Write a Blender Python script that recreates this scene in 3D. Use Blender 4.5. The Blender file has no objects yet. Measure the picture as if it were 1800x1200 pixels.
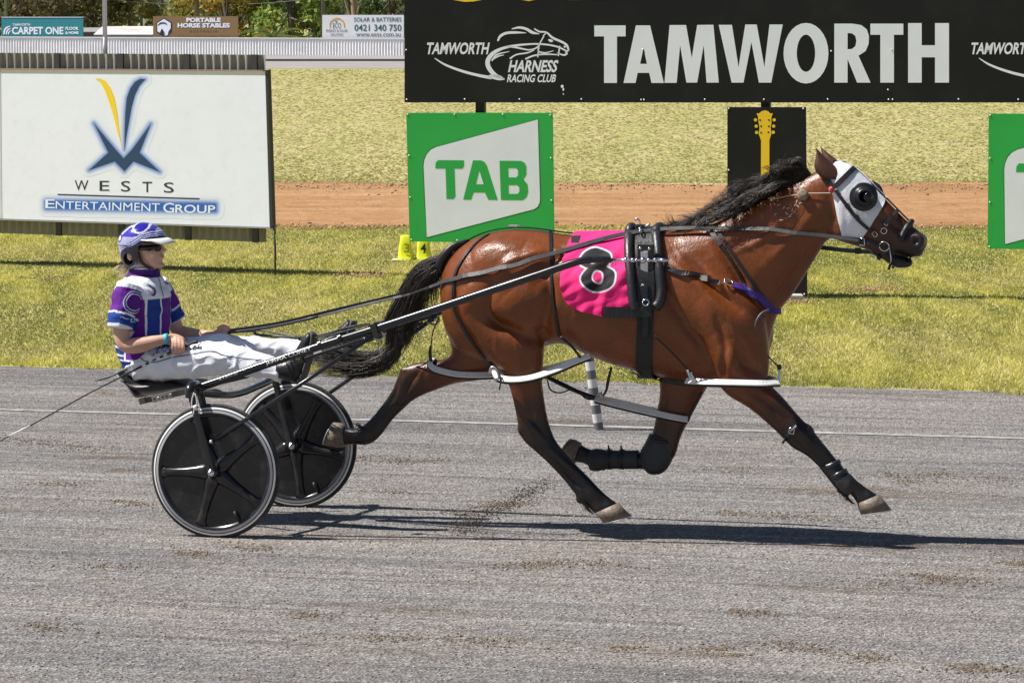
import bpy, bmesh, math, random
import numpy as np
from mathutils import Vector, Matrix, noise
from mathutils.bvhtree import BVHTree
from mathutils.geometry import tessellate_polygon

random.seed(7)
RNG = np.random.default_rng(7)
scene = bpy.context.scene
COL = scene.collection
R = math.radians

# ------------------------------------------------------------------ camera
FPX = 7100.0          # focal length in photo pixels (1800 wide)
CAM_H = 2.78
PITCH = math.atan(600.0 / FPX)
cam_data = bpy.data.cameras.new("camera")
cam_data.sensor_width = 36.0
cam_data.lens = 36.0 * FPX / 1800.0
cam_data.clip_start = 0.5
cam_data.clip_end = 6000.0
cam = bpy.data.objects.new("camera", cam_data)
COL.objects.link(cam)
cam.location = (0, 0, CAM_H)
cam.rotation_euler = (math.pi / 2 - PITCH, 0, 0)
scene.camera = cam

# ------------------------------------------------------------------ sky, sun, exposure
SUN_EL = R(56.0)
SUN_TO = R(-1.0)      # the way the light travels over the ground (0 = to the right of the picture)
world = bpy.data.worlds.new("World")
scene.world = world
world.use_nodes = True
wn = world.node_tree
wn.nodes.clear()
sky = wn.nodes.new("ShaderNodeTexSky")
sky.sky_type = 'NISHITA'
sky.sun_disc = False
sky.sun_elevation = SUN_EL
_sd = Vector((-math.cos(SUN_TO), -math.sin(SUN_TO)))           # towards the sun
sky.sun_rotation = math.atan2(_sd.x, _sd.y)
sky.air_density = 1.0
sky.dust_density = 0.6
bg = wn.nodes.new("ShaderNodeBackground")
bg.inputs['Strength'].default_value = 0.05
wo = wn.nodes.new("ShaderNodeOutputWorld")
wn.links.new(sky.outputs[0], bg.inputs[0])
wn.links.new(bg.outputs[0], wo.inputs[0])
sun_data = bpy.data.lights.new("sun", 'SUN')
sun_data.energy = 5.0
sun_data.angle = R(0.53)
sun_data.color = (1.0, 0.965, 0.91)
sun = bpy.data.objects.new("sun", sun_data)
COL.objects.link(sun)
_ld = Vector((math.cos(SUN_EL) * math.cos(SUN_TO), math.cos(SUN_EL) * math.sin(SUN_TO), -math.sin(SUN_EL)))
sun.rotation_euler = _ld.to_track_quat('-Z', 'Y').to_euler()
sun.location = (-20, 5, 40)
vs = scene.view_settings
vs.view_transform = 'Standard'
vs.look = 'None'
vs.exposure = 0.48
vs.gamma = 1.0
vs.use_curve_mapping = False
scene.cycles.max_bounces = 6
scene.cycles.use_denoising = True

# ------------------------------------------------------------------ geometry of the place
FWD = np.array([0, math.cos(PITCH), -math.sin(PITCH)])
UPV = np.array([0, math.sin(PITCH), math.cos(PITCH)])
RGT = np.array([1.0, 0, 0])
CAMP = np.array([0, 0, CAM_H])

def ray(px, py):
    return FWD + RGT * ((px - 900.0) / FPX) + UPV * ((600.0 - py) / FPX)

def G(px, py, z=0.0):
    """ground point seen at a photo pixel"""
    d = ray(px, py)
    return CAMP + d * ((z - CAM_H) / d[2])

def at_plane(px, py, p0, n):
    d = ray(px, py)
    t = np.dot(np.asarray(p0) - CAMP, n) / np.dot(d, n)
    return CAMP + d * t

# the racing frame: x along the way of travel, y to the far side, origin under the sulky axle
_c1 = G(390, 947)
_c2 = G(530, 893)
ORG = (_c1 + _c2) / 2
TH = R(-15.4)
EX = np.array([math.cos(TH), math.sin(TH), 0])
EY = np.array([-math.sin(TH), math.cos(TH), 0])
EZ = np.array([0, 0, 1.0])
HALF = 0.653

def to_world(p):
    p = np.asarray(p, float)
    return ORG + p[..., 0:1] * EX + p[..., 1:2] * EY + p[..., 2:3] * EZ

def P(px, py, Y=0.0):
    """point of the racing frame on the upright plane y = Y seen at a photo pixel"""
    w = at_plane(px, py, ORG + EY * Y, EY) - ORG
    return np.array([w @ EX, w @ EY, w[2]])

CAM_L = np.array([(CAMP - ORG) @ EX, (CAMP - ORG) @ EY, CAM_H])

def ray_l(px, py):
    d = ray(px, py)
    return np.array([d @ EX, d @ EY, d[2]])

def proj_l(v):
    """photo pixels of points of the racing frame (used to place prints on cloth)"""
    w = to_world(v) - CAMP
    zc = w @ FWD
    return np.stack([900 + FPX * (w @ RGT) / zc, 600 - FPX * (w @ UPV) / zc], -1)

# ------------------------------------------------------------------ object helpers
BASE = {}
FRAME = {}

def _place(o, base, frame):
    if frame == 'L':
        o.location = to_world(base)
        o.rotation_euler = (0, 0, TH)
    else:
        o.location = base

def tag(o, label=None, cat=None, group=None, kind=None):
    if label: o['label'] = label
    if cat: o['category'] = cat
    if group: o['group'] = group
    if kind: o['kind'] = kind
    return o

def thing(name, label, cat, base, frame='W', group=None, kind=None):
    o = bpy.data.objects.new(name, None)
    COL.objects.link(o)
    o.empty_display_size = 0.1
    base = np.asarray(base, float)
    _place(o, base, frame)
    BASE[o.name] = base
    FRAME[o.name] = frame
    return tag(o, label, cat, group, kind)

def make_mesh(name, V, F, mat=None, smooth=True, colors=None, fattr=None):
    me = bpy.data.meshes.new(name)
    V = np.asarray(V, float)
    if isinstance(F, np.ndarray):
        nf, k = F.shape
        me.vertices.add(len(V)); me.vertices.foreach_set('co', V.ravel())
        me.loops.add(nf * k); me.loops.foreach_set('vertex_index', F.ravel().astype(np.int32))
        me.polygons.add(nf)
        me.polygons.foreach_set('loop_start', np.arange(0, nf * k, k, dtype=np.int32))
        me.update(calc_edges=True)
    else:
        me.from_pydata(V.tolist(), [], F)
        me.update()
    if smooth:
        me.polygons.foreach_set('use_smooth', np.ones(len(me.polygons), bool))
    if colors is not None:
        a = me.color_attributes.new('Col', 'FLOAT_COLOR', 'POINT')
        c = np.ones((len(V), 4)); c[:, :colors.shape[1]] = colors
        a.data.foreach_set('color', c.ravel())
    if fattr:
        for k, arr in fattr.items():
            a = me.attributes.new(k, 'FLOAT', 'POINT')
            a.data.foreach_set('value', np.asarray(arr, np.float32))
    if mat is not None:
        me.materials.append(mat)
    return me

def part(name, owner, V, F, mat, smooth=True, colors=None, fattr=None):
    """a mesh object under its thing (or under a part of it); V in the frame of the thing"""
    base = BASE[owner.name]
    me = make_mesh(name, np.asarray(V, float) - base, F, mat, smooth, colors, fattr)
    o = bpy.data.objects.new(name, me)
    COL.objects.link(o)
    o.parent = owner
    BASE[o.name] = base
    FRAME[o.name] = FRAME[owner.name]
    return o

def solo(name, V, F, mat, label, cat, frame='W', base=None, group=None, kind=None, smooth=True, colors=None, fattr=None):
    """a thing that is one mesh"""
    V = np.asarray(V, float)
    if base is None:
        base = np.array([V[:, 0].mean(), V[:, 1].mean(), V[:, 2].min()])
    me = make_mesh(name, V - base, F, mat, smooth, colors, fattr)
    o = bpy.data.objects.new(name, me)
    COL.objects.link(o)
    _place(o, base, frame)
    BASE[o.name] = np.asarray(base, float)
    FRAME[o.name] = frame
    return tag(o, label, cat, group, kind)

def copy_tree(o, parent=None):
    c = o.copy()
    COL.objects.link(c)
    c.parent = parent
    BASE[c.name] = BASE[o.name]; FRAME[c.name] = FRAME[o.name]
    for ch in [x for x in bpy.data.objects if x.parent == o]:
        copy_tree(ch, c)
    return c

class MB:
    """collects shapes into one mesh"""
    def __init__(s):
        s.V = []; s.F = []; s.n = 0; s.C = []
    def add(s, vf, col=None):
        v, f = vf
        v = np.asarray(v, float)
        s.V.append(v)
        s.F += [tuple(i + s.n for i in q) for q in f]
        s.n += len(v)
        s.C.append(np.tile(np.asarray(col if col is not None else (1, 1, 1), float), (len(v), 1)))
        return s
    @property
    def verts(s): return np.concatenate(s.V)
    @property
    def cols(s): return np.concatenate(s.C)

def cr(pts, sub):
    """Catmull-Rom through rows of numbers"""
    p = np.asarray(pts, float)
    if len(p) < 3 or sub <= 1:
        out = []
        for i in range(len(p) - 1):
            for k in range(max(sub, 1)):
                out.append(p[i] + (p[i + 1] - p[i]) * k / max(sub, 1))
        out.append(p[-1])
        return np.array(out)
    q = np.vstack([2 * p[0] - p[1], p, 2 * p[-1] - p[-2]])
    out = []
    for i in range(1, len(q) - 2):
        a, b, c, d = q[i - 1], q[i], q[i + 1], q[i + 2]
        for k in range(sub):
            t = k / sub
            out.append(0.5 * (2 * b + (c - a) * t + (2 * a - 5 * b + 4 * c - d) * t * t + (3 * b - a - 3 * c + d) * t ** 3))
    out.append(p[-1])
    return np.array(out)

def unit(v):
    v = np.asarray(v, float)
    return v / (np.linalg.norm(v) + 1e-12)

def rings_to_mesh(rings, closed=True, caps=True):
    n = len(rings[0]); V = np.concatenate(rings); F = []
    for i in range(len(rings) - 1):
        for k in range(n if closed else n - 1):
            a = i * n + k; b = i * n + (k + 1) % n
            F.append((a, b, b + n, a + n))
    if caps and closed:
        F.append(tuple(range(n - 1, -1, -1)))
        F.append(tuple((len(rings) - 1) * n + k for k in range(n)))
    return V, F

def tube(pts, r, n=8, sub=1, up=None, flat=None, caps=True):
    """round (or flat: (width, thickness) strap) sweep along points"""
    p = np.asarray(pts, float)
    rr = np.full(len(p), r) if np.isscalar(r) else np.asarray(r, float)
    if sub > 1:
        pr = cr(np.column_stack([p, rr]), sub); p, rr = pr[:, :3], pr[:, 3]
    t = np.gradient(p, axis=0)
    t /= np.linalg.norm(t, axis=1)[:, None] + 1e-12
    rings = []
    ref = np.asarray(up, float) if up is not None and np.ndim(up) == 1 else np.array([0.13, 0.31, 0.94])
    prev = None
    for i in range(len(p)):
        if up is not None and np.ndim(up) == 2:
            ref = up[min(i, len(up) - 1)]
            u = unit(ref - t[i] * (ref @ t[i]))
        elif up is not None:
            u = unit(ref - t[i] * (ref @ t[i]))
        else:
            b = prev if prev is not None else ref
            u = b - t[i] * (b @ t[i])
            if np.linalg.norm(u) < 1e-4:
                u = np.array([1, 0, 0]) - t[i] * t[i][0]
            u = unit(u)
        prev = u
        w = np.cross(t[i], u)
        if flat is None:
            a = np.arange(n) * 2 * math.pi / n
            rings.append(p[i] + rr[i] * (np.cos(a)[:, None] * u + np.sin(a)[:, None] * w))
        else:
            W2, T2 = flat[0] / 2 * rr[i], flat[1] / 2
            rings.append(np.array([p[i] + w * x + u * y for x, y in ((-W2, -T2), (W2, -T2), (W2, T2), (-W2, T2))]))
    return rings_to_mesh(rings, True, caps)

def box(c, s, ax=None):
    c = np.asarray(c, float); h = np.asarray(s, float) / 2
    A = np.eye(3) if ax is None else np.asarray(ax, float)
    V = [c + A[0] * (h[0] * i) + A[1] * (h[1] * j) + A[2] * (h[2] * k) for k in (-1, 1) for j in (-1, 1) for i in (-1, 1)]
    F = [(0, 2, 3, 1), (4, 5, 7, 6), (0, 1, 5, 4), (2, 6, 7, 3), (0, 4, 6, 2), (1, 3, 7, 5)]
    return np.array(V), F

def bbox_bevel(c, s, ax=None, b=0.004):
    """box with bevelled edges"""
    bm = bmesh.new()
    bmesh.ops.create_cube(bm, size=1)
    for v in bm.verts:
        v.co = Vector((v.co.x * s[0], v.co.y * s[1], v.co.z * s[2]))
    bmesh.ops.bevel(bm, geom=bm.edges[:], offset=b, segments=2, profile=0.6, affect='EDGES')
    A = np.eye(3) if ax is None else np.asarray(ax, float)
    V = np.array([list(v.co) for v in bm.verts]) @ A + np.asarray(c, float)
    F = [tuple(v.index for v in f.verts) for f in bm.faces]
    bm.free()
    return V, F

def lathe(prof, c, axis, n=24, start=None, caps=False):
    """profile rows (radius, along) turned about an axis"""
    a = unit(axis)
    u = unit(np.cross(a, [0.2, 0.3, 0.9])); w = np.cross(a, u)
    if start is not None:
        u = unit(np.asarray(start, float) - a * (a @ np.asarray(start, float))); w = np.cross(a, u)
    rings = []
    for r_, h_ in prof:
        t = np.arange(n) * 2 * math.pi / n
        rings.append(np.asarray(c) + a * h_ + r_ * (np.cos(t)[:, None] * u + np.sin(t)[:, None] * w))
    return rings_to_mesh(rings, True, caps)

def ellipsoid(c, r, ax=None, nu=16, nv=10):
    A = np.eye(3) if ax is None else np.asarray(ax, float)
    rings = []
    for i in range(nv + 1):
        th = math.pi * (0.02 + 0.96 * i / nv)
        t = np.arange(nu) * 2 * math.pi / nu
        loc = np.stack([math.sin(th) * np.cos(t) * r[0], math.sin(th) * np.sin(t) * r[1], np.full(nu, math.cos(th) * r[2])], -1)
        rings.append(np.asarray(c) + loc @ A)
    return rings_to_mesh(rings)

def grid_faces(nu, nv):
    return [(i * nv + j, i * nv + j + 1, (i + 1) * nv + j + 1, (i + 1) * nv + j) for i in range(nu - 1) for j in range(nv - 1)]

def loft_pairs(rows, Y=0.0, sub=5, n=24, caps=True):
    """sections through a limb or a trunk given by the two edge pixels of each section:
    (ax, ay, bx, by, half width[, lateral offset, egg])"""
    rr = []
    for r_ in rows:
        r_ = list(r_) + [Y] * (6 - len(r_)) if len(r_) < 6 else list(r_)
        if len(r_) < 7: r_.append(0.0)
        a = P(r_[0], r_[1], r_[5]); b = P(r_[2], r_[3], r_[5])
        rr.append(np.concatenate([a, b, [r_[4], r_[6]]]))
    rr = cr(rr, sub)
    rings = []
    t = np.arange(n) * 2 * math.pi / n
    for q in rr:
        a, b, hw, egg = q[0:3], q[3:6], max(q[6], 0.004), q[7]
        c = (a + b) / 2; u = (a - b) / 2
        v = np.array([0, 1.0, 0])
        rings.append(c + np.cos(t)[:, None] * u + (np.sin(t) * hw * (1 - egg * np.cos(t)))[:, None] * v)
    return rings_to_mesh(rings, True, caps)

def remesh(mb, voxel, smooth_it=4, lam=0.5):
    """one continuous skin round overlapping closed shapes"""
    me = bpy.data.meshes.new("tmp")
    me.from_pydata(mb.verts.tolist(), [], mb.F)
    bm = bmesh.new(); bm.from_mesh(me)
    bmesh.ops.recalc_face_normals(bm, faces=bm.faces[:])
    bm.to_mesh(me); bm.free()
    ob = bpy.data.objects.new("tmp", me)
    COL.objects.link(ob)
    m = ob.modifiers.new("r", 'REMESH'); m.mode = 'VOXEL'; m.voxel_size = voxel; m.adaptivity = 0
    dg = bpy.context.evaluated_depsgraph_get()
    ev = ob.evaluated_get(dg); em = ev.to_mesh()
    V = np.empty(len(em.vertices) * 3); em.vertices.foreach_get('co', V); V = V.reshape(-1, 3)
    F = [tuple(p.vertices) for p in em.polygons]
    E = np.empty(len(em.edges) * 2, np.int32); em.edges.foreach_get('vertices', E); E = E.reshape(-1, 2)
    ev.to_mesh_clear()
    bpy.data.objects.remove(ob); bpy.data.meshes.remove(me)
    V = laplace(V, E, smooth_it, lam)
    return V, F, E

def laplace(V, E, it, lam=0.5, taubin=True):
    deg = np.bincount(E.ravel(), minlength=len(V)).astype(float)[:, None]
    deg[deg == 0] = 1
    def step(V, l):
        S = np.zeros_like(V)
        for k in range(3):
            S[:, k] = np.bincount(E[:, 0], V[E[:, 1], k], len(V)) + np.bincount(E[:, 1], V[E[:, 0], k], len(V))
        return V + l * (S / deg - V)
    for i in range(it):
        V = step(V, lam)
        if taubin: V = step(V, -lam * 0.98)
    return V

def normals(V, F):
    q = np.array([f if len(f) == 4 else (f[0], f[1], f[2], f[2]) for f in F])
    n = np.cross(V[q[:, 2]] - V[q[:, 0]], V[q[:, 3]] - V[q[:, 1]])
    N = np.zeros_like(V)
    for k in range(4):
        for d in range(3):
            N[:, d] += np.bincount(q[:, k], n[:, d], len(V))
    return N / (np.linalg.norm(N, axis=1)[:, None] + 1e-12)

def in_poly(x, y, poly):
    """even-odd test for arrays of points"""
    poly = np.asarray(poly, float)
    ins = np.zeros(np.shape(x), bool)
    j = len(poly) - 1
    for i in range(len(poly)):
        xi, yi = poly[i]; xj, yj = poly[j]
        c = ((yi > y) != (yj > y)) & (x < (xj - xi) * (y - yi) / (yj - yi + 1e-12) + xi)
        ins ^= c
        j = i
    return ins

def dist_poly(x, y, poly, closed=False):
    p = np.asarray(poly, float)
    d = np.full(np.shape(x), 1e9)
    m = len(p) if closed else len(p) - 1
    for i in range(m):
        a = p[i]; b = p[(i + 1) % len(p)]
        ab = b - a; L = ab @ ab + 1e-12
        t = np.clip(((x - a[0]) * ab[0] + (y - a[1]) * ab[1]) / L, 0, 1)
        d = np.minimum(d, np.hypot(x - a[0] - t * ab[0], y - a[1] - t * ab[1]))
    return d

def vnoise(x, y, seed=0):
    """smooth value noise for arrays, about -1 to 1"""
    xi, yi = np.floor(x).astype(np.int64), np.floor(y).astype(np.int64)
    fx, fy = x - xi, y - yi
    fx = fx * fx * (3 - 2 * fx); fy = fy * fy * (3 - 2 * fy)
    def h(a, b):
        n = (a * 374761393 + b * 668265263 + seed * 1442695041) & 0x7fffffff
        n = ((n ^ (n >> 13)) * 1274126177) & 0x7fffffff
        return ((n ^ (n >> 16)) & 0xffff) / 32767.5 - 1
    return (h(xi, yi) * (1 - fx) + h(xi + 1, yi) * fx) * (1 - fy) + (h(xi, yi + 1) * (1 - fx) + h(xi + 1, yi + 1) * fx) * fy
# ------------------------------------------------------------------ materials
def srgb(r, g, b):
    f = lambda c: c / 12.92 if c <= 0.04045 else ((c + 0.055) / 1.055) ** 2.4
    return (f(r / 255), f(g / 255), f(b / 255))

class NT:
    def __init__(s, name):
        s.m = bpy.data.materials.new(name); s.m.use_nodes = True
        s.t = s.m.node_tree; s.t.nodes.clear()
        s.out = s.n('ShaderNodeOutputMaterial')
        s.b = s.n('ShaderNodeBsdfPrincipled')
        s.l(s.b.outputs[0], s.out.inputs[0])
    def n(s, t, **kw):
        o = s.t.nodes.new(t)
        for k, v in kw.items():
            if k in o.inputs: o.inputs[k].default_value = v
            else: setattr(o, k, v)
        return o
    def l(s, a, b): s.t.links.new(a, b)
    def coord(s, kind='Object', scale=(1, 1, 1), rot=(0, 0, 0)):
        c = s.n('ShaderNodeTexCoord'); m = s.n('ShaderNodeMapping')
        m.inputs['Scale'].default_value = scale; m.inputs['Rotation'].default_value = rot
        s.l(c.outputs[kind], m.inputs[0]); return m.outputs[0]
    def noise(s, vec, scale, detail=4, rough=0.55, dist=0):
        o = s.n('ShaderNodeTexNoise'); o.inputs['Scale'].default_value = scale
        o.inputs['Detail'].default_value = detail; o.inputs['Roughness'].default_value = rough
        o.inputs['Distortion'].default_value = dist
        s.l(vec, o.inputs['Vector']); return o.outputs['Fac']
    def ramp(s, fac, stops, interp='LINEAR'):
        o = s.n('ShaderNodeValToRGB'); o.color_ramp.interpolation = interp
        e = o.color_ramp.elements
        while len(e) > 1: e.remove(e[-1])
        e[0].position = stops[0][0]; e[0].color = (*stops[0][1], 1)
        for p, c in stops[1:]:
            x = e.new(p); x.color = (*c, 1)
        s.l(fac, o.inputs[0]); return o.outputs[0]
    def mix(s, fac, a, b, mode='MIX'):
        o = s.n('ShaderNodeMix'); o.data_type = 'RGBA'; o.blend_type = mode
        for i, v in ((0, fac), (6, a), (7, b)):
            if hasattr(v, 'is_linked'): s.l(v, o.inputs[i])
            else: o.inputs[i].default_value = v if i == 0 else (*v, 1)
        return o.outputs[2]
    def math(s, op, a, b=0.0, clamp=False):
        o = s.n('ShaderNodeMath'); o.operation = op; o.use_clamp = clamp
        for i, v in ((0, a), (1, b)):
            if hasattr(v, 'is_linked'): s.l(v, o.inputs[i])
            else: o.inputs[i].default_value = v
        return o.outputs[0]
    def bump(s, h, strength, dist):
        o = s.n('ShaderNodeBump'); o.inputs['Strength'].default_value = strength
        o.inputs['Distance'].default_value = dist
        s.l(h, o.inputs['Height']); s.l(o.outputs[0], s.b.inputs['Normal']); return o
    def attr(s, name):
        o = s.n('ShaderNodeAttribute'); o.attribute_name = name; return o
    def set(s, **kw):
        for k, v in kw.items():
            k = k.replace('_', ' ')
            i = s.b.inputs[k]
            if hasattr(v, 'is_linked'): s.l(v, i)
            else: i.default_value = (*v, 1) if isinstance(v, tuple) and len(v) == 3 and i.type == 'RGBA' else v

def M(name, col, rough=0.5, var=0.12, scale=6.0, bump=0.0, bscale=60.0, metal=0.0, spec=0.5, attr=False, dirt=None, dirt_amt=0.0, dscale=3.0, coat=0.0, rvar=0.1):
    """painted, moulded or woven surface with faint unevenness, optional dirt and fine relief"""
    s = NT(name); v = s.coord('Object')
    n1 = s.noise(v, scale, 5, 0.6)
    if attr:
        base = s.attr('Col').outputs['Color']
    else:
        base = None
    f = s.ramp(n1, [(0.25, (1 - var,) * 3), (0.75, (1 + var * 0.6,) * 3)])
    c = s.mix(1.0, base if base is not None else col, f, 'MULTIPLY')
    if dirt is not None:
        n2 = s.noise(v, dscale, 6, 0.65)
        d = s.ramp(n2, [(0.5, (0, 0, 0)), (0.75, (dirt_amt,) * 3)])
        c = s.mix(d, c, dirt)
    s.set(Base_Color=c, Metallic=metal, Specular_IOR_Level=spec, Coat_Weight=coat)
    s.set(Roughness=s.math('ADD', s.math('MULTIPLY', s.math('SUBTRACT', n1, 0.5), rvar * 2), rough, True))
    if bump:
        s.bump(s.noise(v, bscale, 3, 0.6), bump, 0.01)
    return s.m

def mat_track():
    s = NT('gravel_track'); v = s.coord('Object')
    vs_ = s.coord('Object', (0.12, 1.0, 1.0))
    big = s.noise(vs_, 1.1, 4, 0.6, 0.6)
    mid = s.noise(v, 0.7, 4, 0.6)
    st = s.noise(s.coord('Object', (0.10, 2.2, 1.0)), 3.2, 5, 0.62, 0.35)
    fine = s.noise(v, 55, 2, 0.7)
    rake = s.noise(s.coord('Object', (0.035, 1.0, 1.0)), 11, 2, 0.6, 0.25)
    vor = s.n('ShaderNodeTexVoronoi'); vor.inputs['Scale'].default_value = 58; s.l(v, vor.inputs['Vector'])
    c = s.ramp(big, [(0.32, (0.150, 0.148, 0.150)), (0.5, (0.235, 0.222, 0.213)), (0.68, (0.300, 0.272, 0.252))])
    c = s.mix(s.math('MULTIPLY', s.ramp(mid, [(0.45, (0, 0, 0)), (0.7, (1, 1, 1))]), 0.55), c, (0.262, 0.215, 0.182))
    c = s.mix(s.ramp(st, [(0.52, (0, 0, 0)), (0.72, (0.6, 0.6, 0.6))]), c, (0.125, 0.115, 0.108))
    c = s.mix(s.ramp(rake, [(0.56, (0, 0, 0)), (0.66, (0.55, 0.55, 0.55))]), c, (0.115, 0.104, 0.098))
    c = s.mix(s.ramp(rake, [(0.34, (0.5, 0.5, 0.5)), (0.42, (0, 0, 0))]), c, (0.33, 0.315, 0.30))
    c = s.mix(0.65, c, s.ramp(vor.outputs['Color'], [(0.0, (0.12, 0.12, 0.12)), (0.5, (0.48, 0.48, 0.48)), (1.0, (0.95, 0.95, 0.95))]), 'OVERLAY')
    c = s.mix(0.75, c, s.ramp(fine, [(0.3, (0.2, 0.2, 0.2)), (0.7, (0.72, 0.72, 0.72))]), 'OVERLAY')
    # brown patches of churned earth
    e1 = s.noise(s.coord('Object', (0.30, 1.0, 1.0)), 1.5, 5, 0.62, 0.8)
    em = s.ramp(e1, [(0.565, (0, 0, 0)), (0.66, (0.8, 0.8, 0.8))])
    em = s.mix(1.0, em, s.ramp(s.noise(v, 14, 3), [(0.38, (0, 0, 0)), (0.56, (1, 1, 1))]), 'MULTIPLY')
    c = s.mix(em, c, (0.118, 0.084, 0.055))
    s.set(Base_Color=c, Roughness=0.92, Specular_IOR_Level=0.25)
    h = s.math('ADD', s.math('MULTIPLY', fine, 0.5), s.math('MULTIPLY', vor.outputs['Distance'], 0.8))
    h = s.math('ADD', h, s.math('MULTIPLY', st, 1.4))
    h = s.math('SUBTRACT', h, s.math('MULTIPLY', rake, 1.2))
    s.bump(h, 1.0, 0.016)
    return s.m

def mat_grass(name, cols, dry, scale=1.0, far=False):
    s = NT(name); v = s.coord('Object', (1, 0.12, 1) if far else (1, 0.3, 1))
    vx = s.coord('Object', (1.2, 0.16, 1.0) if far else (0.8, 0.25, 1.0))
    big = s.noise(vx, 0.35 * scale, 5, 0.6, 0.4)
    mid = s.noise(vx, 2.2 * scale, 5, 0.65, 0.3)
    fine = s.noise(v, 6 if far else 22, 4, 0.7)
    c = s.ramp(big, [(0.28, cols[0]), (0.5, cols[1]), (0.72, cols[2])])
    c = s.mix(s.ramp(mid, [(0.48, (0, 0, 0)), (0.72, (0.8, 0.8, 0.8))]), c, dry)
    c = s.mix(0.8, c, s.ramp(fine, [(0.25, (0.28, 0.28, 0.28)), (0.75, (0.7, 0.7, 0.7))]), 'OVERLAY')
    s.set(Base_Color=c, Roughness=0.9, Specular_IOR_Level=0.15)
    s.bump(s.math('ADD', fine, s.math('MULTIPLY', mid, 2.0)), 0.8, 0.03)
    return s.m

def mat_blades():
    s = NT('grass_blades'); a = s.attr('Col')
    s.set(Base_Color=a.outputs['Color'], Roughness=0.65, Specular_IOR_Level=0.25)
    tr = s.n('ShaderNodeBsdfTranslucent'); s.l(a.outputs['Color'], tr.inputs[0])
    mx = s.n('ShaderNodeMixShader'); mx.inputs[0].default_value = 0.3
    s.l(s.b.outputs[0], mx.inputs[1]); s.l(tr.outputs[0], mx.inputs[2]); s.l(mx.outputs[0], s.out.inputs[0])
    return s.m

def mat_dirt():
    s = NT('red_dirt'); vx = s.coord('Object', (0.22, 0.8, 1.0)); v = s.coord('Object')
    big = s.noise(vx, 0.9, 6, 0.7, 1.2); mid = s.noise(s.coord('Object', (0.8, 0.35, 1)), 3.2, 6, 0.7, 0.5)
    c = s.ramp(big, [(0.3, (0.280, 0.142, 0.060)), (0.5, (0.375, 0.205, 0.096)), (0.7, (0.45, 0.270, 0.145))])
    c = s.mix(s.ramp(mid, [(0.5, (0, 0, 0)), (0.75, (0.7, 0.7, 0.7))]), c, (0.20, 0.105, 0.055))
    s.set(Base_Color=c, Roughness=0.95, Specular_IOR_Level=0.15)
    s.bump(s.math('ADD', s.math('MULTIPLY', big, 2), mid), 0.9, 0.08)
    return s.m

def mat_coat():
    """wet bay coat: colour of each place in the hair from the mesh, fine relief, sweat gloss"""
    s = NT('bay_coat'); v = s.coord('Object')
    a = s.attr('Col').outputs['Color']
    n1 = s.noise(v, 5, 5, 0.6); n2 = s.noise(s.coord('Object', (60, 60, 160)), 3.0, 3, 0.6)
    sw = s.noise(s.coord('Object', (1.3, 1.0, 0.8)), 15, 5, 0.72, 0.8)
    c = s.mix(1.0, a, s.ramp(n1, [(0.3, (0.78, 0.76, 0.74)), (0.7, (1.18, 1.14, 1.1))]), 'MULTIPLY')
    c = s.mix(0.35, c, s.ramp(n2, [(0.3, (0.36, 0.36, 0.36)), (0.7, (0.62, 0.62, 0.62))]), 'OVERLAY')
    s.set(Base_Color=c, Specular_IOR_Level=0.48)
    s.set(Roughness=s.ramp(sw, [(0.30, (0.23, 0.23, 0.23)), (0.5, (0.33, 0.33, 0.33)), (0.70, (0.47, 0.47, 0.47))]))
    h = s.math('ADD', s.math('MULTIPLY', n2, 0.12), s.math('MULTIPLY', s.noise(v, 26, 3, 0.6), 0.55))
    h = s.math('ADD', h, s.math('MULTIPLY', s.noise(v, 9, 3, 0.55), 1.7))
    h = s.math('ADD', h, s.math('MULTIPLY', s.noise(s.coord('Object', (1.6, 1, 0.7)), 75, 3, 0.7), 0.45))
    s.bump(h, 0.24, 0.02)
    return s.m

def mat_hair(name, c0, c1):
    s = NT(name); v = s.coord('Object')
    n = s.noise(v, 40, 3)
    s.set(Base_Color=s.ramp(n, [(0.3, c0), (0.75, c1)]), Roughness=0.38, Specular_IOR_Level=0.6)
    return s.m

def mat_leaf():
    s = NT('leaves'); a = s.attr('Col').outputs['Color']
    s.set(Base_Color=a, Roughness=0.6, Specular_IOR_Level=0.3)
    tr = s.n('ShaderNodeBsdfTranslucent'); s.l(a, tr.inputs[0])
    mx = s.n('ShaderNodeMixShader'); mx.inputs[0].default_value = 0.35
    s.l(s.b.outputs[0], mx.inputs[1]); s.l(tr.outputs[0], mx.inputs[2]); s.l(mx.outputs[0], s.out.inputs[0])
    return s.m

BLACK = M('black_leather', (0.012, 0.012, 0.013), 0.38, 0.3, 30, 0.25, 180)
BLACKPAINT = M('black_gloss_paint', (0.012, 0.013, 0.016), 0.22, 0.25, 8, 0, coat=0.3, dirt=(0.16, 0.13, 0.11), dirt_amt=0.18, dscale=14)
RUBBER = M('black_rubber', (0.014, 0.014, 0.015), 0.55, 0.2, 20, 0.15, 90, dirt=(0.18, 0.15, 0.12), dirt_amt=0.3, dscale=9)
PLASTIC = M('black_plastic', (0.016, 0.0155, 0.017), 0.33, 0.25, 12, 0.08, 50, dirt=(0.15, 0.13, 0.11), dirt_amt=0.2, dscale=10)
CHROME = M('chrome', (0.72, 0.72, 0.74), 0.18, 0.1, 20, metal=1.0)
STEEL = M('galvanised_steel', (0.52, 0.53, 0.55), 0.42, 0.2, 20, metal=0.7)
WHITEPL = M('white_plastic', (0.80, 0.79, 0.77), 0.4, 0.08, 30, dirt=(0.40, 0.35, 0.30), dirt_amt=0.3, dscale=22)
WHITEPAINT = M('white_paint', (0.80, 0.80, 0.80), 0.5, 0.06, 5)
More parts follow.
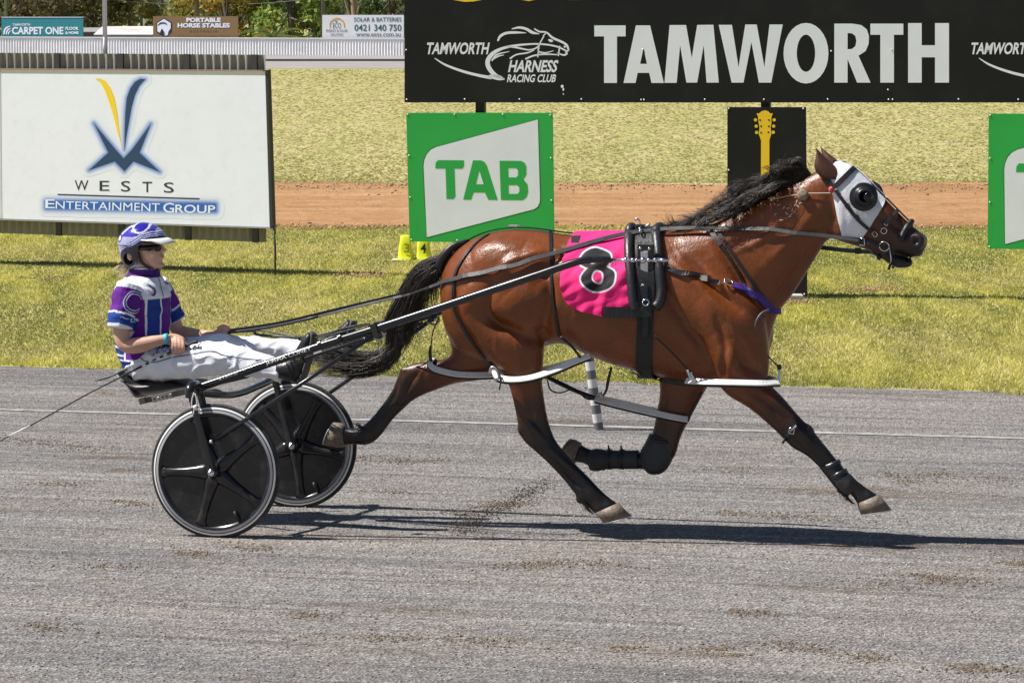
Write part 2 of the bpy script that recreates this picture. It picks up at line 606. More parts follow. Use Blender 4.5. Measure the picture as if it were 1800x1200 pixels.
PRINTED = M('printed_colour', (1, 1, 1), 0.45, 0.05, 5, attr=True)
CLOTHMAT = M('printed_cloth', (1, 1, 1), 0.75, 0.08, 20, 0.12, 220, spec=0.3, attr=True)
# ------------------------------------------------------------------ ground, track, far side
def sheet(name, pts, z, mat, div=None):
    pts = [(p[0], p[1]) for p in pts]
    V = np.array([(x, y, z) for x, y in pts])
    o = solo(name, V, [tuple(range(len(V)))], mat, None, None, base=np.array([0, 0, 0.0]), kind='structure', smooth=False)
    return o

GR_NEAR = mat_grass('mown_grass', [(0.31, 0.30, 0.075), (0.40, 0.37, 0.105), (0.44, 0.395, 0.13)], (0.46, 0.385, 0.18))
GR_FAR = mat_grass('dry_infield_grass', [(0.30, 0.29, 0.105), (0.37, 0.34, 0.135), (0.41, 0.365, 0.165)], (0.45, 0.37, 0.20), 0.5, True)
sheet('infield', [(-3000, -60), (3000, -60), (3000, 5500), (-3000, 5500)], 0.0, GR_FAR)
EA, EB = G(0, 645)[:2], G(1800, 691)[:2]
ED = unit(EB - EA)
EN = np.array([-ED[1], ED[0]])                      # away from the camera
far_d = G(900, 402)[1]
# near lawn: from under the track out to the dirt training track
sheet('lawn', [EA - ED * 90 - EN * 3, EB + ED * 90 - EN * 3, (120, far_d), (-120, far_d)], 0.004, GR_NEAR)
_tw = np.array([list(p) + [0] for p in (EA - ED * 90 - EN * 34, EB + ED * 90 - EN * 34, EB + ED * 90, EA - ED * 90)]) - ORG
solo('race_track', np.stack([_tw @ EX, _tw @ EY, np.full(4, 0.008)], 1), [(0, 1, 2, 3)], mat_track(), None, None, frame='L', base=np.zeros(3), kind='structure', smooth=False)
# training track with ragged edges
def ragged(y0px, amp, seed, rev=False):
    d = G(900, y0px)[1]
    xs = np.linspace(-45, 45, 260)
    ys = [d + amp * (noise.noise(Vector((x * 0.5, seed, 0))) + 0.6 * noise.noise(Vector((x * 2.3, seed + 5, 0)))) for x in xs]
    l = list(zip(xs, ys))
    return l[::-1] if rev else l
dirt_o = sheet('training_track', ragged(403, 0.55, 1.0) + ragged(323, 1.1, 3.0, True), 0.008, mat_dirt())
BACKT = M('far_gravel', (0.30, 0.275, 0.26), 0.9, 0.2, 0.4)
far_lo, far_hi = G(0, 121)[1], G(0, 90)[1]
sheet('back_straight', [(-150, far_lo + 4), (150, far_lo - 4), (150, far_hi), (-150, far_hi)], 0.008, BACKT)
DARKROW = M('dark_kerb_row', (0.16, 0.145, 0.135), 0.9, 0.2, 1.0)
_k0 = G(460, 108)[1]
V_, F_ = box((0, _k0, 0.05), (300, 0.5, 0.10))
solo('track_kerb', V_, F_, DARKROW, None, None, kind='structure', smooth=False)
# faded lime line along the track
def mat_line():
    s = NT('faded_lime'); v = s.coord('Object')
    n = s.noise(v, 9, 5, 0.7)
    c = s.ramp(n, [(0.40, (0.22, 0.205, 0.19)), (0.64, (0.42, 0.40, 0.375))])
    s.set(Base_Color=c, Roughness=0.9)
    s.bump(s.noise(v, 60, 3), 0.5, 0.008)
    return s.m
LA, LB = G(0, 722)[:2], G(1800, 773)[:2]
LD = unit(LB - LA); LN = np.array([-LD[1], LD[0]])
sheet('track_line', [LA - LD * 30 - LN * .055, LB + LD * 30 - LN * .055, LB + LD * 30 + LN * .055, LA - LD * 30 + LN * .055], 0.012, mat_line())

# grass blades over the near lawn and on its edge
def blades(n, name, label, region):
    """single-triangle blades, thicker on the ragged edge of the track"""
    U = RNG.random((n * 2, 2))
    d0, d1 = region
    y = d0 + (d1 - d0) * U[:, 0] ** 1.25
    x = (U[:, 1] * 2 - 1) * (0.165 * y + 1.0)
    # keep what lies beyond the wavy edge of the gravel
    s_ = (np.stack([x, y], 1) - EA) @ EN
    al = (np.stack([x, y], 1) - EA) @ ED
    wav = 0.10 * np.sin(al * 2.1) + 0.07 * np.sin(al * 5.3 + 1) + 0.05 * np.sin(al * 11.7 + 2) + 0.04 * np.sin(al * 23 + .5)
    keep = s_ > wav - 0.05
    x, y, s_ = x[keep][:n], y[keep][:n], s_[keep][:n]
    n = len(x)
    pat = 0.45 * vnoise(x * 0.6, y * 0.16, 1) + 0.45 * vnoise(x * 2.2, y * 0.42, 2) + 0.45 * vnoise(x * 6.5, y * 1.1, 3)
    a = RNG.random(n) * 2 * math.pi
    ln = (0.013 + 0.021 * RNG.random(n)) * (1 + 0.5 * np.clip(pat, -0.6, 1)) * np.where(s_ < 0.35, 1.25, 1.0)
    w = 0.0034 + 0.0036 * RNG.random(n)
    lean = RNG.normal(0, 0.75, (n, 2)) * ln[:, None]
    base = np.stack([x, y, np.full(n, 0.004)], 1)
    side = np.stack([np.cos(a), np.sin(a), np.zeros(n)], 1) * w[:, None]
    tip = base + np.stack([lean[:, 0], lean[:, 1], ln], 1)
    V = np.stack([base - side, base + side, tip], 1).reshape(-1, 3)
    F = np.arange(n * 3, dtype=np.int32).reshape(-1, 3)
    g = np.array([0.23, 0.255, 0.055]); yel = np.array([0.50, 0.465, 0.11]); st = np.array([0.60, 0.51, 0.26]); dkc = np.array([0.20, 0.20, 0.045])
    u = RNG.random(n)[:, None]; k = np.clip(0.5 + pat * 1.1, 0, 1)[:, None]
    c = g * (1 - k) + yel * k
    dry = (0.5 * vnoise(x * 0.35, y * 0.25, 5) + 0.4 * vnoise(x * 3.0, y * 0.6, 6))[:, None]
    c = np.where(u < 0.25 + 0.35 * np.clip(dry * 1.6, -0.5, 1), st, c); c = np.where(u > 0.93, dkc, c)
    c = c * (0.75 + 0.5 * RNG.random((n, 1))) * np.clip(1 + 0.35 * pat, 0.6, 1.3)[:, None]
    o = solo(name, V, F, mat_blades(), label, 'grass', base=np.array([0, 40.0, 0]), kind='stuff', smooth=False, colors=np.repeat(c, 3, 0))
    return o
blades(560000, 'grass', 'short yellow-green mown grass between the gravel and the dirt track', (EB[1] - 1.5, far_d + 0.6))

def far_tufts(n):
    d = G(900, 322)[1] + 100 * RNG.random(n) ** 1.7
    x = (RNG.random(n) * 2 - 1) * (0.17 * d + 2)
    pat = 0.5 * vnoise(x * 0.4, d * 0.05, 1) + 0.4 * vnoise(x * 1.6, d * 0.16, 2)
    k = d / 60.0
    h = (0.008 + 0.012 * RNG.random(n)) * (1 + 0.5 * pat); w = (0.010 + 0.026 * RNG.random(n)) * k
    base = np.stack([x, d, np.full(n, 0.002)], 1)
    sd = np.stack([np.ones(n), RNG.normal(0, .4, n), np.zeros(n)], 1) * w[:, None]
    tip = base + np.stack([RNG.normal(0, .5, n) * w, RNG.normal(0, .5, n) * h, h], 1)
    V = np.stack([base - sd, base + sd, tip], 1).reshape(-1, 3)
    u = RNG.random(n)[:, None]; kk = np.clip(0.5 + pat, 0, 1)[:, None]
    c = np.array([0.40, 0.385, 0.13]) * (1 - kk) + np.array([0.52, 0.46, 0.19]) * kk
    c = np.where(u < 0.3, np.array([0.58, 0.49, 0.26]), c); c = np.where(u > 0.95, np.array([0.33, 0.30, 0.12]), c)
    c = c * (0.8 + 0.4 * RNG.random((n, 1)))
    solo('dry_grass', V, np.arange(n * 3, dtype=np.int32).reshape(-1, 3), mat_blades(), 'pale dry grass of the infield beyond the dirt track', 'grass', base=np.array([0, 100.0, 0]), kind='stuff', smooth=False, colors=np.repeat(c, 3, 0))
far_tufts(115000)

# loose stones on the gravel and clods of churned earth
def octa(n, pos, size, col, name, label, cat, mat):
    t = np.array([[1, 0, 0], [-.9, .2, 0], [0, 1, 0], [.1, -1, 0], [0, 0, .8], [0, 0, -.6]])
    f = np.array([[0, 2, 4], [2, 1, 4], [1, 3, 4], [3, 0, 4], [2, 0, 5], [1, 2, 5], [3, 1, 5], [0, 3, 5]])
    a = RNG.random(n) * 6.28; ca, sa = np.cos(a), np.sin(a)
    j = t[None] * (0.65 + 0.7 * RNG.random((n, 6, 3)))
    x = j[..., 0] * ca[:, None] - j[..., 1] * sa[:, None]; y = j[..., 0] * sa[:, None] + j[..., 1] * ca[:, None]
    V = np.stack([x, y, j[..., 2]], -1) * size[:, None, None] + pos[:, None, :]
    F = (f[None] + (np.arange(n) * 6)[:, None, None]).reshape(-1, 3).astype(np.int32)
    return solo(name, V.reshape(-1, 3), F, mat, label, cat, kind='stuff', smooth=False, base=np.array([0, 22.0, 0]), colors=np.repeat(col, 6, 0))
STONEM = M('loose_stone', (1, 1, 1), 0.85, 0.2, 30, attr=True)
n = 26000
yy = 15.2 + 15 * RNG.random(n) ** 1.6; xx = (RNG.random(n) * 2 - 1) * (0.132 * yy + 0.6)
sz = 0.0028 + 0.0055 * RNG.random(n) ** 3
cc = (0.12 + 0.42 * RNG.random((n, 1)) ** 2.5) * np.array([1, 0.96, 0.92])
ok = (np.stack([xx, yy], 1) - EA) @ EN < -0.05
octa(ok.sum(), np.stack([xx, yy, np.full(n, 0.009)], 1)[ok], sz[ok], cc[ok], 'loose_stones', 'loose grey grit strewn over the race track', 'gravel', STONEM)
PATCH = [(60, 776, 90, 5), (150, 790, 60, 4), (110, 850, 40, 3), (640, 806, 70, 4), (730, 810, 60, 4), (880, 888, 60, 5), (820, 900, 40, 4), (1290, 826, 50, 4), (1320, 905, 60, 4), (1440, 910, 60, 5),
         (1640, 833, 90, 6), (1760, 842, 50, 5), (1600, 845, 50, 4), (1660, 1020, 80, 7), (1560, 1030, 40, 4), (540, 1080, 60, 5), (345, 972, 45, 4), (450, 964, 60, 4), (940, 992, 70, 4), (1060, 992, 60, 4),
         (1790, 990, 40, 4), (1400, 1138, 70, 6), (1530, 1156, 45, 5), (1720, 1176, 80, 6), (1270, 1150, 40, 4), (90, 1104, 50, 5), (680, 1122, 60, 5), (850, 1128, 60, 5), (1330, 1078, 40, 4), (200, 996, 40, 3),
         (1250, 1140, 40, 4), (1570, 835, 40, 4), (690, 865, 50, 3), (240, 885, 40, 3), (1650, 1015, 60, 6), (1100, 1140, 30, 4)]
pos, szs = [], []
for px, py, rx, ry in PATCH:
    sx, sy, sl = RNG.uniform(.35, .85), RNG.uniform(.4, 1.1), RNG.uniform(-.05, .12)
    for k in range(int(rx * RNG.uniform(4, 9))):
        ux = RNG.normal(0, rx * sx) * (1 if RNG.random() < .6 else 1.6)
        q = G(px + ux, py + RNG.normal(0, ry * sy) + sl * ux, 0.008)
        pos.append(q); szs.append(0.0022 + 0.0095 * RNG.random() ** 4)
n = len(pos)
cc = np.array([0.165, 0.122, 0.082]) * (0.5 + 0.9 * RNG.random((n, 1)))
octa(n, np.array(pos), np.array(szs), cc, 'earth_clods', 'brown crumbs of churned earth lying in streaks on the track', 'soil', STONEM)
# bare red earth showing through the lawn and crumbs along the training track
pos, szs = [], []
for px, py, rx, ry, k in ((640, 483, 55, 6, 260), (1530, 507, 70, 5, 240), (1395, 529, 45, 4, 120), (80, 488, 60, 3, 80)):
    for _ in range(k):
        pos.append(G(px + RNG.normal(0, rx * .5), py + RNG.normal(0, ry * .5), 0.03)); szs.append(0.005 + 0.013 * RNG.random() ** 2)
for _ in range(2600):
    yb = 403 - abs(RNG.normal(0, 5)) if RNG.random() < .5 else 323 + abs(RNG.normal(0, 7))
    pos.append(G(RNG.uniform(440, 1800), yb, 0.012)); szs.append(0.008 + 0.03 * RNG.random() ** 4)
n = len(pos)
cc = np.array([0.44, 0.27, 0.15]) * (0.4 + 0.8 * RNG.random((n, 1)))
octa(n, np.array(pos), np.array(szs), cc, 'red_earth', 'crumbs of bare red earth on the lawn and the training track edges', 'soil', STONEM)
# earth thrown up behind the near hind hoof
pos, szs = [], []
for k in range(2600):
    t = RNG.random() ** 1.2
    px = 800 + 165 * t + RNG.normal(0, 16 * (1 - 0.45 * t)); py = 928 - 82 * t ** 1.15 + RNG.normal(0, 10 - 3 * t)
    pos.append(np.array(P(px, min(py, 940), -0.15 + RNG.normal(0, 0.06)))); szs.append(0.0013 + 0.0058 * RNG.random() ** 4)
wp = to_world(np.array(pos)); wp[:, 2] = np.maximum(wp[:, 2], 0.012)
n = len(wp)
cc = np.array([0.10, 0.075, 0.055]) * (0.5 + 0.9 * RNG.random((n, 1)))
octa(n, wp, np.array(szs), cc, 'flying_earth', 'spray of dark earth kicked up between the wheels and the hind hoof', 'soil', STONEM)

# white corrugated fence along the back straight
FA, FB = G(0, 94.0), G(710, 98.2)
fdir = unit(FB - FA); fnrm = np.array([fdir[1], -fdir[0], 0.0])
WFENCE = M('white_sheet_metal', (0.90, 0.90, 0.92), 0.4, 0.06, 2, dirt=(0.55, 0.52, 0.48), dirt_amt=0.4, dscale=1.5)
fence = thing('corrugated_fence', 'long white corrugated fence along the far straight', 'fence', FA)
f_h = 0.83
def corr(p0, L, direction, nrm, h, z0, wave, amp, step=6):
    k = int(L / wave * step); s_ = np.linspace(0, L, k + 1)
    off = amp * np.sin(s_ / wave * 2 * math.pi)
    b = p0 + s_[:, None] * direction + off[:, None] * nrm
    lo = b + np.array([0, 0, z0]); hi = b + np.array([0, 0, z0 + h])
    V = np.concatenate([lo, hi]); m = k + 1
    F = [(i, i + 1, m + i + 1, m + i) for i in range(k)]
    return V, F
Lp = 4.8
for k in range(-8, 22):
    V_, F_ = corr(FA + fdir * (k * Lp), Lp, fdir, fnrm, f_h, 0.0, 0.16, 0.022)
    part('fence_panel', fence, V_, F_, WFENCE)
    c = FA + fdir * (k * Lp) - fnrm * 0.08
    part('fence_post', fence, *box(c + np.array([0, 0, 0.4]), (0.07, 0.07, 0.8)), STEEL, False)
V_, F_ = box(FA + fdir * (7 * Lp) + np.array([0, 0, f_h + 0.02]), (30 * Lp, 0.10, 0.045), np.array([fdir, np.cross([0, 0, 1], fdir), [0, 0, 1]]))
part('capping_rail', fence, V_, F_, WHITEPAINT, False)

# lamp post, power poles, wires
def pole(name, px, d, r0, r1, h, mat, label, cat='pole', extra=None):
    x = (px - 900) * d / FPX
    t = thing(name, label, cat, (x, d, 0))
    part('shaft', t, *tube([(x, d, 0), (x, d, h * .5), (x, d, h)], [r0, (r0 + r1) / 2, r1], 12), mat)
    if extra: extra(t, x, d, h)
    return t
def lamp_head(t, x, d, h):
    part('base_flange', t, *lathe([(0.0, 0.0), (0.2, 0.0), (0.2, 0.05), (0.12, 0.06), (0.12, 0.9), (0.1, 0.9)], (x, d, 0.01), (0, 0, 1), 12), STEEL)
    a = part('lamp_arm', t, *box((x, d, h - 0.1), (2.4, 0.12, 0.12)), STEEL, False)
    for k in (-1, -.35, .35, 1):
        part('floodlight', t, *box((x + k, d - 0.15, h + 0.15), (0.45, 0.3, 0.4)), STEEL, False)
fd = float((FA[1] + FB[1]) / 2)
pole('lamp_post', 186.5, 204.0, 0.125, 0.07, 13, STEEL, 'tall grey steel lamp post in front of the white fence', 'lamp post', lamp_head)
WOOD = M('weathered_pole_timber', (0.20, 0.165, 0.135), 0.9, 0.3, 3)
GREENP = M('green_pole_paint', (0.16, 0.25, 0.17), 0.6, 0.2, 3)
def cross_arm(t, x, d, h):
    part('cross_arm', t, *box((x, d, h - 0.5), (2.2, 0.12, 0.14)), WOOD, False)
    for k in (-1, -.5, .5, 1):
        part('insulator', t, *lathe([(0.0, 0), (0.05, 0), (0.07, 0.08), (0.03, 0.18), (0, 0.18)], (x + k, d, h - 0.42), (0, 0, 1), 8), WHITEPL)
pole('power_pole', 14, 232, 0.10, 0.08, 9, GREENP, 'thin green pole rising behind the teal sign')
pole('power_pole', 348, 229, 0.16, 0.12, 10, WOOD, 'grey timber power pole behind the brown sign', 'pole', cross_arm)
pole('power_pole', 458, 262, 0.13, 0.10, 11, WOOD, 'slim timber power pole behind the yellowing trees', 'pole', cross_arm)
pole('power_pole', 569, 217, 0.10, 0.08, 10, WOOD, 'timber power pole at the left edge of the solar sign', 'pole', cross_arm)
WIRE = M('wire', (0.18, 0.18, 0.18), 0.6, 0.1)
def wire(p, q, sag, label):
    p, q = np.array(p), np.array(q)
    t = np.linspace(0, 1, 20)[:, None]
    w = p + (q - p) * t; w[:, 2] -= (sag * 4 * t * (1 - t))[:, 0]
    solo('overhead_wire', *tube(w, 0.014, 5), WIRE, label, 'wire')
def at_d(px, py, d): return CAMP + ray(px, py) * (d / ray(px, py)[1])
wire(at_d(60, -14, 232), at_d(348, 10, 229), 0.1, 'overhead wire left of the grey timber power pole')
wire(at_d(348, 10, 229), at_d(569, -4, 217), 0.1, 'overhead wire right of the grey timber power pole')

# trees
LEAF = mat_leaf()
BARK = M('bark', (0.13, 0.105, 0.08), 0.9, 0.35, 5, 0.6, 20)
def tree(name, label, px, d, h, w, cols, seed, low=0.5, n=3400, leaf=0.17, group='trees beyond the far fence', trunk_mat=None):
    rr = np.random.default_rng(seed)
    x = (px - 900) * d / FPX
    t = thing(name, label, 'tree', (x, d, 0), group=group)
    mb = MB()
    mb.add(tube([(x, d, -0.1), (x + .1, d, h * .2), (x - .1, d + .1, h * .45), (x + .1, d, h * .75)], [0.22, 0.17, 0.12, 0.04], 9, 3))
    clumps = []
    for k in range(26):
        a = rr.random() * 6.28; z = low + (h - low) * rr.random() ** 1.35
        prof = math.sin(math.pi * min(1, 0.25 + 0.72 * (z - low) / (h - low))) ** 0.7
        r_ = w / 2 * prof * (0.35 + 0.65 * rr.random() ** 0.5)
        c = np.array([x + math.cos(a) * r_, d + math.sin(a) * r_, z])
        clumps.append((c, w * (0.10 + 0.10 * rr.random())))
        if k % 3 == 0:
            mb.add(tube([(x, d, h * (.12 + .3 * rr.random())), (np.array([x, d, 0]) * .4 + c * .6) * np.array([1, 1, 0]) + np.array([0, 0, c[2] * .75]), c], [0.07, 0.045, 0.015], 6, 3))
    part('trunk', t, mb.verts, mb.F, trunk_mat or BARK)
    per = n // len(clumps)
    V, C = [], []
    for c, r_ in clumps:
        q = rr.normal(0, 1, (per, 3)); q /= np.linalg.norm(q, axis=1)[:, None]
        q = c + q * (r_ * (0.35 + 0.75 * rr.random((per, 1)) ** 0.6)) * np.array([1.15, 1.15, 0.8])
        q[:, 2] = np.maximum(q[:, 2], 0.15)
        u = rr.normal(0, 1, (per, 3)); u /= np.linalg.norm(u, axis=1)[:, None]
        v = np.cross(u, rr.normal(0, 1, (per, 3))); v /= np.linalg.norm(v, axis=1)[:, None]
        s_ = leaf * (0.5 + 0.9 * rr.random((per, 1)))
        V.append(np.stack([q - u * s_, q + v * s_ * .55, q + u * s_, q - v * s_ * .55], 1).reshape(-1, 3))
        k = rr.random((per, 1)); cl = np.array(cols[0]) * (1 - k) + np.array(cols[1]) * k
        cl = np.where(rr.random((per, 1)) < 0.14, np.array(cols[2]), cl) * (0.8 + 0.5 * rr.random())
        C.append(np.repeat(cl, 4, 0))
    V = np.concatenate(V); F = np.arange(len(V), dtype=np.int32).reshape(-1, 4)
    part('crown', t, V, F, LEAF, False, np.concatenate(C))
    return t
OL = [(0.128, 0.128, 0.051), (0.219, 0.219, 0.072), (0.333, 0.294, 0.115)]
DKB = [(0.08, 0.073, 0.04), (0.14, 0.124, 0.06), (0.26, 0.21, 0.12)]
GRN = [(0.121, 0.189, 0.04), (0.265, 0.354, 0.066), (0.464, 0.53, 0.111)]
YEL = [(0.239, 0.184, 0.037), (0.442, 0.34, 0.055), (0.552, 0.313, 0.055)]
DKG = [(0.054, 0.088, 0.036), (0.109, 0.158, 0.054), (0.219, 0.255, 0.097)]
tree('gum_tree', 'dark brownish tree filling the left edge behind the teal sign', 40, 236, 9, 9, DKB, 1, 0.7)
tree('gum_tree', 'dark olive tree between the teal sign and the lamp post', 118, 232, 8, 6.5, DKB, 2, 0.7)
tree('gum_tree', 'olive green tree just right of the lamp post', 228, 246, 7, 4.6, OL, 3, 0.4)
tree('gum_tree', 'green tree left of the lamp post above the white shed roof', 168, 238, 6, 4.4, OL, 4, 0.3)
tree('gum_tree', 'yellowing tree behind the right half of the brown sign', 398, 226, 7, 4.4, YEL, 5, 0.4)
tree('gum_tree', 'orange-tinged tree right of the brown sign', 440, 233, 6.5, 3.6, [(0.11, 0.105, 0.02), (0.20, 0.175, 0.03), (0.30, 0.19, 0.03)], 6, 0.3)
tree('gum_tree', 'bright green tree rising behind the palm', 510, 224, 8, 4.8, GRN, 7, 0.3)
tree('gum_tree', 'leafy green tree left of the solar sign', 548, 231, 7, 3.2, GRN, 8, 0.3)
tree('gum_tree', 'dark green tree behind the solar sign', 620, 240, 9, 5.5, DKG, 9, 0.6)
tree('gum_tree', 'dark green tree partly hidden by the black board', 690, 236, 9, 5, DKG, 10, 0.6)
tree('shrub', 'low yellow-green shrub left of the brown sign', 312, 268, 2.6, 4.0, [(0.17, 0.16, 0.03), (0.27, 0.24, 0.05), (0.33, 0.29, 0.09)], 11, 0.2, 1800)
tree('gum_tree', 'olive tree cut off by the left edge of the photo', -60, 238, 8, 7, OL, 32, 0.5, 2000)
tree('gum_tree', 'dark tree wholly beyond the left edge of the photo', -190, 236, 8, 7, DKB, 33, 0.5, 2000)
tree('gum_tree', 'olive tree hidden behind the left end of the black board', 790, 238, 8, 7, OL, 30, 0.5, 2000)
tree('gum_tree', 'dark green tree hidden behind the white lettering of the black board', 900, 242, 8, 7, DKG, 31, 0.5, 2000)
_x = (621 - 900) * 216 / FPX
PALEB = M('pale_bark', (0.34, 0.25, 0.15), 0.8, 0.3, 3)
tree('gum_tree', 'slender tree with pale tan trunk above the solar sign', 621, 216, 9, 2.2, GRN, 12, 3.2, 900, trunk_mat=PALEB)
# palm: arching fronds with leaflets
px_, d_ = 482, 213.0
x_ = (px_ - 900) * d_ / FPX
palm = thing('palm', 'small palm with arching fronds above the white fence', 'palm', (x_, d_, 0))
part('trunk', palm, *tube([(x_, d_, 0), (x_, d_, 0.7)], [0.16, 0.13], 9), BARK)
rr = random.Random(5)
for k in range(16):
    a = k / 16 * 6.28 + rr.uniform(-.2, .2); L = rr.uniform(1.5, 2.1); up = rr.uniform(0.5, 1.2)
    pts = [np.array([x_ + math.cos(a) * L * t, d_ + math.sin(a) * L * t, 0.7 + up * 2 * t - (up * 1.2 + 0.6) * t * t]) for t in np.linspace(0, 1, 9)]
    mb = MB(); mb.add(tube(pts, np.linspace(0.022, 0.006, 9), 4))
    for i in range(1, 9):
        for sg in (-1, 1):
            for s2 in (0, .5):
                c = pts[i - 1] * (1 - s2) + pts[i] * s2
                sd = np.array([-math.sin(a) * sg, math.cos(a) * sg, -0.25])
                tv = unit(pts[i] - pts[i - 1]); l2 = 0.42 * math.sin(math.pi * (0.15 + 0.75 * i / 9))
                mb.add((np.array([c - tv * .03, c + tv * .03, c + (sd + tv * .5) * l2]), [(0, 1, 2)]), None)
    cg = np.array([0.10, 0.15, 0.03]) if k % 5 else np.array([0.30, 0.25, 0.04])
    part('frond', palm, mb.verts, mb.F, LEAF, False, np.tile(cg, (mb.n, 1)) * rr.uniform(.7, 1.2))

# far woodland and hills behind everything
rr = np.random.default_rng(77)
n = 40000
xx = rr.uniform(-130, 110, n); dd = 380 + 90 * rr.random(n)
top = 4.5 + 5 * np.array([noise.noise(Vector((a * 0.08, 0, 0))) for a in xx]) + 2.0 * np.array([noise.noise(Vector((a * 0.4, 4, 0))) for a in xx])
zz = 0.2 + np.clip(top, 2.5, 14) * rr.random(n) ** 0.8
q = np.stack([xx, dd, zz], 1)
u = rr.normal(0, 1, (n, 3)); u /= np.linalg.norm(u, axis=1)[:, None]
v = np.cross(u, rr.normal(0, 1, (n, 3))); v /= np.linalg.norm(v, axis=1)[:, None]
s_ = 0.35 * (0.5 + rr.random((n, 1)))
V = np.stack([q - u * s_, q + v * s_, q + u * s_, q - v * s_], 1).reshape(-1, 3)
cl = np.array([0.085, 0.105, 0.055]) * (0.6 + 0.9 * rr.random((n, 1)))
solo('far_woodland', V, np.arange(n * 4, dtype=np.int32).reshape(-1, 4), LEAF, 'hazy grey-green belt of woodland behind the far fence', 'woodland', base=np.array([0, 420.0, 0]), kind='stuff', smooth=False, colors=np.repeat(cl, 4, 0))
HILL = M('wooded_hill', (0.10, 0.125, 0.085), 0.95, 0.3, 0.02)
xs = np.linspace(-900, 900, 80); rings = []
for j, (yy_, hh) in enumerate(((900, 0), (1000, 26), (1150, 55), (1400, 70), (1700, 0))):
    rings.append(np.stack([xs, np.full(80, yy_, float), [max(-1, hh * (0.8 + 0.5 * noise.noise(Vector((a * .004, j, 0))))) for a in xs]], 1))
V = np.concatenate(rings); F = [(i * 80 + k, i * 80 + k + 1, (i + 1) * 80 + k + 1, (i + 1) * 80 + k) for i in range(4) for k in range(79)]
solo('hills', V, F, HILL, None, None, kind='structure')

# sheds and a house beyond the fence
ROOFW = M('white_roof_sheet', (0.72, 0.70, 0.67), 0.5, 0.1, 1.0, dirt=(0.45, 0.26, 0.13), dirt_amt=0.8, dscale=0.6)
SHEDW = M('shed_wall', (0.17, 0.16, 0.13), 0.8, 0.2, 1.0)
def shed(px0, px1, d, eave, ridge, wallm, roofm, label, depth=5.0):
    x0, x1 = (px0 - 900) * d / FPX, (px1 - 900) * d / FPX
    t = thing('shed', label, 'shed', ((x0 + x1) / 2, d, 0))
    part('wall', t, *box(((x0 + x1) / 2, d + depth / 2, eave / 2), (x1 - x0, depth, eave)), wallm, False)
    ov = 0.15
    V = [(x0 - ov, d - ov, eave), (x1 + ov, d - ov, eave), (x1 + ov, d + depth * .5, ridge), (x0 - ov, d + depth * .5, ridge), (x1 + ov, d + depth + ov, eave), (x0 - ov, d + depth + ov, eave)]
    V = V + [(a, b, c + 0.05) for a, b, c in V]
    F = [(0, 1, 2, 3), (3, 2, 4, 5), (9, 8, 7, 6), (11, 10, 8, 9), (0, 6, 7, 1), (5, 4, 10, 11), (0, 3, 9, 6), (3, 5, 11, 9), (1, 7, 8, 2), (2, 8, 10, 4)]
    part('roof', t, V, F, roofm, False)
    return t
shed(172, 290, 212, 0.92, 1.32, SHEDW, ROOFW, 'low shed with white rust-streaked roof beside the lamp post', 9)
s2 = shed(120, 176, 213.5, 1.05, 1.25, SHEDW, M('grey_roof', (0.30, 0.29, 0.27), 0.6), 'dark open shed between the teal sign and the white roof', 6)
hx0, hx1, hd = (253 - 900) * 300 / FPX, (274 - 900) * 300 / FPX, 300.0
hs = thing('house', 'small white upstairs window block of a house left of the brown sign', 'house', ((hx0 + hx1) / 2, hd, 0))
HW = M('house_white', (0.75, 0.75, 0.74), 0.6)
part('wall', hs, *box(((hx0 + hx1) / 2, hd + 2, 1.12), (hx1 - hx0, 4, 2.24)), HW, False)
GLS = M('window_glass', (0.10, 0.15, 0.20), 0.12, 0.1)
for k in (0.27, 0.66):
    wx = hx0 + (hx1 - hx0) * k
    w_ = part('window', hs, *box((wx, hd - 0.02, 1.78), (0.34, 0.06, 0.52)), HW, False)
    part('pane', w_, *box((wx, hd - 0.06, 1.78), (0.27, 0.03, 0.44)), GLS, False)
part('roof', hs, *box(((hx0 + hx1) / 2, hd + 2, 2.29), (hx1 - hx0 + .3, 4.3, 0.10)), HW, False)
# ------------------------------------------------------------------ signs and boards
class Plane:
    def __init__(s, p0, n):
        s.p0 = np.asarray(p0, float); s.n = unit(n)
        if s.n @ (CAMP - s.p0) < 0: s.n = -s.n
    def pt(s, px, py, off=0.0):
        return at_plane(px, py, s.p0 + s.n * off, s.n)

def slab(poly, pl, front, thick):
    """panel of a given outline with thickness"""
    a = [pl.pt(x, y, front) for x, y in poly]; b = [p - pl.n * thick for p in a]
    n = len(a); V = np.array(a + b)
    F = [tuple(range(n)), tuple(range(2 * n - 1, n - 1, -1))] + [(i, n + i, n + (i + 1) % n, (i + 1) % n) for i in range(n)]
    return V, F

def fill(polys, mapper):
    """flat print: each item is [outline, hole, hole ...] in photo pixels"""
    mb = MB()
    for item in polys:
        rings = [[Vector((x, y, 0)) for x, y in r_] for r_ in item]
        tri = tessellate_polygon(rings)
        pts = [p for r_ in item for p in r_]
        mb.add((np.array([mapper(x, y) for x, y in pts]), [tuple(t) for t in tri]))
    return mb.verts, mb.F

def stroke_poly(pts, widths, sub=6):
    w = np.full(len(pts), widths) if np.isscalar(widths) else np.asarray(widths, float)
    q = cr(np.column_stack([np.asarray(pts, float), w]), sub)
    t = np.gradient(q[:, :2], axis=0); t /= np.linalg.norm(t, axis=1)[:, None] + 1e-9
    nn = np.stack([-t[:, 1], t[:, 0]], 1)
    a = q[:, :2] + nn * q[:, 2:3] / 2; b = q[:, :2] - nn * q[:, 2:3] / 2
    return a, b

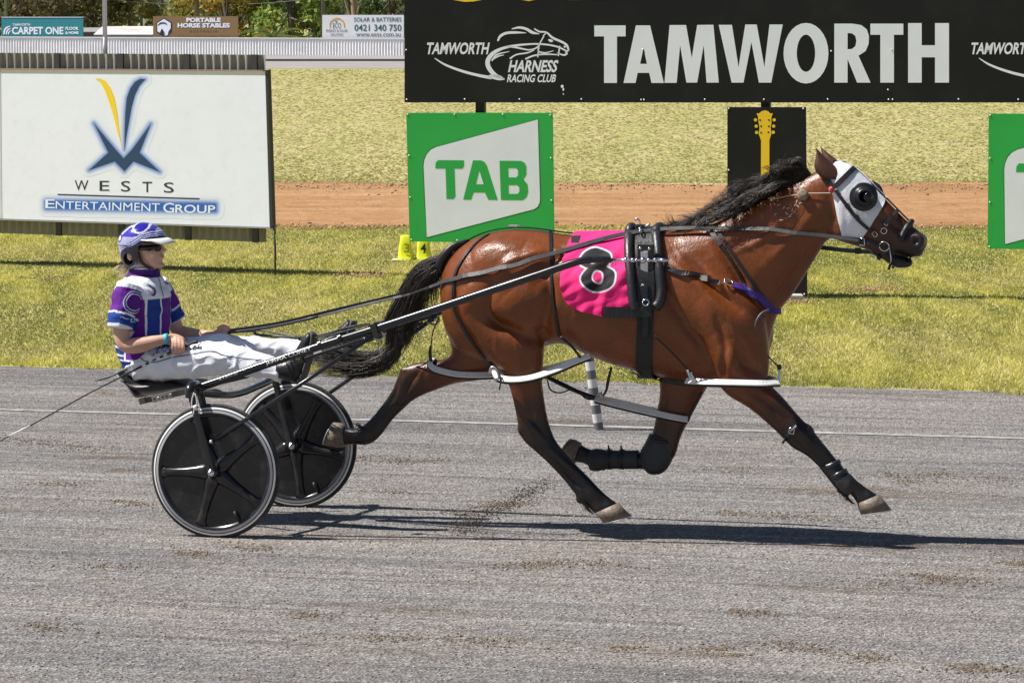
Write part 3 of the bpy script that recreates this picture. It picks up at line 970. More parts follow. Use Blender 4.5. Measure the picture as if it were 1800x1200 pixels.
def strokes_mesh(lst, mapper, sub=6):
    mb = MB()
    for pts, w in lst:
        a, b = stroke_poly(pts, w, sub); m = len(a)
        V = np.array([mapper(x, y) for x, y in np.vstack([a, b])])
        mb.add((V, [(i, i + 1, m + i + 1, m + i) for i in range(m - 1)]))
    return mb.verts, mb.F

def text_flat(s, bold=0.0, shear=0.0, space=1.0):
    cu = bpy.data.curves.new('t', 'FONT'); cu.body = s; cu.size = 1; cu.offset = bold; cu.shear = shear; cu.space_character = space
    cu.resolution_u = 3
    ob = bpy.data.objects.new('t', cu); COL.objects.link(ob)
    dg = bpy.context.evaluated_depsgraph_get(); ev = ob.evaluated_get(dg); me = ev.to_mesh()
    V = np.empty(len(me.vertices) * 3); me.vertices.foreach_get('co', V); V = V.reshape(-1, 3)[:, :2].copy()
    F = [tuple(p.vertices) for p in me.polygons]
    ev.to_mesh_clear(); bpy.data.objects.remove(ob); bpy.data.curves.remove(cu)
    return V, F

def text_px(s, quad, bold=0.0, shear=0.0, space=1.0):
    """text stretched into the four corner pixels (top left, top right, bottom right, bottom left)"""
    V, F = text_flat(s, bold, shear, space)
    lo, hi = V.min(0), V.max(0); uv = (V - lo) / (hi - lo)
    tl, tr, br, bl = [np.array(q, float) for q in quad]
    u, v = uv[:, :1], uv[:, 1:]
    return (bl * (1 - u) + br * u) * (1 - v) + (tl * (1 - u) + tr * u) * v, F

def rect(l, t, r, b): return ((l, t), (r, t), (r, b), (l, b))

def text_on(owner, s, quad, mapper, mat, name='lettering', **kw):
    pxs, F = text_px(s, quad, **kw)
    return part(name, owner, np.array([mapper(x, y) for x, y in pxs]), F, mat, False)

def ell(cx, cy, rx, ry, n=28): return [(cx + rx * math.cos(t), cy + ry * math.sin(t)) for t in np.arange(n) * 2 * math.pi / n]

LETW = M('white_vinyl', (0.82, 0.86, 0.98), 0.5, 0.05, 3)
BOARDK = M('black_board', (0.0095, 0.0095, 0.011), 0.55, 0.2, 2, spec=0.25, dirt=(0.04, 0.037, 0.035), dirt_amt=0.2, dscale=2)
TABG = M('green_board', (0.020, 0.42, 0.070), 0.5, 0.06, 1.5)
YELLOW = M('yellow_vinyl', (0.92, 0.60, 0.012), 0.5, 0.05, 3)
POSTK = M('black_post', (0.015, 0.015, 0.016), 0.5, 0.2, 4)
SCREW = M('screw_heads', (0.8, 0.8, 0.8), 0.35, 0.05, metal=0.3)
def screws(owner, pts, pl, off, r=0.008):
    mb = MB()
    for x, y in pts:
        mb.add(lathe([(0.0005, 0.006), (r * .7, 0.005), (r, 0.0)], pl.pt(x, y, off), pl.n, 8))
    o = part('screws', owner, mb.verts, mb.F, SCREW); o['kind'] = 'stuff'

GB = G(1347, 524)
gp = Plane(GB, (-math.sin(R(15)), -math.cos(R(15)), 0))
board = thing('gantry_board', 'long black board reading TAMWORTH in large white capitals', 'sign board', GB)
part('panel', board, *slab(rect(711, -130, 2002, 180.5), gp, 0.0, 0.03), BOARDK, False)
GFR = M('board_frame', (0.03, 0.03, 0.032), 0.5)
part('back_rail', board, *slab(rect(720, 20, 1995, 34), gp, -0.033, 0.05), GFR, False)
part('back_rail', board, *slab(rect(720, 140, 1995, 154), gp, -0.033, 0.05), GFR, False)
mg = lambda x, y: gp.pt(x, y, 0.0015)
z3 = lambda l: [(690 + x / 3.214, y / 3.214) for x, y in l]
z4 = lambda l: [(1240 + x / 3.214, y / 3.214) for x, y in l]
big = [
 [z3([(1140, 145), (1317, 145), (1317, 207), (1268, 207), (1268, 470), (1195, 470), (1195, 207), (1140, 207)])],
 [z3([(1375, 145), (1455, 145), (1533, 470), (1463, 470), (1450, 413), (1385, 413), (1373, 470), (1305, 470)]), z3([(1418, 270), (1437, 362), (1399, 362)])],
 [[(1168, 146), (1177, 44.5), (1206, 44.5), (1216, 102), (1225.5, 44.3), (1254, 44), (1263.5, 145.6), (1242, 145.6), (1237, 80), (1225.5, 145.6), (1206.5, 145.6), (1195.5, 80), (1189.5, 146)]],
 [z4([(75, 142), (150, 142), (187, 380), (225, 140), (290, 140), (333, 380), (362, 140), (437, 140), (372, 468), (302, 468), (260, 240), (215, 468), (148, 468)])],
 [z4(ell(568, 302, 127, 171)), z4(ell(568, 302, 52, 105))],
 [z4([(728, 135), (830, 135), (880, 143), (912, 168), (924, 205), (922, 250), (905, 290), (865, 316), (933, 468), (857, 468), (803, 335), (803, 468), (728, 468)]), z4([(803, 188), (828, 190), (847, 205), (853, 232), (847, 262), (828, 278), (803, 280)])],
 [z4([(932, 135), (1118, 135), (1118, 198), (1065, 198), (1065, 468), (988, 468), (988, 198), (932, 198)])],
 [z4([(1145, 132), (1222, 132), (1222, 257), (1297, 257), (1297, 132), (1376, 132), (1376, 468), (1297, 468), (1297, 325), (1222, 325), (1222, 468), (1145, 468)])]]
for it in big:
    part('letter', board, *fill([it], mg), LETW, False)
text_on(board, 'GOLDEN GUITAR', ((760, -82), (1960, -103), (1960, -12), (760, 4.8)), mg, YELLOW, bold=0.02)
def club(dx, cut):
    m2 = lambda x, y: gp.pt(x + dx, y, 0.0015)
    text_on(board, 'TAMWORTH', ((749 + 2, 75), (861, 75), (859, 96), (749, 96)), m2, LETW, bold=0.028, shear=0.12)
    text_on(board, 'HARNESS', ((895, 106), (982, 106), (979, 127.5), (893, 127.5)), m2, LETW, bold=0.03, shear=0.15)
    text_on(board, 'RACING CLUB', ((892, 131), (978, 131), (976, 145), (891, 145)), m2, LETW, bold=0.025, shear=0.15)
    zz = lambda l: [(690 + x / 3.214, y / 3.214) for x, y in l]
    st = [(zz([(238, 330), (300, 368), (400, 405), (500, 430), (560, 440)]), [1.5, 3.5, 4.5, 5, 6]),
          (zz([(545, 432), (600, 440), (633, 450)]), [5, 9, 1.5]),
          (zz([(632, 447), (580, 425), (545, 385), (538, 345), (565, 305), (620, 275), (700, 258), (790, 250), (860, 252), (930, 265), (985, 290)]), [2, 7, 8, 8, 7, 5, 4, 3, 3, 3, 2.5]),
          (zz([(594, 233), (610, 205), (645, 188), (700, 185), (755, 187)]), [3, 4.5, 4.5, 4, 1]),
          (zz([(673, 165), (715, 157), (755, 165), (790, 185), (830, 193)]), [1.5, 4, 4.5, 5, 1]),
          (zz([(800, 163), (830, 180), (870, 185), (905, 215), (960, 240), (985, 258), (995, 285)]), [2, 3, 3, 4, 4, 4, 3]),
          (zz([(995, 285), (980, 295), (985, 305), (965, 312), (930, 300)]), [3, 3, 3, 3, 1.5]),
          (zz([(930, 310), (880, 308), (830, 310), (790, 318), (750, 335)]), [2, 2.5, 2.5, 3, 3]),
          (zz([(830, 245), (815, 270), (770, 283), (700, 270), (640, 265)]), [1.5, 2.5, 2.5, 3, 1]),
          (zz([(825, 262), (825, 290), (860, 300), (910, 288)]), [2, 2.5, 2.5, 1]),
          (zz([(855, 205), (830, 255), (820, 325)]), 2.2), (zz([(850, 205), (870, 185)]), 2),
          (zz([(945, 260), (936, 318)]), 2.5), (zz([(880, 225), (895, 232), (908, 234)]), [2, 5, 1]),
          (zz([(968, 262), (978, 268)]), 3.5),
          (zz([(560, 345), (590, 310), (660, 292)]), [3, 3, 1]), (zz([(570, 335), (600, 318), (630, 312)]), [2, 2.5, 1]),
          (zz([(800, 285), (760, 300), (700, 310), (662, 333)]), [1.5, 2.5, 2.5, 3])]
    part('horse_emblem', board, *strokes_mesh(st, m2), LETW, False)
club(0, None)
club(957, None)
screws(board, [(715, 175), (817, 174.5), (913, 174.5), (1022, 174.5), (1127, 175.5), (1132, 175.5), (1239, 175), (1343, 175), (1455, 174.5), (1562, 175), (1569, 175), (1685, 174.5), (1790, 175), (1900, 175), (714, 88), (1130, 87), (1461, 90), (1567, 87), (1561, 158)], gp, 0.002)
# scuff where the paint has chipped
part('paint_chip', board, *fill([[[(985.5, 151), (988, 149), (991, 151), (990, 154), (992, 157), (990.5, 160.5), (988.5, 159), (989, 155.5), (986, 154)]], [[(989, 164.5), (990.5, 164), (991.5, 166), (990, 167.5)]]], mg), LETW, False)
for px in (843.5, 1347, 1866):
    a, b = gp.pt(px - 8, -125, -0.085), gp.pt(px + 8, -125, -0.085)
    c = (a + b) / 2 - gp.n * 0.03
    part('post', board, *box((c[0], c[1], a[2] / 2), (np.linalg.norm(b - a), 0.06, a[2]), np.array([unit(b - a), gp.n, [0, 0, 1]])), POSTK, False)

def tab_sign(corn, full, label, base_px):
    """green board with the white slanted badge; full = pixel box of the badge drawing"""
    t = thing('betting_sign', label, 'sign', gp.pt(*base_px), group=None)
    part('panel', t, *slab(corn, gp, 0.03, 0.02), TABG, False)
    tl, tr, br, bl = [np.array(c, float) for c in corn]
    def mp(off):
        def f(x, y):
            u = (x - 90) / 1000.0; v = (y - 108) / 878.0
            q = (tl * (1 - u) + tr * u) * (1 - v) + (bl * (1 - u) + br * u) * v
            return gp.pt(q[0], q[1], off)
        return f
    badge = [[(990, 153), (997, 690), (993, 715), (980, 740), (955, 757), (210, 955), (200, 470), (206, 430), (224, 390), (252, 360), (290, 341)]]
    edge = 6
    ob = []
    cx, cy = 600, 555
    for x, y in badge[0]:
        d = math.hypot(x - cx, y - cy); ob.append((x + (x - cx) / d * edge, y + (y - cy) / d * edge))
    part('badge_edge', t, *fill([[ob]], mp(0.031)), M('dark_green_edge', (0.012, 0.12, 0.03), 0.5), False)
    b = part('badge', t, *fill([badge], mp(0.0322)), LETW, False)
    let = [[[(300, 430), (478, 430), (478, 470), (465, 487), (412, 487), (414, 675), (400, 694), (352, 694), (350, 487), (280, 487), (283, 448)]],
           [[(540, 430), (595, 430), (618, 440), (634, 462), (705, 697), (640, 697), (618, 648), (540, 648), (522, 697), (467, 697)], [(582, 500), (610, 592), (557, 592)]],
           [[(722, 432), (870, 432), (895, 445), (907, 470), (905, 525), (885, 557), (912, 590), (916, 640), (905, 675), (878, 697), (727, 697)],
            [(782, 481), (835, 481), (848, 495), (848, 530), (835, 544), (782, 544)], [(782, 596), (840, 596), (855, 610), (855, 642), (840, 655), (782, 655)]]]
    for it in let:
        part('letter', b, *fill([it], mp(0.0334)), TABG, False)
    sc = []
    for u, v in ((.01, .012), (.33, .012), (.66, .012), (.985, .017), (.012, .33), (.012, .655), (.985, .345), (.985, .67), (.012, .985), (.33, .985), (.66, .985), (.985, .985)):
        q = (tl * (1 - u) + tr * u) * (1 - v) + (bl * (1 - u) + br * u) * v
        sc.append(tuple(q))
    screws(t, sc, gp, 0.031)
    return t
tab_sign([(714, 198.5), (971, 198.5), (974, 428), (720, 424.5)], None, 'square green sign reading TAB hanging on the left post of the black board', (843, 524))
tab_sign([(1738, 200), (1995, 201), (1992, 441), (1736, 437)], None, 'green sign cut off by the right edge of the photo', (1866, 524))
gt = thing('guitar_panel', 'tall black panel with a yellow guitar headstock behind the horse neck', 'sign', gp.pt(1347, 524))
part('panel', gt, *slab([(1278.5, 188.5), (1416.5, 188.5), (1418.5, 521), (1278.5, 519)], gp, 0.03, 0.02), BOARDK, False)
z6 = lambda l: [(1250 + x / 3.076, 170 + y / 3.076) for x, y in l]
mgp = lambda x, y: gp.pt(x, y, 0.0315)
gtr = [z6([(290, 74), (308, 79), (321, 92), (334, 90), (326, 112), (326, 142), (322, 168), (326, 200), (315, 236), (315, 900), (268, 900), (270, 236), (257, 200), (262, 168), (257, 142), (254, 112), (246, 90), (259, 92), (272, 80)])]
gu = part('guitar_neck', gt, *fill([gtr], mgp), YELLOW, False)
mgq = lambda x, y: gp.pt(x, y, 0.033)
for x, y in ((240, 126), (341, 126), (244, 160), (338, 160), (246, 194), (336, 193)):
    part('tuning_peg', gu, *fill([[z6(ell(x, y, 9, 9, 12))]], mgp), YELLOW, False)
for x, y in ((265, 127), (313, 127), (270, 160), (312, 160), (270, 195), (310, 193)):
    part('peg_hole', gu, *fill([[z6(ell(x, y, 5, 5, 10))]], mgq), BOARDK, False)
screws(gt, [(1281, 191), (1412, 191), (1281, 299), (1413, 300), (1414, 517), (1282, 516)], gp, 0.031)
CONC = M('concrete', (0.50, 0.48, 0.45), 0.85, 0.2, 12, 0.5, 40)
V_, F_ = bbox_bevel(G(1388, 531) + np.array([0, 0, 0.035]), (0.24, 0.2, 0.075), None, 0.01)
solo('concrete_block', V_, F_, CONC, 'pale concrete block at the foot of the black panel', 'block', smooth=False)

# ---- the white sponsor board on its dark corrugated screen
WB = G(484, 486)
wdir = unit(np.array([math.cos(R(-29)), math.sin(R(-29)), 0])); wn_ = np.array([wdir[1], -wdir[0], 0])
wp_ = Plane(WB, wn_)
SCREEN = M('grey_corrugated_sheet', (0.25, 0.245, 0.225), 0.6, 0.18, 3, dirt=(0.22, 0.19, 0.15), dirt_amt=0.35, dscale=4)
SPOST = M('dark_screen_post', (0.035, 0.036, 0.042), 0.5, 0.15, 4)
scr = thing('corrugated_screen', 'grey corrugated screen with dark posts behind the white board', 'screen', WB)
zt = wp_.pt(456, 97)[2]; zb = wp_.pt(470, 427)[2]
xr = np.dot(wp_.pt(462, 260) - WB, wdir)
posts_px = [(-140, -140), (-22, -22), (90, 104), (203, 214), (318, 332), (438, 449)]
edges = [np.dot(wp_.pt((a + b) / 2, 260) - WB, wdir) for a, b in posts_px] + [xr]
for i in range(len(edges) - 1):
    L = edges[i + 1] - edges[i]
    V_, F_ = corr(WB + wdir * edges[i] - wn_ * 0.082, L - 0.002, wdir, wn_, zt - zb, zb, 0.098, 0.020, 8)
    part('screen_sheet', scr, V_, F_, SCREEN)
for e in edges[:-1]:
    part('screen_post', scr, *box(WB + wdir * e - wn_ * 0.052 + np.array([0, 0, (zt + zb) / 2]), (0.066, 0.024, zt - zb + 0.006), np.array([wdir, wn_, [0, 0, 1]])), SPOST, False)
for off in (np.dot(wp_.pt(252, 300) - WB, wdir), edges[0] + 0.1, -0.02):
    pass
# the screen's legs: a thin rod at the right end and one hidden behind the driver
rodm = M('dark_rod', (0.03, 0.03, 0.03), 0.5)
wb_ = thing('sponsor_board', 'white board with blue star logo reading WESTS ENTERTAINMENT GROUP', 'sign board', WB)
WPANEL = M('white_board', (0.80, 0.835, 0.95), 0.45, 0.03, 1.5, dirt=(0.62, 0.61, 0.60), dirt_amt=0.22, dscale=9)
part('panel', wb_, *slab([(-160, 121), (-2, 122.3), (466, 125.5), (474, 399), (-2, 384), (-160, 379)], wp_, 0.0, 0.03), WPANEL, False)
part('side_frame', wb_, *slab([(466.5, 124), (470.5, 124), (479.5, 400), (474.5, 400)], wp_, 0.012, 0.06), rodm, False)
PINK = M('faded_red_edge', (0.33, 0.2, 0.19), 0.6)
part('top_rail', wb_, *slab([(-160, 119.2), (470, 123.6), (470, 125.4), (-160, 121)], wp_, 0.014, 0.05), PINK, False)
part('bottom_rail', wb_, *slab([(-160, 379.5), (476, 399.3), (476, 402), (-160, 382)], wp_, 0.010, 0.045), M('grey_rail', (0.30, 0.30, 0.29), 0.5), False)
part('joint_strip', wb_, *slab([(-5, 124), (0.5, 124), (3, 383.5), (-3, 383.5)], wp_, 0.004, 0.004), M('pale_blue_strip', (0.62, 0.63, 0.74), 0.5), False)
part('support_rod', wb_, *tube([WB + np.array([0, 0, -0.05]), WB + np.array([0, 0, 0.30]), wp_.pt(481, 398, -0.01)], 0.011, 8), rodm)
part('rod_bracket', wb_, *tube([wp_.pt(474, 401, 0.0), wp_.pt(483, 400, 0.0), wp_.pt(483.5, 412, 0)], 0.010, 6), rodm)
part('corner_hook', wb_, *tube([wp_.pt(462, 124, 0.03), wp_.pt(471, 124.5, 0.03), wp_.pt(475, 123, 0.0)], 0.008, 6), rodm)
for k in (np.dot(wp_.pt(256, 300) - WB, wdir), edges[0]):
    q = WB + wdir * k - wn_ * 0.12
    part('support_leg', wb_, *box(q + np.array([0, 0, zt / 2]), (0.05, 0.05, zt), np.array([wdir, wn_, [0, 0, 1]])), rodm, False)
# the print: halo, star, two horns, words
z2 = lambda l: [(x / 2.926, 90 + y / 2.926) for x, y in l]
star = z2([(483, 372), (557, 522), (458, 612), (590, 567), (640, 617), (688, 567), (820, 622), (715, 522), (775, 375), (636, 552), (596, 512)])
star = z2([(483, 372), (596, 508), (636, 552), (680, 505), (775, 375), (717, 522), (822, 621), (686, 567), (640, 617), (590, 567), (458, 612), (557, 522)])
hornb = z2([(748, 146), (722, 143), (695, 158), (670, 192), (652, 240), (645, 310), (641, 400), (640, 510), (648, 450), (662, 370), (676, 290), (694, 225), (716, 180), (735, 158)])
horny = z2([(490, 143), (512, 140), (540, 152), (566, 185), (588, 240), (603, 320), (615, 410), (627, 495), (605, 420), (585, 340), (562, 265), (540, 205), (515, 160)])
gx, gy = np.meshgrid(np.arange(60, 400, 1.6), np.arange(128, 388, 1.6), indexing='ij')
dd_ = np.minimum(dist_poly(gx, gy, star, True), dist_poly(gx, gy, hornb, True) + 1.0)
dd_ = np.minimum(dd_, np.where(in_poly(gx, gy, star) | in_poly(gx, gy, hornb), 0, 1e9))
h1 = np.exp(-(dd_ / 6.0) ** 2) * 0.80
line0 = 359.0 + (gx - 232) * 0.017
bx = np.maximum(np.abs(gx - 230) - 148, 0); by = np.maximum(np.abs(gy - line0 - 3.5) - 5, 0)
h2 = np.exp(-(np.hypot(bx, by) / 8.0) ** 2)
hh = np.clip(np.maximum(h1, h2), 0, 1)[..., None]
wcol = np.array([0.80, 0.835, 0.95]); bcol = np.array([0.025, 0.13, 0.50])
hcol = wcol * (1 - hh) + (np.array([0.10, 0.28, 0.75]) * (1 - hh) + bcol * hh) * hh
keep = hh[..., 0] > 0.03
idx = -np.ones(gx.shape, int)
Fk = []
nu, nv = gx.shape
cell = keep[:-1, :-1] | keep[1:, :-1] | keep[:-1, 1:] | keep[1:, 1:]
need = np.zeros(gx.shape, bool)
need[:-1, :-1] |= cell; need[1:, :-1] |= cell; need[:-1, 1:] |= cell; need[1:, 1:] |= cell
idx[need] = np.arange(need.sum())
Fk = [(idx[i, j], idx[i, j + 1], idx[i + 1, j + 1], idx[i + 1, j]) for i, j in zip(*np.where(cell))]
Vk = np.array([wp_.pt(x, y, 0.001) for x, y in zip(gx[need], gy[need])])
part('logo_halo', wb_, Vk, Fk, PRINTED, False, hcol[need])
mw = lambda x, y: wp_.pt(x, y, 0.0022)
NAVY = M('navy_vinyl', (0.018, 0.055, 0.13), 0.5, 0.05)
part('logo_star', wb_, *fill([[star]], mw), NAVY, False)
part('logo_horn', wb_, *fill([[hornb]], mw), NAVY, False)
part('logo_horn', wb_, *fill([[horny]], mw), M('horn_yellow', (0.90, 0.62, 0.015), 0.5, 0.05), False)
INK = M('dark_ink', (0.02, 0.022, 0.05), 0.5, 0.05)
for ch, l, r_, t, b in (('W', 384, 454, 664, 716), ('E', 512, 562, 667, 718), ('S', 622, 670, 668, 722), ('T', 732, 782, 672, 725), ('S', 842, 894, 675, 728)):
    q = z2(list(rect(l, t, r_, b)))
    text_on(wb_, ch, q, mw, INK)
part('logo_line', wb_, *fill([[z2([(296, 734), (1026, 756), (1026, 763), (296, 741)])]], mw), INK, False)
text_on(wb_, 'E', z2([(234, 762), (282, 763), (281, 808), (233, 807)]), mw, LETW, bold=0.006)
text_on(wb_, 'NTERTAINMENT', z2([(287, 771), (822, 783), (821, 826), (286, 810)]), mw, LETW, bold=0.0)
text_on(wb_, 'G', z2([(840, 779), (896, 781), (895, 832), (839, 830)]), mw, LETW, bold=0.006)
text_on(wb_, 'ROUP', z2([(902, 788), (1107, 793), (1106, 834), (901, 832)]), mw, LETW, bold=0.012)

# ---- three signs standing above the far fence
def far_sign(px, label, panelm, depth=0.0):
    l, t, r_, b = px
    c = FA + fdir * np.dot(at_plane((l + r_) / 2, 60, FA, fnrm) - FA, fdir)
    pl = Plane(FA - fnrm * 0.25, fnrm)
    sg = thing('advertising_sign', label, 'sign', np.array([c[0], c[1], 0]), group='advertising signs on the far fence')
    part('panel', sg, *slab(rect(l, t, r_, b), pl, 0.0, 0.05), panelm, False)
    for k in (0.12, 0.88):
        a = pl.pt(l + (r_ - l) * k, b, -0.09)
        part('post', sg, *box((a[0], a[1], (a[2] + .6) / 2), (0.08, 0.06, a[2] + .6)), STEEL, False)
    return sg, (lambda x, y: pl.pt(x, y, 0.012)), (lambda x, y: pl.pt(x, y, 0.02))
TEAL = M('teal_board', (0.025, 0.24, 0.27), 0.5, 0.05, 1)
sg, mp, mp2 = far_sign((2.5, 31, 146, 70), 'teal sign with white lettering at the left end of the far fence', TEAL)
text_on(sg, 'TAMWORTH', rect(22, 41.5, 53, 46), mp, LETW, bold=0.02)
text_on(sg, 'CARPET ONE', rect(21, 47.5, 111.5, 61), mp, LETW, bold=0.035)
text_on(sg, 'FLOOR', rect(115, 47.5, 138, 53), mp, LETW, bold=0.04)
text_on(sg, '& HOME', rect(115, 55.5, 138, 60.5), mp, LETW, bold=0.04)
part('edge_trim', sg, *slab(rect(2.5, 30.2, 146, 31.2), Plane(FA - fnrm * 0.25, fnrm), 0.02, 0.08), LETW, False)
part('logo_arcs', sg, *strokes_mesh([([(7, 61), (8, 54), (12, 49), (18, 46)], [2.5, 3, 3, 1]), ([(11, 61), (12, 56), (15, 52), (19, 50)], [2, 2.5, 2.5, .8]), ([(14.5, 61), (15.5, 57.5), (19, 54)], [2, 2.2, .8])], mp), LETW, False)
BROWN = M('brown_board', (0.235, 0.145, 0.062), 0.55, 0.06, 1)
sg, mp, mp2 = far_sign((269, 29, 418.5, 68.5), 'brown sign with a white horse head badge on the far fence', BROWN)
text_on(sg, 'PORTABLE', rect(327.5, 31.5, 388, 39.5), mp, LETW, bold=0.05)
text_on(sg, 'HORSE STABLES', rect(312, 41, 404, 49), mp, LETW, bold=0.045)
DBR = M('dark_brown_print', (0.08, 0.05, 0.03), 0.6)
text_on(sg, 'AUSTRALIA', rect(333, 53, 382, 57.5), mp, DBR, space=1.5)
text_on(sg, 'www.portablehorsestables.com.au', rect(312, 63, 404, 66.5), mp, DBR)
part('badge', sg, *fill([[[(288, 32), (302, 40), (301.5, 57), (289, 65), (275, 57), (275, 40)]]], mp), INK, False)
part('badge_face', sg, *fill([[[(288, 33.8), (300, 41), (300, 50), (296, 56), (295, 62), (290, 63.5), (287, 56), (284, 51), (281, 58), (276.6, 55.5), (276.6, 41)]]], mp2), LETW, False)
part('badge_mane', sg, *strokes_mesh([([(277.5, 45), (282, 41.5), (289, 41), (294, 43.5)], [1, 2.5, 2.5, 1]), ([(284, 51), (287, 55), (290, 61)], [1, 1.2, 1])], lambda x, y: mp2(x, y) + np.array([0, -0.01, 0])), INK, False)
PALE = M('pale_board', (0.72, 0.73, 0.77), 0.5, 0.04, 1)
sg, mp, mp2 = far_sign((566.5, 26.8, 709.5, 67.3), 'white sign with solar and batteries phone number on the far fence', PALE)
GREY = M('grey_ink', (0.09, 0.10, 0.12), 0.5); TEALI = M('dark_teal_ink', (0.02, 0.11, 0.12), 0.5)
text_on(sg, 'SOLAR & BATTERIES', rect(622, 31, 705.5, 38.5), mp, TEALI, bold=0.008)
text_on(sg, '0421 340 750', rect(623, 43.5, 705.5, 55), mp, TEALI, bold=0.012)
text_on(sg, 'www.eess.com.au', rect(626, 59, 704, 64.5), mp, GREY)
ORG_ = M('orange_ink', (0.70, 0.33, 0.05), 0.5)
part('logo_arc', sg, *strokes_mesh([([(580, 49), (581, 40), (587, 34.5), (592.5, 33), (598, 34.5), (604, 40), (605.5, 49)], [1.8, 2.2, 2.4, 2.4, 2.4, 2.2, 1.8])], mp), ORG_, False)
text_on(sg, 'ECO', rect(585, 41, 599.5, 50), mp, TEALI, bold=0.0)
part('logo_leaf', sg, *fill([[[(588, 37), (592, 36.5), (594, 39), (590, 39.5)]]], mp), M('green_ink', (0.05, 0.35, 0.10), 0.5), False)
text_on(sg, 'ENERGY & SOLAR', rect(573.5, 52, 611, 57), mp, GREY)
text_on(sg, 'SOLUTIONS', rect(581.5, 59, 603, 63.5), mp, GREY)

# ---- yellow number markers on the grass
LIME = M('lime_plastic', (0.80, 0.84, 0.02), 0.45, 0.06, 6)
CREAM = M('cream_base', (0.78, 0.77, 0.55), 0.5, 0.08, 6)
def marker(px, num, label, turn):
    c = G(px, 457.5); t = thing('number_marker', label, 'marker', c, group='yellow number markers')
    rings = []
    for z, w in ((0.012, .095), (0.02, .088), (0.14, .073), (0.262, .056), (0.268, .050)):
        q = []
        for a in np.arange(24) * 2 * math.pi / 24:
            ca, sa = math.cos(a), math.sin(a); e = 0.45
            q.append(c + np.array([w * math.copysign(abs(ca) ** e, ca), w * math.copysign(abs(sa) ** e, sa), z]))
        rings.append(np.array(q))
    part('cone', t, *rings_to_mesh(rings), LIME)
    part('base', t, *bbox_bevel(c + np.array([0, 0, 0.007]), (0.29, 0.29, 0.013), None, 0.004), CREAM, False)
    V, F = text_flat(num, 0.02)
    lo, hi = V.min(0), V.max(0); uv = (V - lo) / (hi - lo)
    wv = np.array([c + np.array([(u - .5) * 0.06 + turn, -0.0885 + 0.0, 0.085 + v * 0.10]) for u, v in uv])
    wv[:, 1] = c[1] - (0.0925 - (wv[:, 2] - 0.02) * 0.128)
    part('number', t, wv, F, INK if num == '4' else M('faded_number', (0.34, 0.36, 0.03), 0.6), False)
marker(713.5, '3', 'left of the two yellow number markers, partly behind the green sign', 0.012)
marker(744.5, '4', 'right of the two yellow number markers, showing a black 4', 0.0)

# ---- leaning grey-and-white banded marker post beside the lime line
c0 = P(1053, 757, 0); _g = G(1053, 757)
top = _g + np.array([-0.085, 0, 0.62]); bp = thing('banded_post', 'leaning grey and white banded marker post under the horse belly', 'marker post', _g)
GRYB = M('grey_band', (0.17, 0.17, 0.17), 0.6)
for k in range(11):
    t0, t1 = k / 11, (k + 1) / 11
    r_ = 0.031
    part('band', bp, *tube([_g + (top - _g) * t0, _g + (top - _g) * t1], r_, 24), WHITEPL if k % 2 else GRYB, False)
part('cap', bp, *ellipsoid(top, (0.031, 0.031, 0.012)), GRYB)
# ------------------------------------------------------------------ horse
NH, FH, NF, FF = -0.150, 0.150, -0.135, 0.135      # lateral places of the legs
TORSO = [
 (777, 488, 779, 548, 0.05), (788, 460, 790, 590, 0.135), (810, 434, 815, 622, 0.205), (845, 414, 850, 635, 0.250),
 (890, 404, 900, 632, 0.272), (940, 404, 945, 614, 0.275), (990, 411, 990, 604, 0.278, 0, 0.05), (1045, 415, 1045, 628, 0.290, 0, 0.10),
 (1100, 412, 1098, 646, 0.288, 0, 0.15), (1145, 406, 1145, 658, 0.265, 0, 0.22), (1190, 405, 1192, 668, 0.235, 0, 0.24),
 (1235, 412, 1246, 674, 0.215, 0, 0.20), (1280, 436, 1298, 668, 0.200, 0, 0.1), (1320, 476, 1333, 648, 0.165), (1343, 525, 1350, 618, 0.10)]
NECK = [
 (1150, 408, 1335, 655, 0.190), (1195, 404, 1352, 600, 0.165), (1248, 394, 1368, 552, 0.130), (1298, 371, 1396, 515, 0.108),
 (1345, 345, 1420, 476, 0.095), (1395, 320, 1438, 446, 0.088), (1440, 299, 1452, 424, 0.080), (1468, 290, 1466, 418, 0.072)]
HEAD = [
 (1436, 308, 1448, 405, 0.055), (1458, 287, 1460, 416, 0.078), (1480, 287, 1474, 423, 0.090), (1503, 299, 1491, 429, 0.093), (1526, 320, 1510, 434, 0.088),
 (1550, 344, 1528, 441, 0.071), (1572, 366, 1546, 446, 0.057), (1591, 385, 1562, 446, 0.050), (1606, 399, 1577, 444, 0.054),
 (1619, 409, 1592, 448, 0.056), (1628, 420, 1606, 452, 0.044), (1630, 430, 1618, 450, 0.022)]
JAW = [
 (1530, 428, 1536, 449, 0.035), (1550, 436, 1552, 456, 0.034), (1568, 444, 1566, 466, 0.036), (1586, 450, 1578, 471, 0.040), (1600, 456, 1592, 471, 0.036), (1606, 460, 1602, 468, 0.018)]
LEG_NH = [
 (790, 470, 915, 448, 0.06, -0.12), (783, 512, 938, 492, 0.098, -0.150), (800, 552, 953, 545, 0.112, -0.160), (838, 604, 958, 596, 0.104, -0.160),
 (872, 642, 955, 636, 0.086, -0.155), (893, 672, 953, 672, 0.070), (904, 712, 960, 722, 0.052), (911, 748, 969, 756, 0.046), (919, 772, 981, 780, 0.043),
 (940, 792, 997, 798, 0.037), (965, 815, 1014, 817, 0.032), (990, 842, 1035, 838, 0.031), (1012, 869, 1055, 860, 0.040), (1030, 887, 1070, 873, 0.035), (1046, 903, 1086, 885, 0.046)]
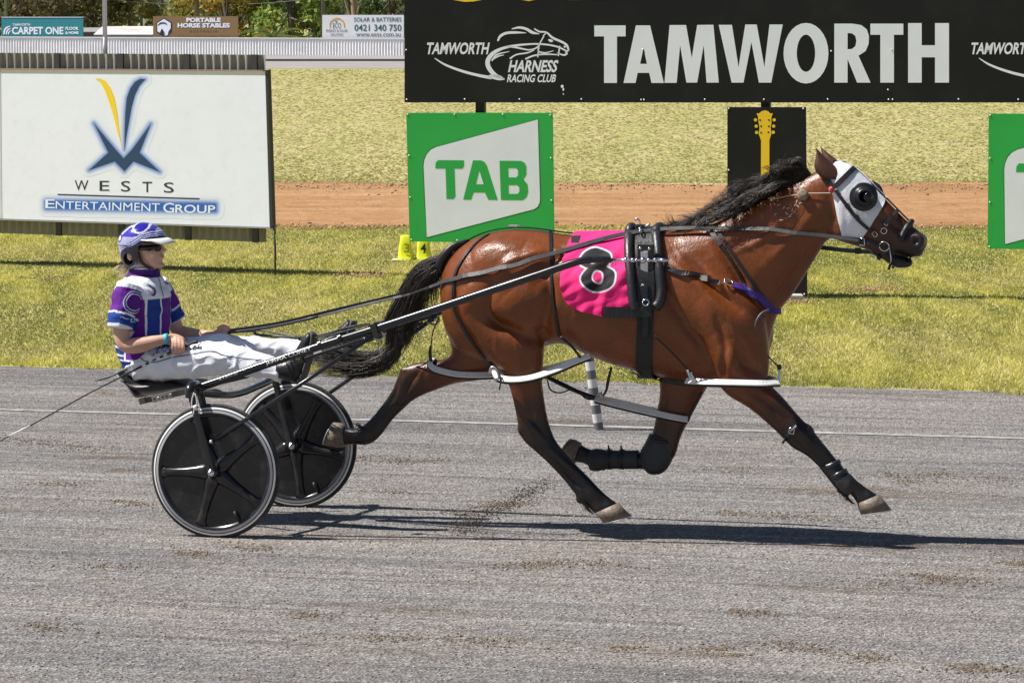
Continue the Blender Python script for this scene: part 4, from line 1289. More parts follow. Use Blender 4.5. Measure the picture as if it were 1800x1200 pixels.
LEG_FH = [
 (800, 520, 930, 520, 0.08, 0.14), (785, 570, 930, 560, 0.105, 0.155), (794, 618, 900, 630, 0.10), (780, 630, 850, 665, 0.085), (760, 634, 800, 674, 0.064), (738, 636, 760, 688, 0.050),
 (718, 642, 738, 697, 0.046), (702, 656, 722, 707, 0.044), (689, 686, 708, 720, 0.037), (663, 722, 690, 738, 0.031), (642, 744, 669, 766, 0.033),
 (626, 752, 648, 781, 0.040), (612, 751, 618, 781, 0.036), (602, 749, 603, 783, 0.044)]
LEG_NF = [
 (1165, 500, 1325, 500, 0.075, -0.105), (1195, 545, 1345, 560, 0.105, -0.125), (1225, 600, 1353, 620, 0.108, -0.130), (1252, 655, 1352, 652, 0.095, -0.132),
 (1277, 692, 1352, 672, 0.082), (1318, 718, 1378, 700, 0.066), (1358, 752, 1401, 727, 0.052), (1380, 774, 1421, 748, 0.050), (1394, 787, 1441, 771, 0.050),
 (1420, 802, 1460, 794, 0.036), (1447, 828, 1481, 820, 0.032), (1472, 853, 1504, 842, 0.040), (1495, 868, 1522, 856, 0.034), (1508, 886, 1544, 870, 0.046)]
LEG_FF = [
 (1140, 600, 1290, 600, 0.09, 0.12), (1152, 645, 1262, 650, 0.088, 0.13), (1160, 682, 1238, 690, 0.072), (1155, 722, 1216, 730, 0.056), (1146, 762, 1197, 768, 0.048), (1136, 782, 1188, 798, 0.048),
 (1130, 793, 1170, 820, 0.050), (1124, 797, 1146, 826, 0.044), (1104, 796, 1108, 822, 0.034), (1072, 796, 1074, 820, 0.031), (1046, 792, 1045, 823, 0.040), (1030, 786, 1026, 814, 0.034), (1020, 780, 1012, 812, 0.044)]
hb = MB()
hb.add(loft_pairs(TORSO, 0.0, 5, 32))
hb.add(loft_pairs(NECK, 0.0, 5, 28))
hb.add(loft_pairs(HEAD, 0.0, 5, 24))
hb.add(loft_pairs(JAW, 0.0, 4, 16))
hb.add(loft_pairs(LEG_NH, NH, 5, 20))
hb.add(loft_pairs(LEG_FH, FH, 5, 20))
hb.add(loft_pairs(LEG_NF, NF, 5, 20))
hb.add(loft_pairs(LEG_FF, FF, 5, 20))
# cheeks, cheekbones, upper lip, breast muscles, hocks, knees
for sgn in (-1, 1):
    hb.add(ellipsoid(P(1482, 385, 0) + np.array([0, sgn * 0.052, 0]), (0.085, 0.035, 0.105)))
    hb.add(ellipsoid(P(1520, 345, 0) + np.array([0, sgn * 0.066, 0]), (0.06, 0.032, 0.045)))
    hb.add(ellipsoid(P(1560, 375, 0) + np.array([0, sgn * 0.040, 0]), (0.09, 0.022, 0.025), np.array([[0.74, 0, -0.67], [0, 1, 0], [0.67, 0, 0.74]])))
    hb.add(ellipsoid(P(1614, 424, 0) + np.array([0, sgn * 0.036, 0]), (0.042, 0.030, 0.040)))
    hb.add(ellipsoid(P(1325, 585, 0) + np.array([0, sgn * 0.095, 0]), (0.085, 0.085, 0.15)))
hb.add(ellipsoid(P(1612, 442, 0), (0.034, 0.045, 0.028)))
for px, py, Y, rx, ry, rz in ((921, 752, NH, 0.035, 0.035, 0.05), (716, 652, FH, 0.045, 0.033, 0.03), (1414, 762, NF, 0.055, 0.05, 0.055), (1160, 806, FF, 0.055, 0.05, 0.05),
                              (1022, 876, NH, 0.030, 0.035, 0.03), (1480, 858, NF, 0.03, 0.036, 0.03), (1030, 682, FF, .01, .01, .01)):
    hb.add(ellipsoid(P(px, py, Y), (rx, ry, rz)))
HV, HF, HE = remesh(hb, 0.0085, 6, 0.5)
HV = laplace(HV, HE, 2, 0.35, False)
_q = proj_l(HV)
_w = (np.clip((HV[:, 2] - 0.80) / 0.15, 0, 1) * np.clip((1430 - _q[:, 0]) / 40, 0, 1))[:, None]
HV = HV * (1 - _w) + laplace(HV, HE, 14, 0.5, False) * _w

# the muscles: ridges and hollows along lines on the near side, mirrored to the far side
def surf_line(bvh, pts):
    out = []
    for px, py in pts:
        h = bvh.ray_cast(Vector(CAM_L), Vector(ray_l(px, py)).normalized())
        if h[0] is not None: out.append(np.array(h[0]))
    return out

_b0 = BVHTree.FromPolygons(HV.tolist(), HF)
HN = normals(HV, HF)
STROKES = [  # width m, height m, pixels
 (0.009, 0.0045, [(1190, 440), (1205, 462), (1225, 478), (1232, 500), (1250, 520)]),
 (0.008, 0.004, [(1225, 478), (1245, 484), (1262, 500), (1272, 522)]),
 (0.008, 0.004, [(1280, 560), (1292, 590), (1290, 620), (1302, 650), (1330, 690)]),
 (0.008, 0.004, [(1190, 560), (1215, 575), (1240, 600), (1244, 630)]),
 (0.008, 0.0035, [(1310, 430), (1340, 450), (1352, 480), (1345, 510)]),
 (0.007, 0.004, [(905, 600), (915, 640), (925, 680), (932, 720)]),
 (0.008, 0.0035, [(1030, 590), (1060, 600), (1095, 598), (1120, 610)]),
 (0.007, 0.0035, [(1545, 372), (1560, 390), (1572, 402), (1590, 408)]),
 (0.007, 0.003, [(850, 560), (870, 590), (872, 620), (885, 650)]),
 (0.10, 0.022, [(830, 455), (870, 440), (920, 440)]),
 (0.09, 0.016, [(820, 500), (840, 540)]),
 (0.10, 0.014, [(900, 510), (930, 550)]),
 (0.09, 0.016, [(1175, 450), (1215, 510), (1270, 570)]),
 (0.08, 0.012, [(1260, 620), (1300, 640)]),
 (0.07, 0.008, [(1420, 400), (1330, 480)]),
 (0.045, -0.016, [(842, 560), (880, 572), (930, 590), (952, 594)]),
 (0.030, -0.014, [(868, 500), (855, 540), (872, 570), (905, 580)]),
 (0.040, 0.012, [(880, 530), (905, 560), (940, 575)]),
 (0.030, -0.014, [(962, 470), (965, 520), (958, 560), (955, 595)]),
 (0.028, 0.012, [(880, 485), (895, 465), (930, 450), (960, 440)]),
 (0.032, -0.010, [(985, 440), (965, 470), (945, 500)]),
 (0.022, 0.014, [(978, 440), (988, 448)]),
 (0.030, -0.011, [(800, 500), (805, 560), (840, 610)]),
 (0.032, -0.013, [(1165, 500), (1200, 560), (1235, 610), (1255, 650)]),
 (0.022, 0.010, [(1185, 465), (1225, 500), (1262, 540), (1300, 575)]),
 (0.022, -0.012, [(1210, 460), (1250, 500), (1300, 545)]),
 (0.024, 0.011, [(1235, 470), (1275, 505), (1325, 545)]),
 (0.024, -0.012, [(1262, 430), (1300, 490), (1340, 545)]),
 (0.030, -0.013, [(1290, 600), (1310, 640), (1345, 655)]),
 (0.026, 0.010, [(1265, 600), (1285, 640), (1310, 680)]),
 (0.020, -0.011, [(1260, 560), (1275, 610), (1272, 660)]),
 (0.024, -0.010, [(1440, 415), (1410, 460), (1375, 510), (1345, 545)]),
 (0.028, 0.007, [(1445, 360), (1400, 410), (1350, 465)]),
 (0.024, -0.010, [(1458, 330), (1462, 370), (1466, 410)]),
 (0.016, 0.006, [(1380, 380), (1340, 420), (1290, 445)]),
 (0.016, -0.007, [(1330, 690), (1370, 725), (1395, 745)]),
 (0.014, 0.006, [(1310, 690), (1350, 730)]),
 (0.014, -0.006, [(925, 660), (930, 700), (935, 735)]),
 (0.012, -0.011, [(950, 792), (995, 832), (1030, 862)]),
 (0.011, 0.006, [(965, 788), (1010, 826), (1045, 858)]),
 (0.013, 0.008, [(932, 742), (945, 760), (958, 776)]),
 (0.012, -0.009, [(925, 728), (938, 742), (950, 750)]),
 (0.012, 0.008, [(1398, 748), (1412, 762), (1428, 778)]),
 (0.012, -0.008, [(1392, 762), (1404, 776), (1418, 790)]),
 (0.010, -0.008, [(1425, 790), (1452, 815), (1478, 842)]),
 (0.012, -0.009, [(700, 672), (690, 700), (668, 735)]),
 (0.012, -0.008, [(1170, 700), (1166, 740), (1168, 765)]),
 (0.012, -0.007, [(1555, 385), (1580, 402), (1592, 412)]),
 (0.010, 0.006, [(1540, 385), (1570, 410), (1590, 428)]),
 (0.012, -0.008, [(1530, 395), (1545, 425)]),
 (0.014, -0.009, [(735, 655), (722, 668), (712, 690)]),
 (0.010, 0.006, [(742, 650), (735, 672), (722, 690)]),
]
disp = np.zeros(len(HV))
for wd, am, pts in STROKES:
    ln = surf_line(_b0, cr(np.array(pts, float), 24))
    if not ln: continue
    L = np.array(ln)
    for mir in (1, -1):
        Q = L * np.array([1, mir, 1])
        lo, hi = Q.min(0) - wd * 2.5, Q.max(0) + wd * 2.5
        idx = np.where(((HV > lo) & (HV < hi)).all(1))[0]
        D2 = ((HV[idx][:, None, :] - Q[None]) ** 2).sum(2)
        km = D2.argmin(1); d2 = D2[np.arange(len(idx)), km]
        tp = np.sin(math.pi * (0.06 + 0.88 * km / max(1, len(Q) - 1))) ** 0.7
        disp[idx] += tp * am * ((2.0 if am < 0 else 1.55) if 0.012 < wd < 0.05 else 1.3) * np.exp(-d2 / wd ** 2)
HV = HV + HN * disp[:, None]
HV = laplace(HV, HE, 2, 0.35, False)
# ribs and small unevenness
_px = proj_l(HV)
rib = np.sin((_px[:, 0] + (_px[:, 1] - 500) * 0.35) * 2 * math.pi / 19.0)
rm = np.exp(-((_px[:, 0] - 1050) / 55) ** 2) * np.exp(-((_px[:, 1] - 560) / 55) ** 2) * (np.abs(HN[:, 1]) > 0.5)
HV = HV + HN * (0.0010 * rib * rm)[:, None]
# nostril and mouth corner hollows
for c, r_, am in ((P(1613, 423, 0), 0.017, -0.024),):
    for sgn in (-1, 1):
        q = c + np.array([0, sgn * 0.055, 0])
        d = np.linalg.norm((HV - q) * np.array([1, 0.6, 0.9]), axis=1)
        HV = HV + HN * (am * np.exp(-(d / r_) ** 2) - am * 0.12 * np.exp(-((d - 0.032) / 0.012) ** 2))[:, None]
HN = normals(HV, HF)
HBVH = BVHTree.FromPolygons(HV.tolist(), HF)

# coat colours: bay with black points, dark muzzle, a paler flank inside the hind leg
def bay_dark(V):
    ctrl = []      # (x, y, z, darkness)
    def addc(px, py, Y, d): ctrl.append((*P(px, py, Y), d))
    for px, py, d in ((925, 620, .05), (925, 680, .30), (933, 720, .75), (940, 755, .96), (960, 790, 1), (1000, 830, 1), (1045, 870, 1), (1070, 890, 1)): addc(px, py, NH, d)
    for px, py, d in ((860, 620, .1), (800, 650, .15), (765, 655, .45), (735, 660, .75), (715, 680, .9), (690, 710, 1), (660, 745, 1), (630, 767, 1), (605, 767, 1)): addc(px, py, FH, d)
    for px, py, d in ((1300, 620, .05), (1300, 660, .15), (1335, 700, .4), (1370, 730, .75), (1400, 760, .95), (1430, 795, 1), (1465, 830, 1), (1500, 862, 1), (1530, 880, 1)): addc(px, py, NF, d)
    for px, py, d in ((1205, 640, .1), (1200, 680, .3), (1190, 720, .5), (1175, 760, .85), (1160, 800, 1), (1110, 808, 1), (1060, 808, 1), (1020, 800, 1)): addc(px, py, FF, d)
    for px, py, d in ((850, 480, 0), (850, 560, 0), (950, 480, 0), (1000, 560, 0), (1050, 480, 0), (1100, 600, 0.05), (1050, 600, .05), (1200, 480, 0), (1200, 580, 0), (1300, 520, 0), (1300, 450, 0), (1380, 400, 0), (1430, 340, 0),
                      (1475, 350, .1), (1500, 380, .3), (1530, 370, .5), (1545, 400, .55), (1575, 410, .72), (1605, 420, .92), (1612, 440, 1), (1585, 455, 1), (1560, 450, .85)): addc(px, py, 0, d)
    c = np.array(ctrl)
    out = np.empty(len(V))
    for s_ in range(0, len(V), 20000):
        q = V[s_:s_ + 20000]
        w = 1 / (((q[:, None, :] - c[None, :, :3]) * np.array([1, 0.8, 1])) ** 2).sum(2).clip(1e-6) ** 2.2
        out[s_:s_ + 20000] = (w * c[:, 3]).sum(1) / w.sum(1)
    return out

dk = np.clip(bay_dark(HV), 0, 1)[:, None]
bay = np.array([0.190, 0.050, 0.0085]); blk = np.array([0.012, 0.0095, 0.009])
hc = bay * (1 - dk) + blk * dk
# mealy muzzle and the pale rim of the nostril
mz = np.exp(-(np.linalg.norm(HV - P(1604, 412, 0), axis=1) / 0.055) ** 2)[:, None]
hc = hc * (1 - 0.35 * mz) + np.array([0.09, 0.06, 0.045]) * 0.35 * mz
for sgn in (-1, 1):
    d = np.linalg.norm(HV - (P(1613, 423, 0) + np.array([0, sgn * 0.05, 0])), axis=1)
    k = np.exp(-(d / 0.022) ** 2)[:, None]
    hc = hc * (1 - k) + np.array([0.010, 0.007, 0.007]) * k
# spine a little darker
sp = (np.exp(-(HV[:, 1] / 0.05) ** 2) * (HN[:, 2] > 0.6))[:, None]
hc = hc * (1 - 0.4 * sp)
COAT = mat_coat()
horse = thing('horse', 'bay harness horse in full stride pulling the two-wheeled sulky', 'horse', (P(1100, 640, 0) * np.array([1, 0, 0])), 'L')
part('body', horse, HV, HF, COAT, True, hc)

# ears
EARM = M('ear_hide', (0.085, 0.028, 0.012), 0.5, 0.3, 30, 0.2, 150)
for Y, tip, b0, b1 in ((-0.062, (1434, 259), (1447, 312), (1486, 318)), (0.052, (1441, 256), (1462, 300), (1492, 300))):
    rings = []
    for k in range(12):
        t = k / 11
        w = math.sin(math.pi * min(1, 0.42 + 0.60 * t)) ** 0.8 * (1 if t < 1 else 0)
        a = P(b0[0] + (tip[0] - b0[0]) * t, b0[1] + (tip[1] - b0[1]) * t, Y)
        b = P(b1[0] + (tip[0] - b1[0]) * t, b1[1] + (tip[1] - b1[1]) * t, Y)
        c = (a + b) / 2 + np.array([0, 0, -0.004 * math.sin(math.pi * t)])
        u = (b - a) / 2 * (0.95 + 0.95 * math.sin(math.pi * min(1, t * 0.9 + 0.1)))
        if t > 0.97: u = u * 0.2
        vv = np.array([0, 0.038 * (math.sin(math.pi * min(1, 0.35 + 0.65 * t)) + 0.04), 0])
        ang = np.arange(14) * 2 * math.pi / 14
        rg = c + np.cos(ang)[:, None] * u + np.sin(ang)[:, None] * vv
        # hollow of the ear opens forward and outward
        op = np.clip(np.cos(ang - (0.9 if Y > 0 else -0.9)), 0, 1)[:, None]
        rg = rg - op * (u * 0.75 + vv * (0.6 if Y > 0 else -0.6)) * 0.55
        rings.append(rg)
    part('ear', horse, *rings_to_mesh(rings), EARM)

# hooves: wall flaring to a flat sole, with the shoe
HOOF = M('hoof_horn', (0.20, 0.155, 0.115), 0.5, 0.5, 35, 0.4, 70, dirt=(0.06, 0.045, 0.035), dirt_amt=0.8, dscale=18)
HOOFD = HOOF
def hoof(rows, Y):
    o = part('hoof', horse, *loft_pairs([r_ + (Y,) for r_ in rows], Y, 1, 20), HOOF)
    a = np.array(rows[-1]);
    b = np.array(rows[-2])
    e = a + (a - b) * 0.10
    part('shoe', o, *loft_pairs([tuple(a + np.array([0, 0, 0, 0, .002])) + (Y,), tuple(e) + (Y,)], Y, 1, 20), STEEL)
hoof([(1046, 901, 1087, 883, 0.048), (1053, 908, 1095, 892, 0.054), (1061, 919, 1110, 906, 0.062)], NH)
hoof([(1507, 884, 1546, 868, 0.048), (1509, 893, 1555, 880, 0.055), (1513, 903, 1567, 895, 0.062)], NF)
hoof([(606, 746, 607, 785, 0.046), (600, 743, 592, 786, 0.052), (588, 742, 571, 782, 0.060)], FH)
hoof([(1022, 778, 1011, 814, 0.046), (1013, 773, 999, 812, 0.052), (1003, 771, 985, 800, 0.060)], FF)

# hair: strands as thin tapering tubes
# (feather behind the fetlocks is added after the mane)
MANEM = mat_hair('black_mane_hair', (0.007, 0.006, 0.005), (0.060, 0.043, 0.032))
def strands(owner, name, guides, count, r0, spread, mat, jitter=0.02, nseg=9, tipf=0.25):
    """each strand runs along a blend of two neighbouring guide lines"""
    mb = MB()
    gs = [cr(np.array(g), 6) for g in guides]
    m = min(len(g) for g in gs)
    def res(g, n):
        s_ = np.r_[0, np.cumsum(np.linalg.norm(np.diff(g, axis=0), axis=1))]
        return np.stack([np.interp(np.linspace(0, s_[-1], n), s_, g[:, k]) for k in range(3)], 1)
    gs = [res(g, 24) for g in gs]
    rr = random.Random(11)
    locks = []
    for i in range(max(6, count // 16)):
        f = rr.random() * (len(gs) - 1.001); k = int(f)
        ph = [rr.random() * 6.28 for _ in range(3)]
        locks.append((f, np.array([rr.gauss(0, 1) for _ in range(3)]), ph, rr.uniform(.42, 1.0), rr.uniform(1.2, 2.6)))
    for i in range(count):
        lf, loff, lph, lL, lfq = locks[i % len(locks)]
        f = min(max(lf + rr.gauss(0, 0.10), 0), len(gs) - 1.001); k = int(f); f -= k
        g = gs[k] * (1 - f) + gs[k + 1] * f
        L = min(1.0, lL * (0.75 + 0.25 * rr.random()))
        g = g[:max(8, int(24 * L))]
        tt = np.linspace(0, 1, len(g))[:, None]
        g = g + loff * spread * 1.5 * tt ** 0.7 + np.hstack([np.sin(lfq * 3 * tt + p_) for p_ in lph]) * jitter * 1.3 * tt
        off = np.array([rr.gauss(0, 1), rr.gauss(0, 1), rr.gauss(0, 1)]) * (0.55 if i % 9 else 1.6)
        t = np.linspace(0, 1, len(g))[:, None]
        ph = rr.random() * 6.28; fq = rr.uniform(1, 3)
        wav = np.stack([np.sin(fq * 3 * t[:, 0] + ph), np.cos(fq * 2.3 * t[:, 0] + ph * 1.7), np.sin(fq * 2.7 * t[:, 0] + ph * 0.6)], 1)
        g = g + off * spread * (0.35 + 0.65 * np.sin(math.pi * t * 0.7)) + wav * jitter * t * 0.3
        g = res(g, nseg)
        rad = r0 * rr.uniform(0.6, 1.3) * (1 - (1 - tipf) * np.linspace(0, 1, nseg) ** 1.5)
        mb.add(tube(g, rad, 3, 1, caps=False))
    return part(name, owner, mb.verts, mb.F, mat)

def PY(l): return [P(x, y, Y) for x, y, Y in l]
mane_g = []
for (cx, cy), mids in zip(
    [(1195, 403), (1230, 397), (1262, 388), (1292, 374), (1322, 358), (1350, 343), (1376, 330), (1402, 317), (1425, 306)],
    [[(1180, 398), (1165, 396), (1150, 398)], [(1205, 388), (1190, 394), (1172, 398)], [(1245, 376), (1222, 386), (1200, 394)], [(1272, 356), (1245, 370), (1222, 384)],
     [(1304, 338), (1275, 350), (1248, 372)], [(1335, 322), (1308, 332), (1280, 352)], [(1362, 306), (1340, 312), (1312, 334)], [(1392, 296), (1372, 298), (1345, 316)], [(1412, 292), (1396, 286), (1375, 300)]]):
    mane_g.append(PY([(cx, cy, -0.005)] + [(x, y, -0.01 - 0.012 * i) for i, (x, y) in enumerate(mids)]))
strands(horse, 'mane', mane_g, 2000, 0.0014, 0.011, MANEM, 0.016)
# locks lifted by the wind
wisp_g = [PY([(1370, 333, -.01), (1352, 312, -.02), (1372, 292, -.02), (1392, 288, -.02), (1402, 300, -.02)]),
          PY([(1395, 320, -.01), (1380, 298, -.02), (1388, 284, -.02), (1404, 284, -.02), (1410, 300, -.02)]),
          PY([(1405, 316, -.01), (1396, 296, -.02), (1400, 282, -.02), (1412, 288, -.02), (1414, 304, -.02)])]
# near side of the mane hangs over the crest
hang_g = [PY([(cx, cy - 3, -0.005), (cx - 16, cy + 2, -0.085), (cx - 46, cy + 14, -0.10), (cx - 78, cy + 22, -0.11)]) for cx, cy in ((1290, 372), (1320, 356), (1345, 343), (1370, 330), (1392, 319))]
hang_g2 = [PY([(1215, 400, -0.01), (1200, 396, -0.05), (1185, 400, -0.07), (1168, 402, -0.08)])] + hang_g
strands(horse, 'mane_side', hang_g2, 800, 0.0013, 0.009, MANEM, 0.012)
strands(horse, 'mane_lock', wisp_g, 150, 0.0016, 0.008, MANEM, 0.012)
# forelock-free poll; tail: dock hair, hanging curtain and the switch that is swept back under the driver's feet
dock = cr(np.array(PY([(800, 448, 0), (782, 462, 0), (762, 470, 0), (740, 485, 0), (722, 512, 0)])), 5)
part('tail_dock', horse, *tube(dock, np.linspace(0.045, 0.03, len(dock)), 10), MANEM)
tail_g = [PY([(795, 448, -.02), (768, 456, -.02), (738, 475, -.02), (712, 515, -.01), (690, 560, 0), (684, 595, 0), (688, 625, 0)]),
          PY([(792, 452, .03), (765, 462, .03), (730, 490, .03), (705, 535, .03), (684, 572, .02), (676, 600, .01), (684, 628, 0)]),
          PY([(790, 456, -.03), (765, 470, -.03), (738, 500, -.03), (718, 545, -.02), (704, 580, -.01), (700, 605, 0), (692, 628, 0)]),
          PY([(788, 460, .0), (766, 476, .0), (745, 512, .0), (735, 550, .0), (722, 585, .0), (708, 612, 0), (694, 630, 0)])]
strands(horse, 'tail', tail_g, 2600, 0.0019, 0.012, MANEM, 0.006, 10, 0.5)
cur_g = [PY([(785, 455, -.02), (775, 480, -.02), (762, 510, -.02), (757, 545, -.02)]), PY([(770, 462, 0), (757, 490, 0), (745, 520, 0), (738, 548, 0)]),
         PY([(785, 458, .03), (778, 490, .03), (772, 520, .03), (768, 560, .03)]), PY([(760, 470, .0), (748, 505, .0), (740, 540, .0), (742, 580, 0)])]
strands(horse, 'tail_curtain', cur_g, 170, 0.0022, 0.014, MANEM, 0.016)
sw_g = [PY([(690, 580, 0), (692, 605, 0), (688, 620, 0), (672, 634, 0), (640, 640, 0.02), (600, 632, 0.04), (560, 625, 0.05), (530, 628, .05)]),
        PY([(700, 590, 0), (700, 612, 0), (690, 630, 0), (668, 646, 0), (630, 652, 0.02), (590, 648, 0.04), (550, 645, 0.05), (518, 650, .05)]),
        PY([(684, 585, .03), (686, 612, .03), (680, 618, .03), (660, 624, .03), (625, 622, 0.04), (590, 612, 0.06), (560, 612, 0.07), (530, 618, .07)])]
strands(horse, 'tail_switch', sw_g, 2300, 0.0019, 0.0115, MANEM, 0.006, 11, 0.35)

for name_, gx_, Y_ in (('fetlock_hair', [(1020, 872), (1028, 886), (1036, 898), (1046, 904)], NH), ('fetlock_hair', [(1478, 860), (1486, 872), (1494, 880), (1504, 886)], NF),
                       ('fetlock_hair', [(640, 752), (632, 750), (626, 744), (622, 748)], FH)):
    strands(horse, name_, [PY([(x, y, Y_ - .03) for x, y in gx_]), PY([(x, y, Y_) for x, y in gx_]), PY([(x, y, Y_ + .03) for x, y in gx_])], 90, 0.0014, 0.006, MANEM, 0.006)
# ------------------------------------------------------------------ harness
def on(px, py, off=0.004, fall=None):
    """point on the horse's near side seen at a pixel, lifted off the coat, and the normal there"""
    h = HBVH.ray_cast(Vector(CAM_L), Vector(ray_l(px, py)).normalized())
    if h[0] is None:
        h = HBVH.find_nearest(Vector(P(px, py, 0 if fall is None else fall)))
    p, n = np.array(h[0]), np.array(h[1])
    if n @ (CAM_L - p) < 0 and h[3] is not None and h[3] < 0.001: n = -n
    return p + n * off, n

def strap_px(pts, off=0.006, sub=6):
    q = cr(np.array(pts, float), sub)
    r_ = [on(x, y, off) for x, y in q]
    pp = np.array([a for a, b in r_]); nn = np.array([b for a, b in r_])
    for k in range(2):
        pp[1:-1] = (pp[:-2] + 2 * pp[1:-1] + pp[2:]) / 4
        nn[1:-1] = (nn[:-2] + 2 * nn[1:-1] + nn[2:]) / 4
    return pp, nn

MIR = np.array([1, -1, 1.0])
def strap(owner, name, pts, w, mat, th=0.004, off=0.006, mirror=False, sub=6):
    pp, nn = strap_px(pts, off, sub)
    o = part(name, owner, *tube(pp, 1.0, flat=(w, th), up=nn), mat, False)
    if mirror:
        part(name, owner, *tube(pp * MIR, 1.0, flat=(w, th), up=nn * MIR), mat, False)
    return o

def ring(owner, name, c, r_, n, wire_r, mat, sub=18):
    n = unit(n); u = unit(np.cross(n, [0.1, 0.2, 1])); v = np.cross(n, u)
    t = np.linspace(0, 2 * math.pi, sub)
    return part(name, owner, *tube([c + r_ * (math.cos(a) * u + math.sin(a) * v) for a in t], wire_r, 6), mat)

def drape(rows, nv, off, sub=4, mirror_to=None, snapped=True):
    """cloth laid on the near side between a rear edge and a front edge; rows = (rear x, y, front x, y)"""
    q = cr(np.array(rows, float), sub)
    P_, N_, UV = [], [], []
    for a in q:
        for j in range(nv):
            f = j / (nv - 1); x = a[0] * (1 - f) + a[2] * f; y = a[1] * (1 - f) + a[3] * f
            p, n = on(x, y, off); P_.append(p); N_.append(n); UV.append((x, y))
    return np.array(P_), np.array(N_), np.array(UV), len(q), nv

LEATH = BLACK
# white hood with rubber eye cups
HOODM = M('white_hood_cloth', (0.78, 0.78, 0.82), 0.7, 0.05, 20, 0.2, 120)
hood = thing('race_hood', 'white cloth hood with black rubber eye cups on the horse head', 'hood', P(1500, 420, 0), 'L')
hr = [(1459, 298, 1469, 286), (1461, 318, 1499, 298), (1466, 345, 1528, 324), (1471, 370, 1555, 351), (1475, 392, 1534, 391), (1480, 414, 1516, 418)]
hp, hn, huv, nu_, nv_ = drape(hr, 30, 0.005, 6)
Fq = grid_faces(nu_, nv_)
fold = np.array([0.0028 * noise.noise(Vector((x * 0.12, y * 0.035, 2))) for x, y in huv])[:, None]
hp = hp + hn * (fold + 0.0015)
bridge_n = int((nu_ - 1) * 0.6) + 1
mbh = MB(); mbh.add((hp, Fq)); mbh.add((hp * MIR, [f[::-1] for f in Fq]))
top = np.array([hp[i * nv_ + nv_ - 1] for i in range(bridge_n)])
mid_ = top * np.array([1, 0, 1.0]); mid_[:, 2] += 0.008; mid_[:, 0] += 0.008
V_ = np.concatenate([top, (top + mid_) / 2 + np.array([.003, 0, .003]), mid_, (top * MIR + mid_) / 2 + np.array([.003, 0, .003]), top * MIR])
mbh.add((V_, [(k * bridge_n + i, k * bridge_n + i + 1, (k + 1) * bridge_n + i + 1, (k + 1) * bridge_n + i) for k in range(4) for i in range(bridge_n - 1)]))
hd_ = part('cloth', hood, mbh.verts, mbh.F, HOODM)
CUP = M('eye_cup_rubber', (0.016, 0.016, 0.018), 0.33, 0.2, 15, 0.1, 80)
cp, cn = on(1518, 346, 0.004)
for mir in (np.ones(3), MIR):
    ax = unit(np.array([0.30, -0.95, 0.06])) * mir; c = cp * mir
    fl = part('eye_cup', hood, *lathe([(0.072, 0.0), (0.073, 0.006), (0.068, 0.010), (0.054, 0.011), (0.048, 0.020), (0.042, 0.040), (0.036, 0.048), (0.030, 0.050), (0.027, 0.046), (0.026, 0.020), (0.001, 0.018)], c, ax, 32), CUP)
    part('cup_opening', fl, *ellipsoid(c + ax * 0.045 + np.array([0.014, 0, -0.003]) * mir, (0.022, 0.012, 0.024)), M('cup_hollow', (0.004, 0.004, 0.005), 0.12))

# bridle
bridle = thing('bridle', 'black leather bridle with chrome bit rings on the horse head', 'bridle', P(1540, 420, 0), 'L')
strap(bridle, 'crown_strap', [(1449, 300), (1457, 318), (1466, 332)], 0.028, LEATH, mirror=True, off=0.012)
strap(bridle, 'browband', [(1500, 298), (1486, 312), (1468, 330)], 0.027, LEATH, mirror=True, off=0.014)
strap(bridle, 'cheekpiece', [(1470, 335), (1490, 362), (1508, 385), (1532, 408)], 0.017, LEATH, mirror=True, off=0.013)
strap(bridle, 'cheek_keeper', [(1488, 359), (1493, 366)], 0.024, LEATH, th=0.008, mirror=True, off=0.014)
strap(bridle, 'cheek_keeper', [(1504, 379), (1510, 386)], 0.022, LEATH, th=0.008, mirror=True, off=0.014)
_fl = []
for x, y in cr(np.array([(1468, 283), (1498, 294), (1530, 320), (1556, 346), (1578, 370), (1598, 389)], float), 5):
    h = HBVH.ray_cast(Vector(P(x, y, 0) + np.array([0.14, 0, 0.15])), Vector((-0.7, 0, -0.72)))
    _fl.append(np.array(h[0]) + np.array([0.007, 0, 0.007]) if h[0] is not None else P(x, y, 0))
part('face_strap', bridle, *tube(np.array(_fl), 1.0, flat=(0.020, 0.006), up=np.array([0.7, 0, 0.7])), LEATH, False)
PADM = M('padded_noseband', (0.014, 0.014, 0.015), 0.42, 0.2, 40, 0.3, 120)
pp, nn = strap_px([(1597, 395), (1592, 404), (1586, 416), (1583, 424)], 0.006, 5)
part('noseband', bridle, *tube(pp, [0.014] * 2 + [0.017] * (len(pp) - 4) + [0.012] * 2, 10), PADM)
part('noseband', bridle, *tube(pp * MIR, 0.016, 10), PADM)
part('noseband_top', bridle, *tube([pp[0], pp[0] * np.array([1, 0.4, 1]) + np.array([.008, 0, .010]), pp[0] * np.array([1, -0.4, 1]) + np.array([.008, 0, .010]), pp[0] * MIR], 0.015, 10, 4), PADM)
GREYL = M('grey_worn_leather', (0.07, 0.065, 0.06), 0.5, 0.2, 30)
strap(bridle, 'nose_strap', [(1577, 370), (1568, 378), (1561, 387), (1554, 394)], 0.016, GREYL, mirror=True, off=0.009)
q, n_ = on(1554, 405, 0.012); ring(bridle, 'overcheck_ring', q, 0.015, n_, 0.0028, CHROME)
q, n_ = on(1556, 398, 0.012); part('ring_hook', bridle, *tube([q + np.array([-0.01, 0, 0.012]), q + np.array([0.005, 0, 0.0]), q + np.array([0.012, 0, 0.012])], 0.003, 6), CHROME)
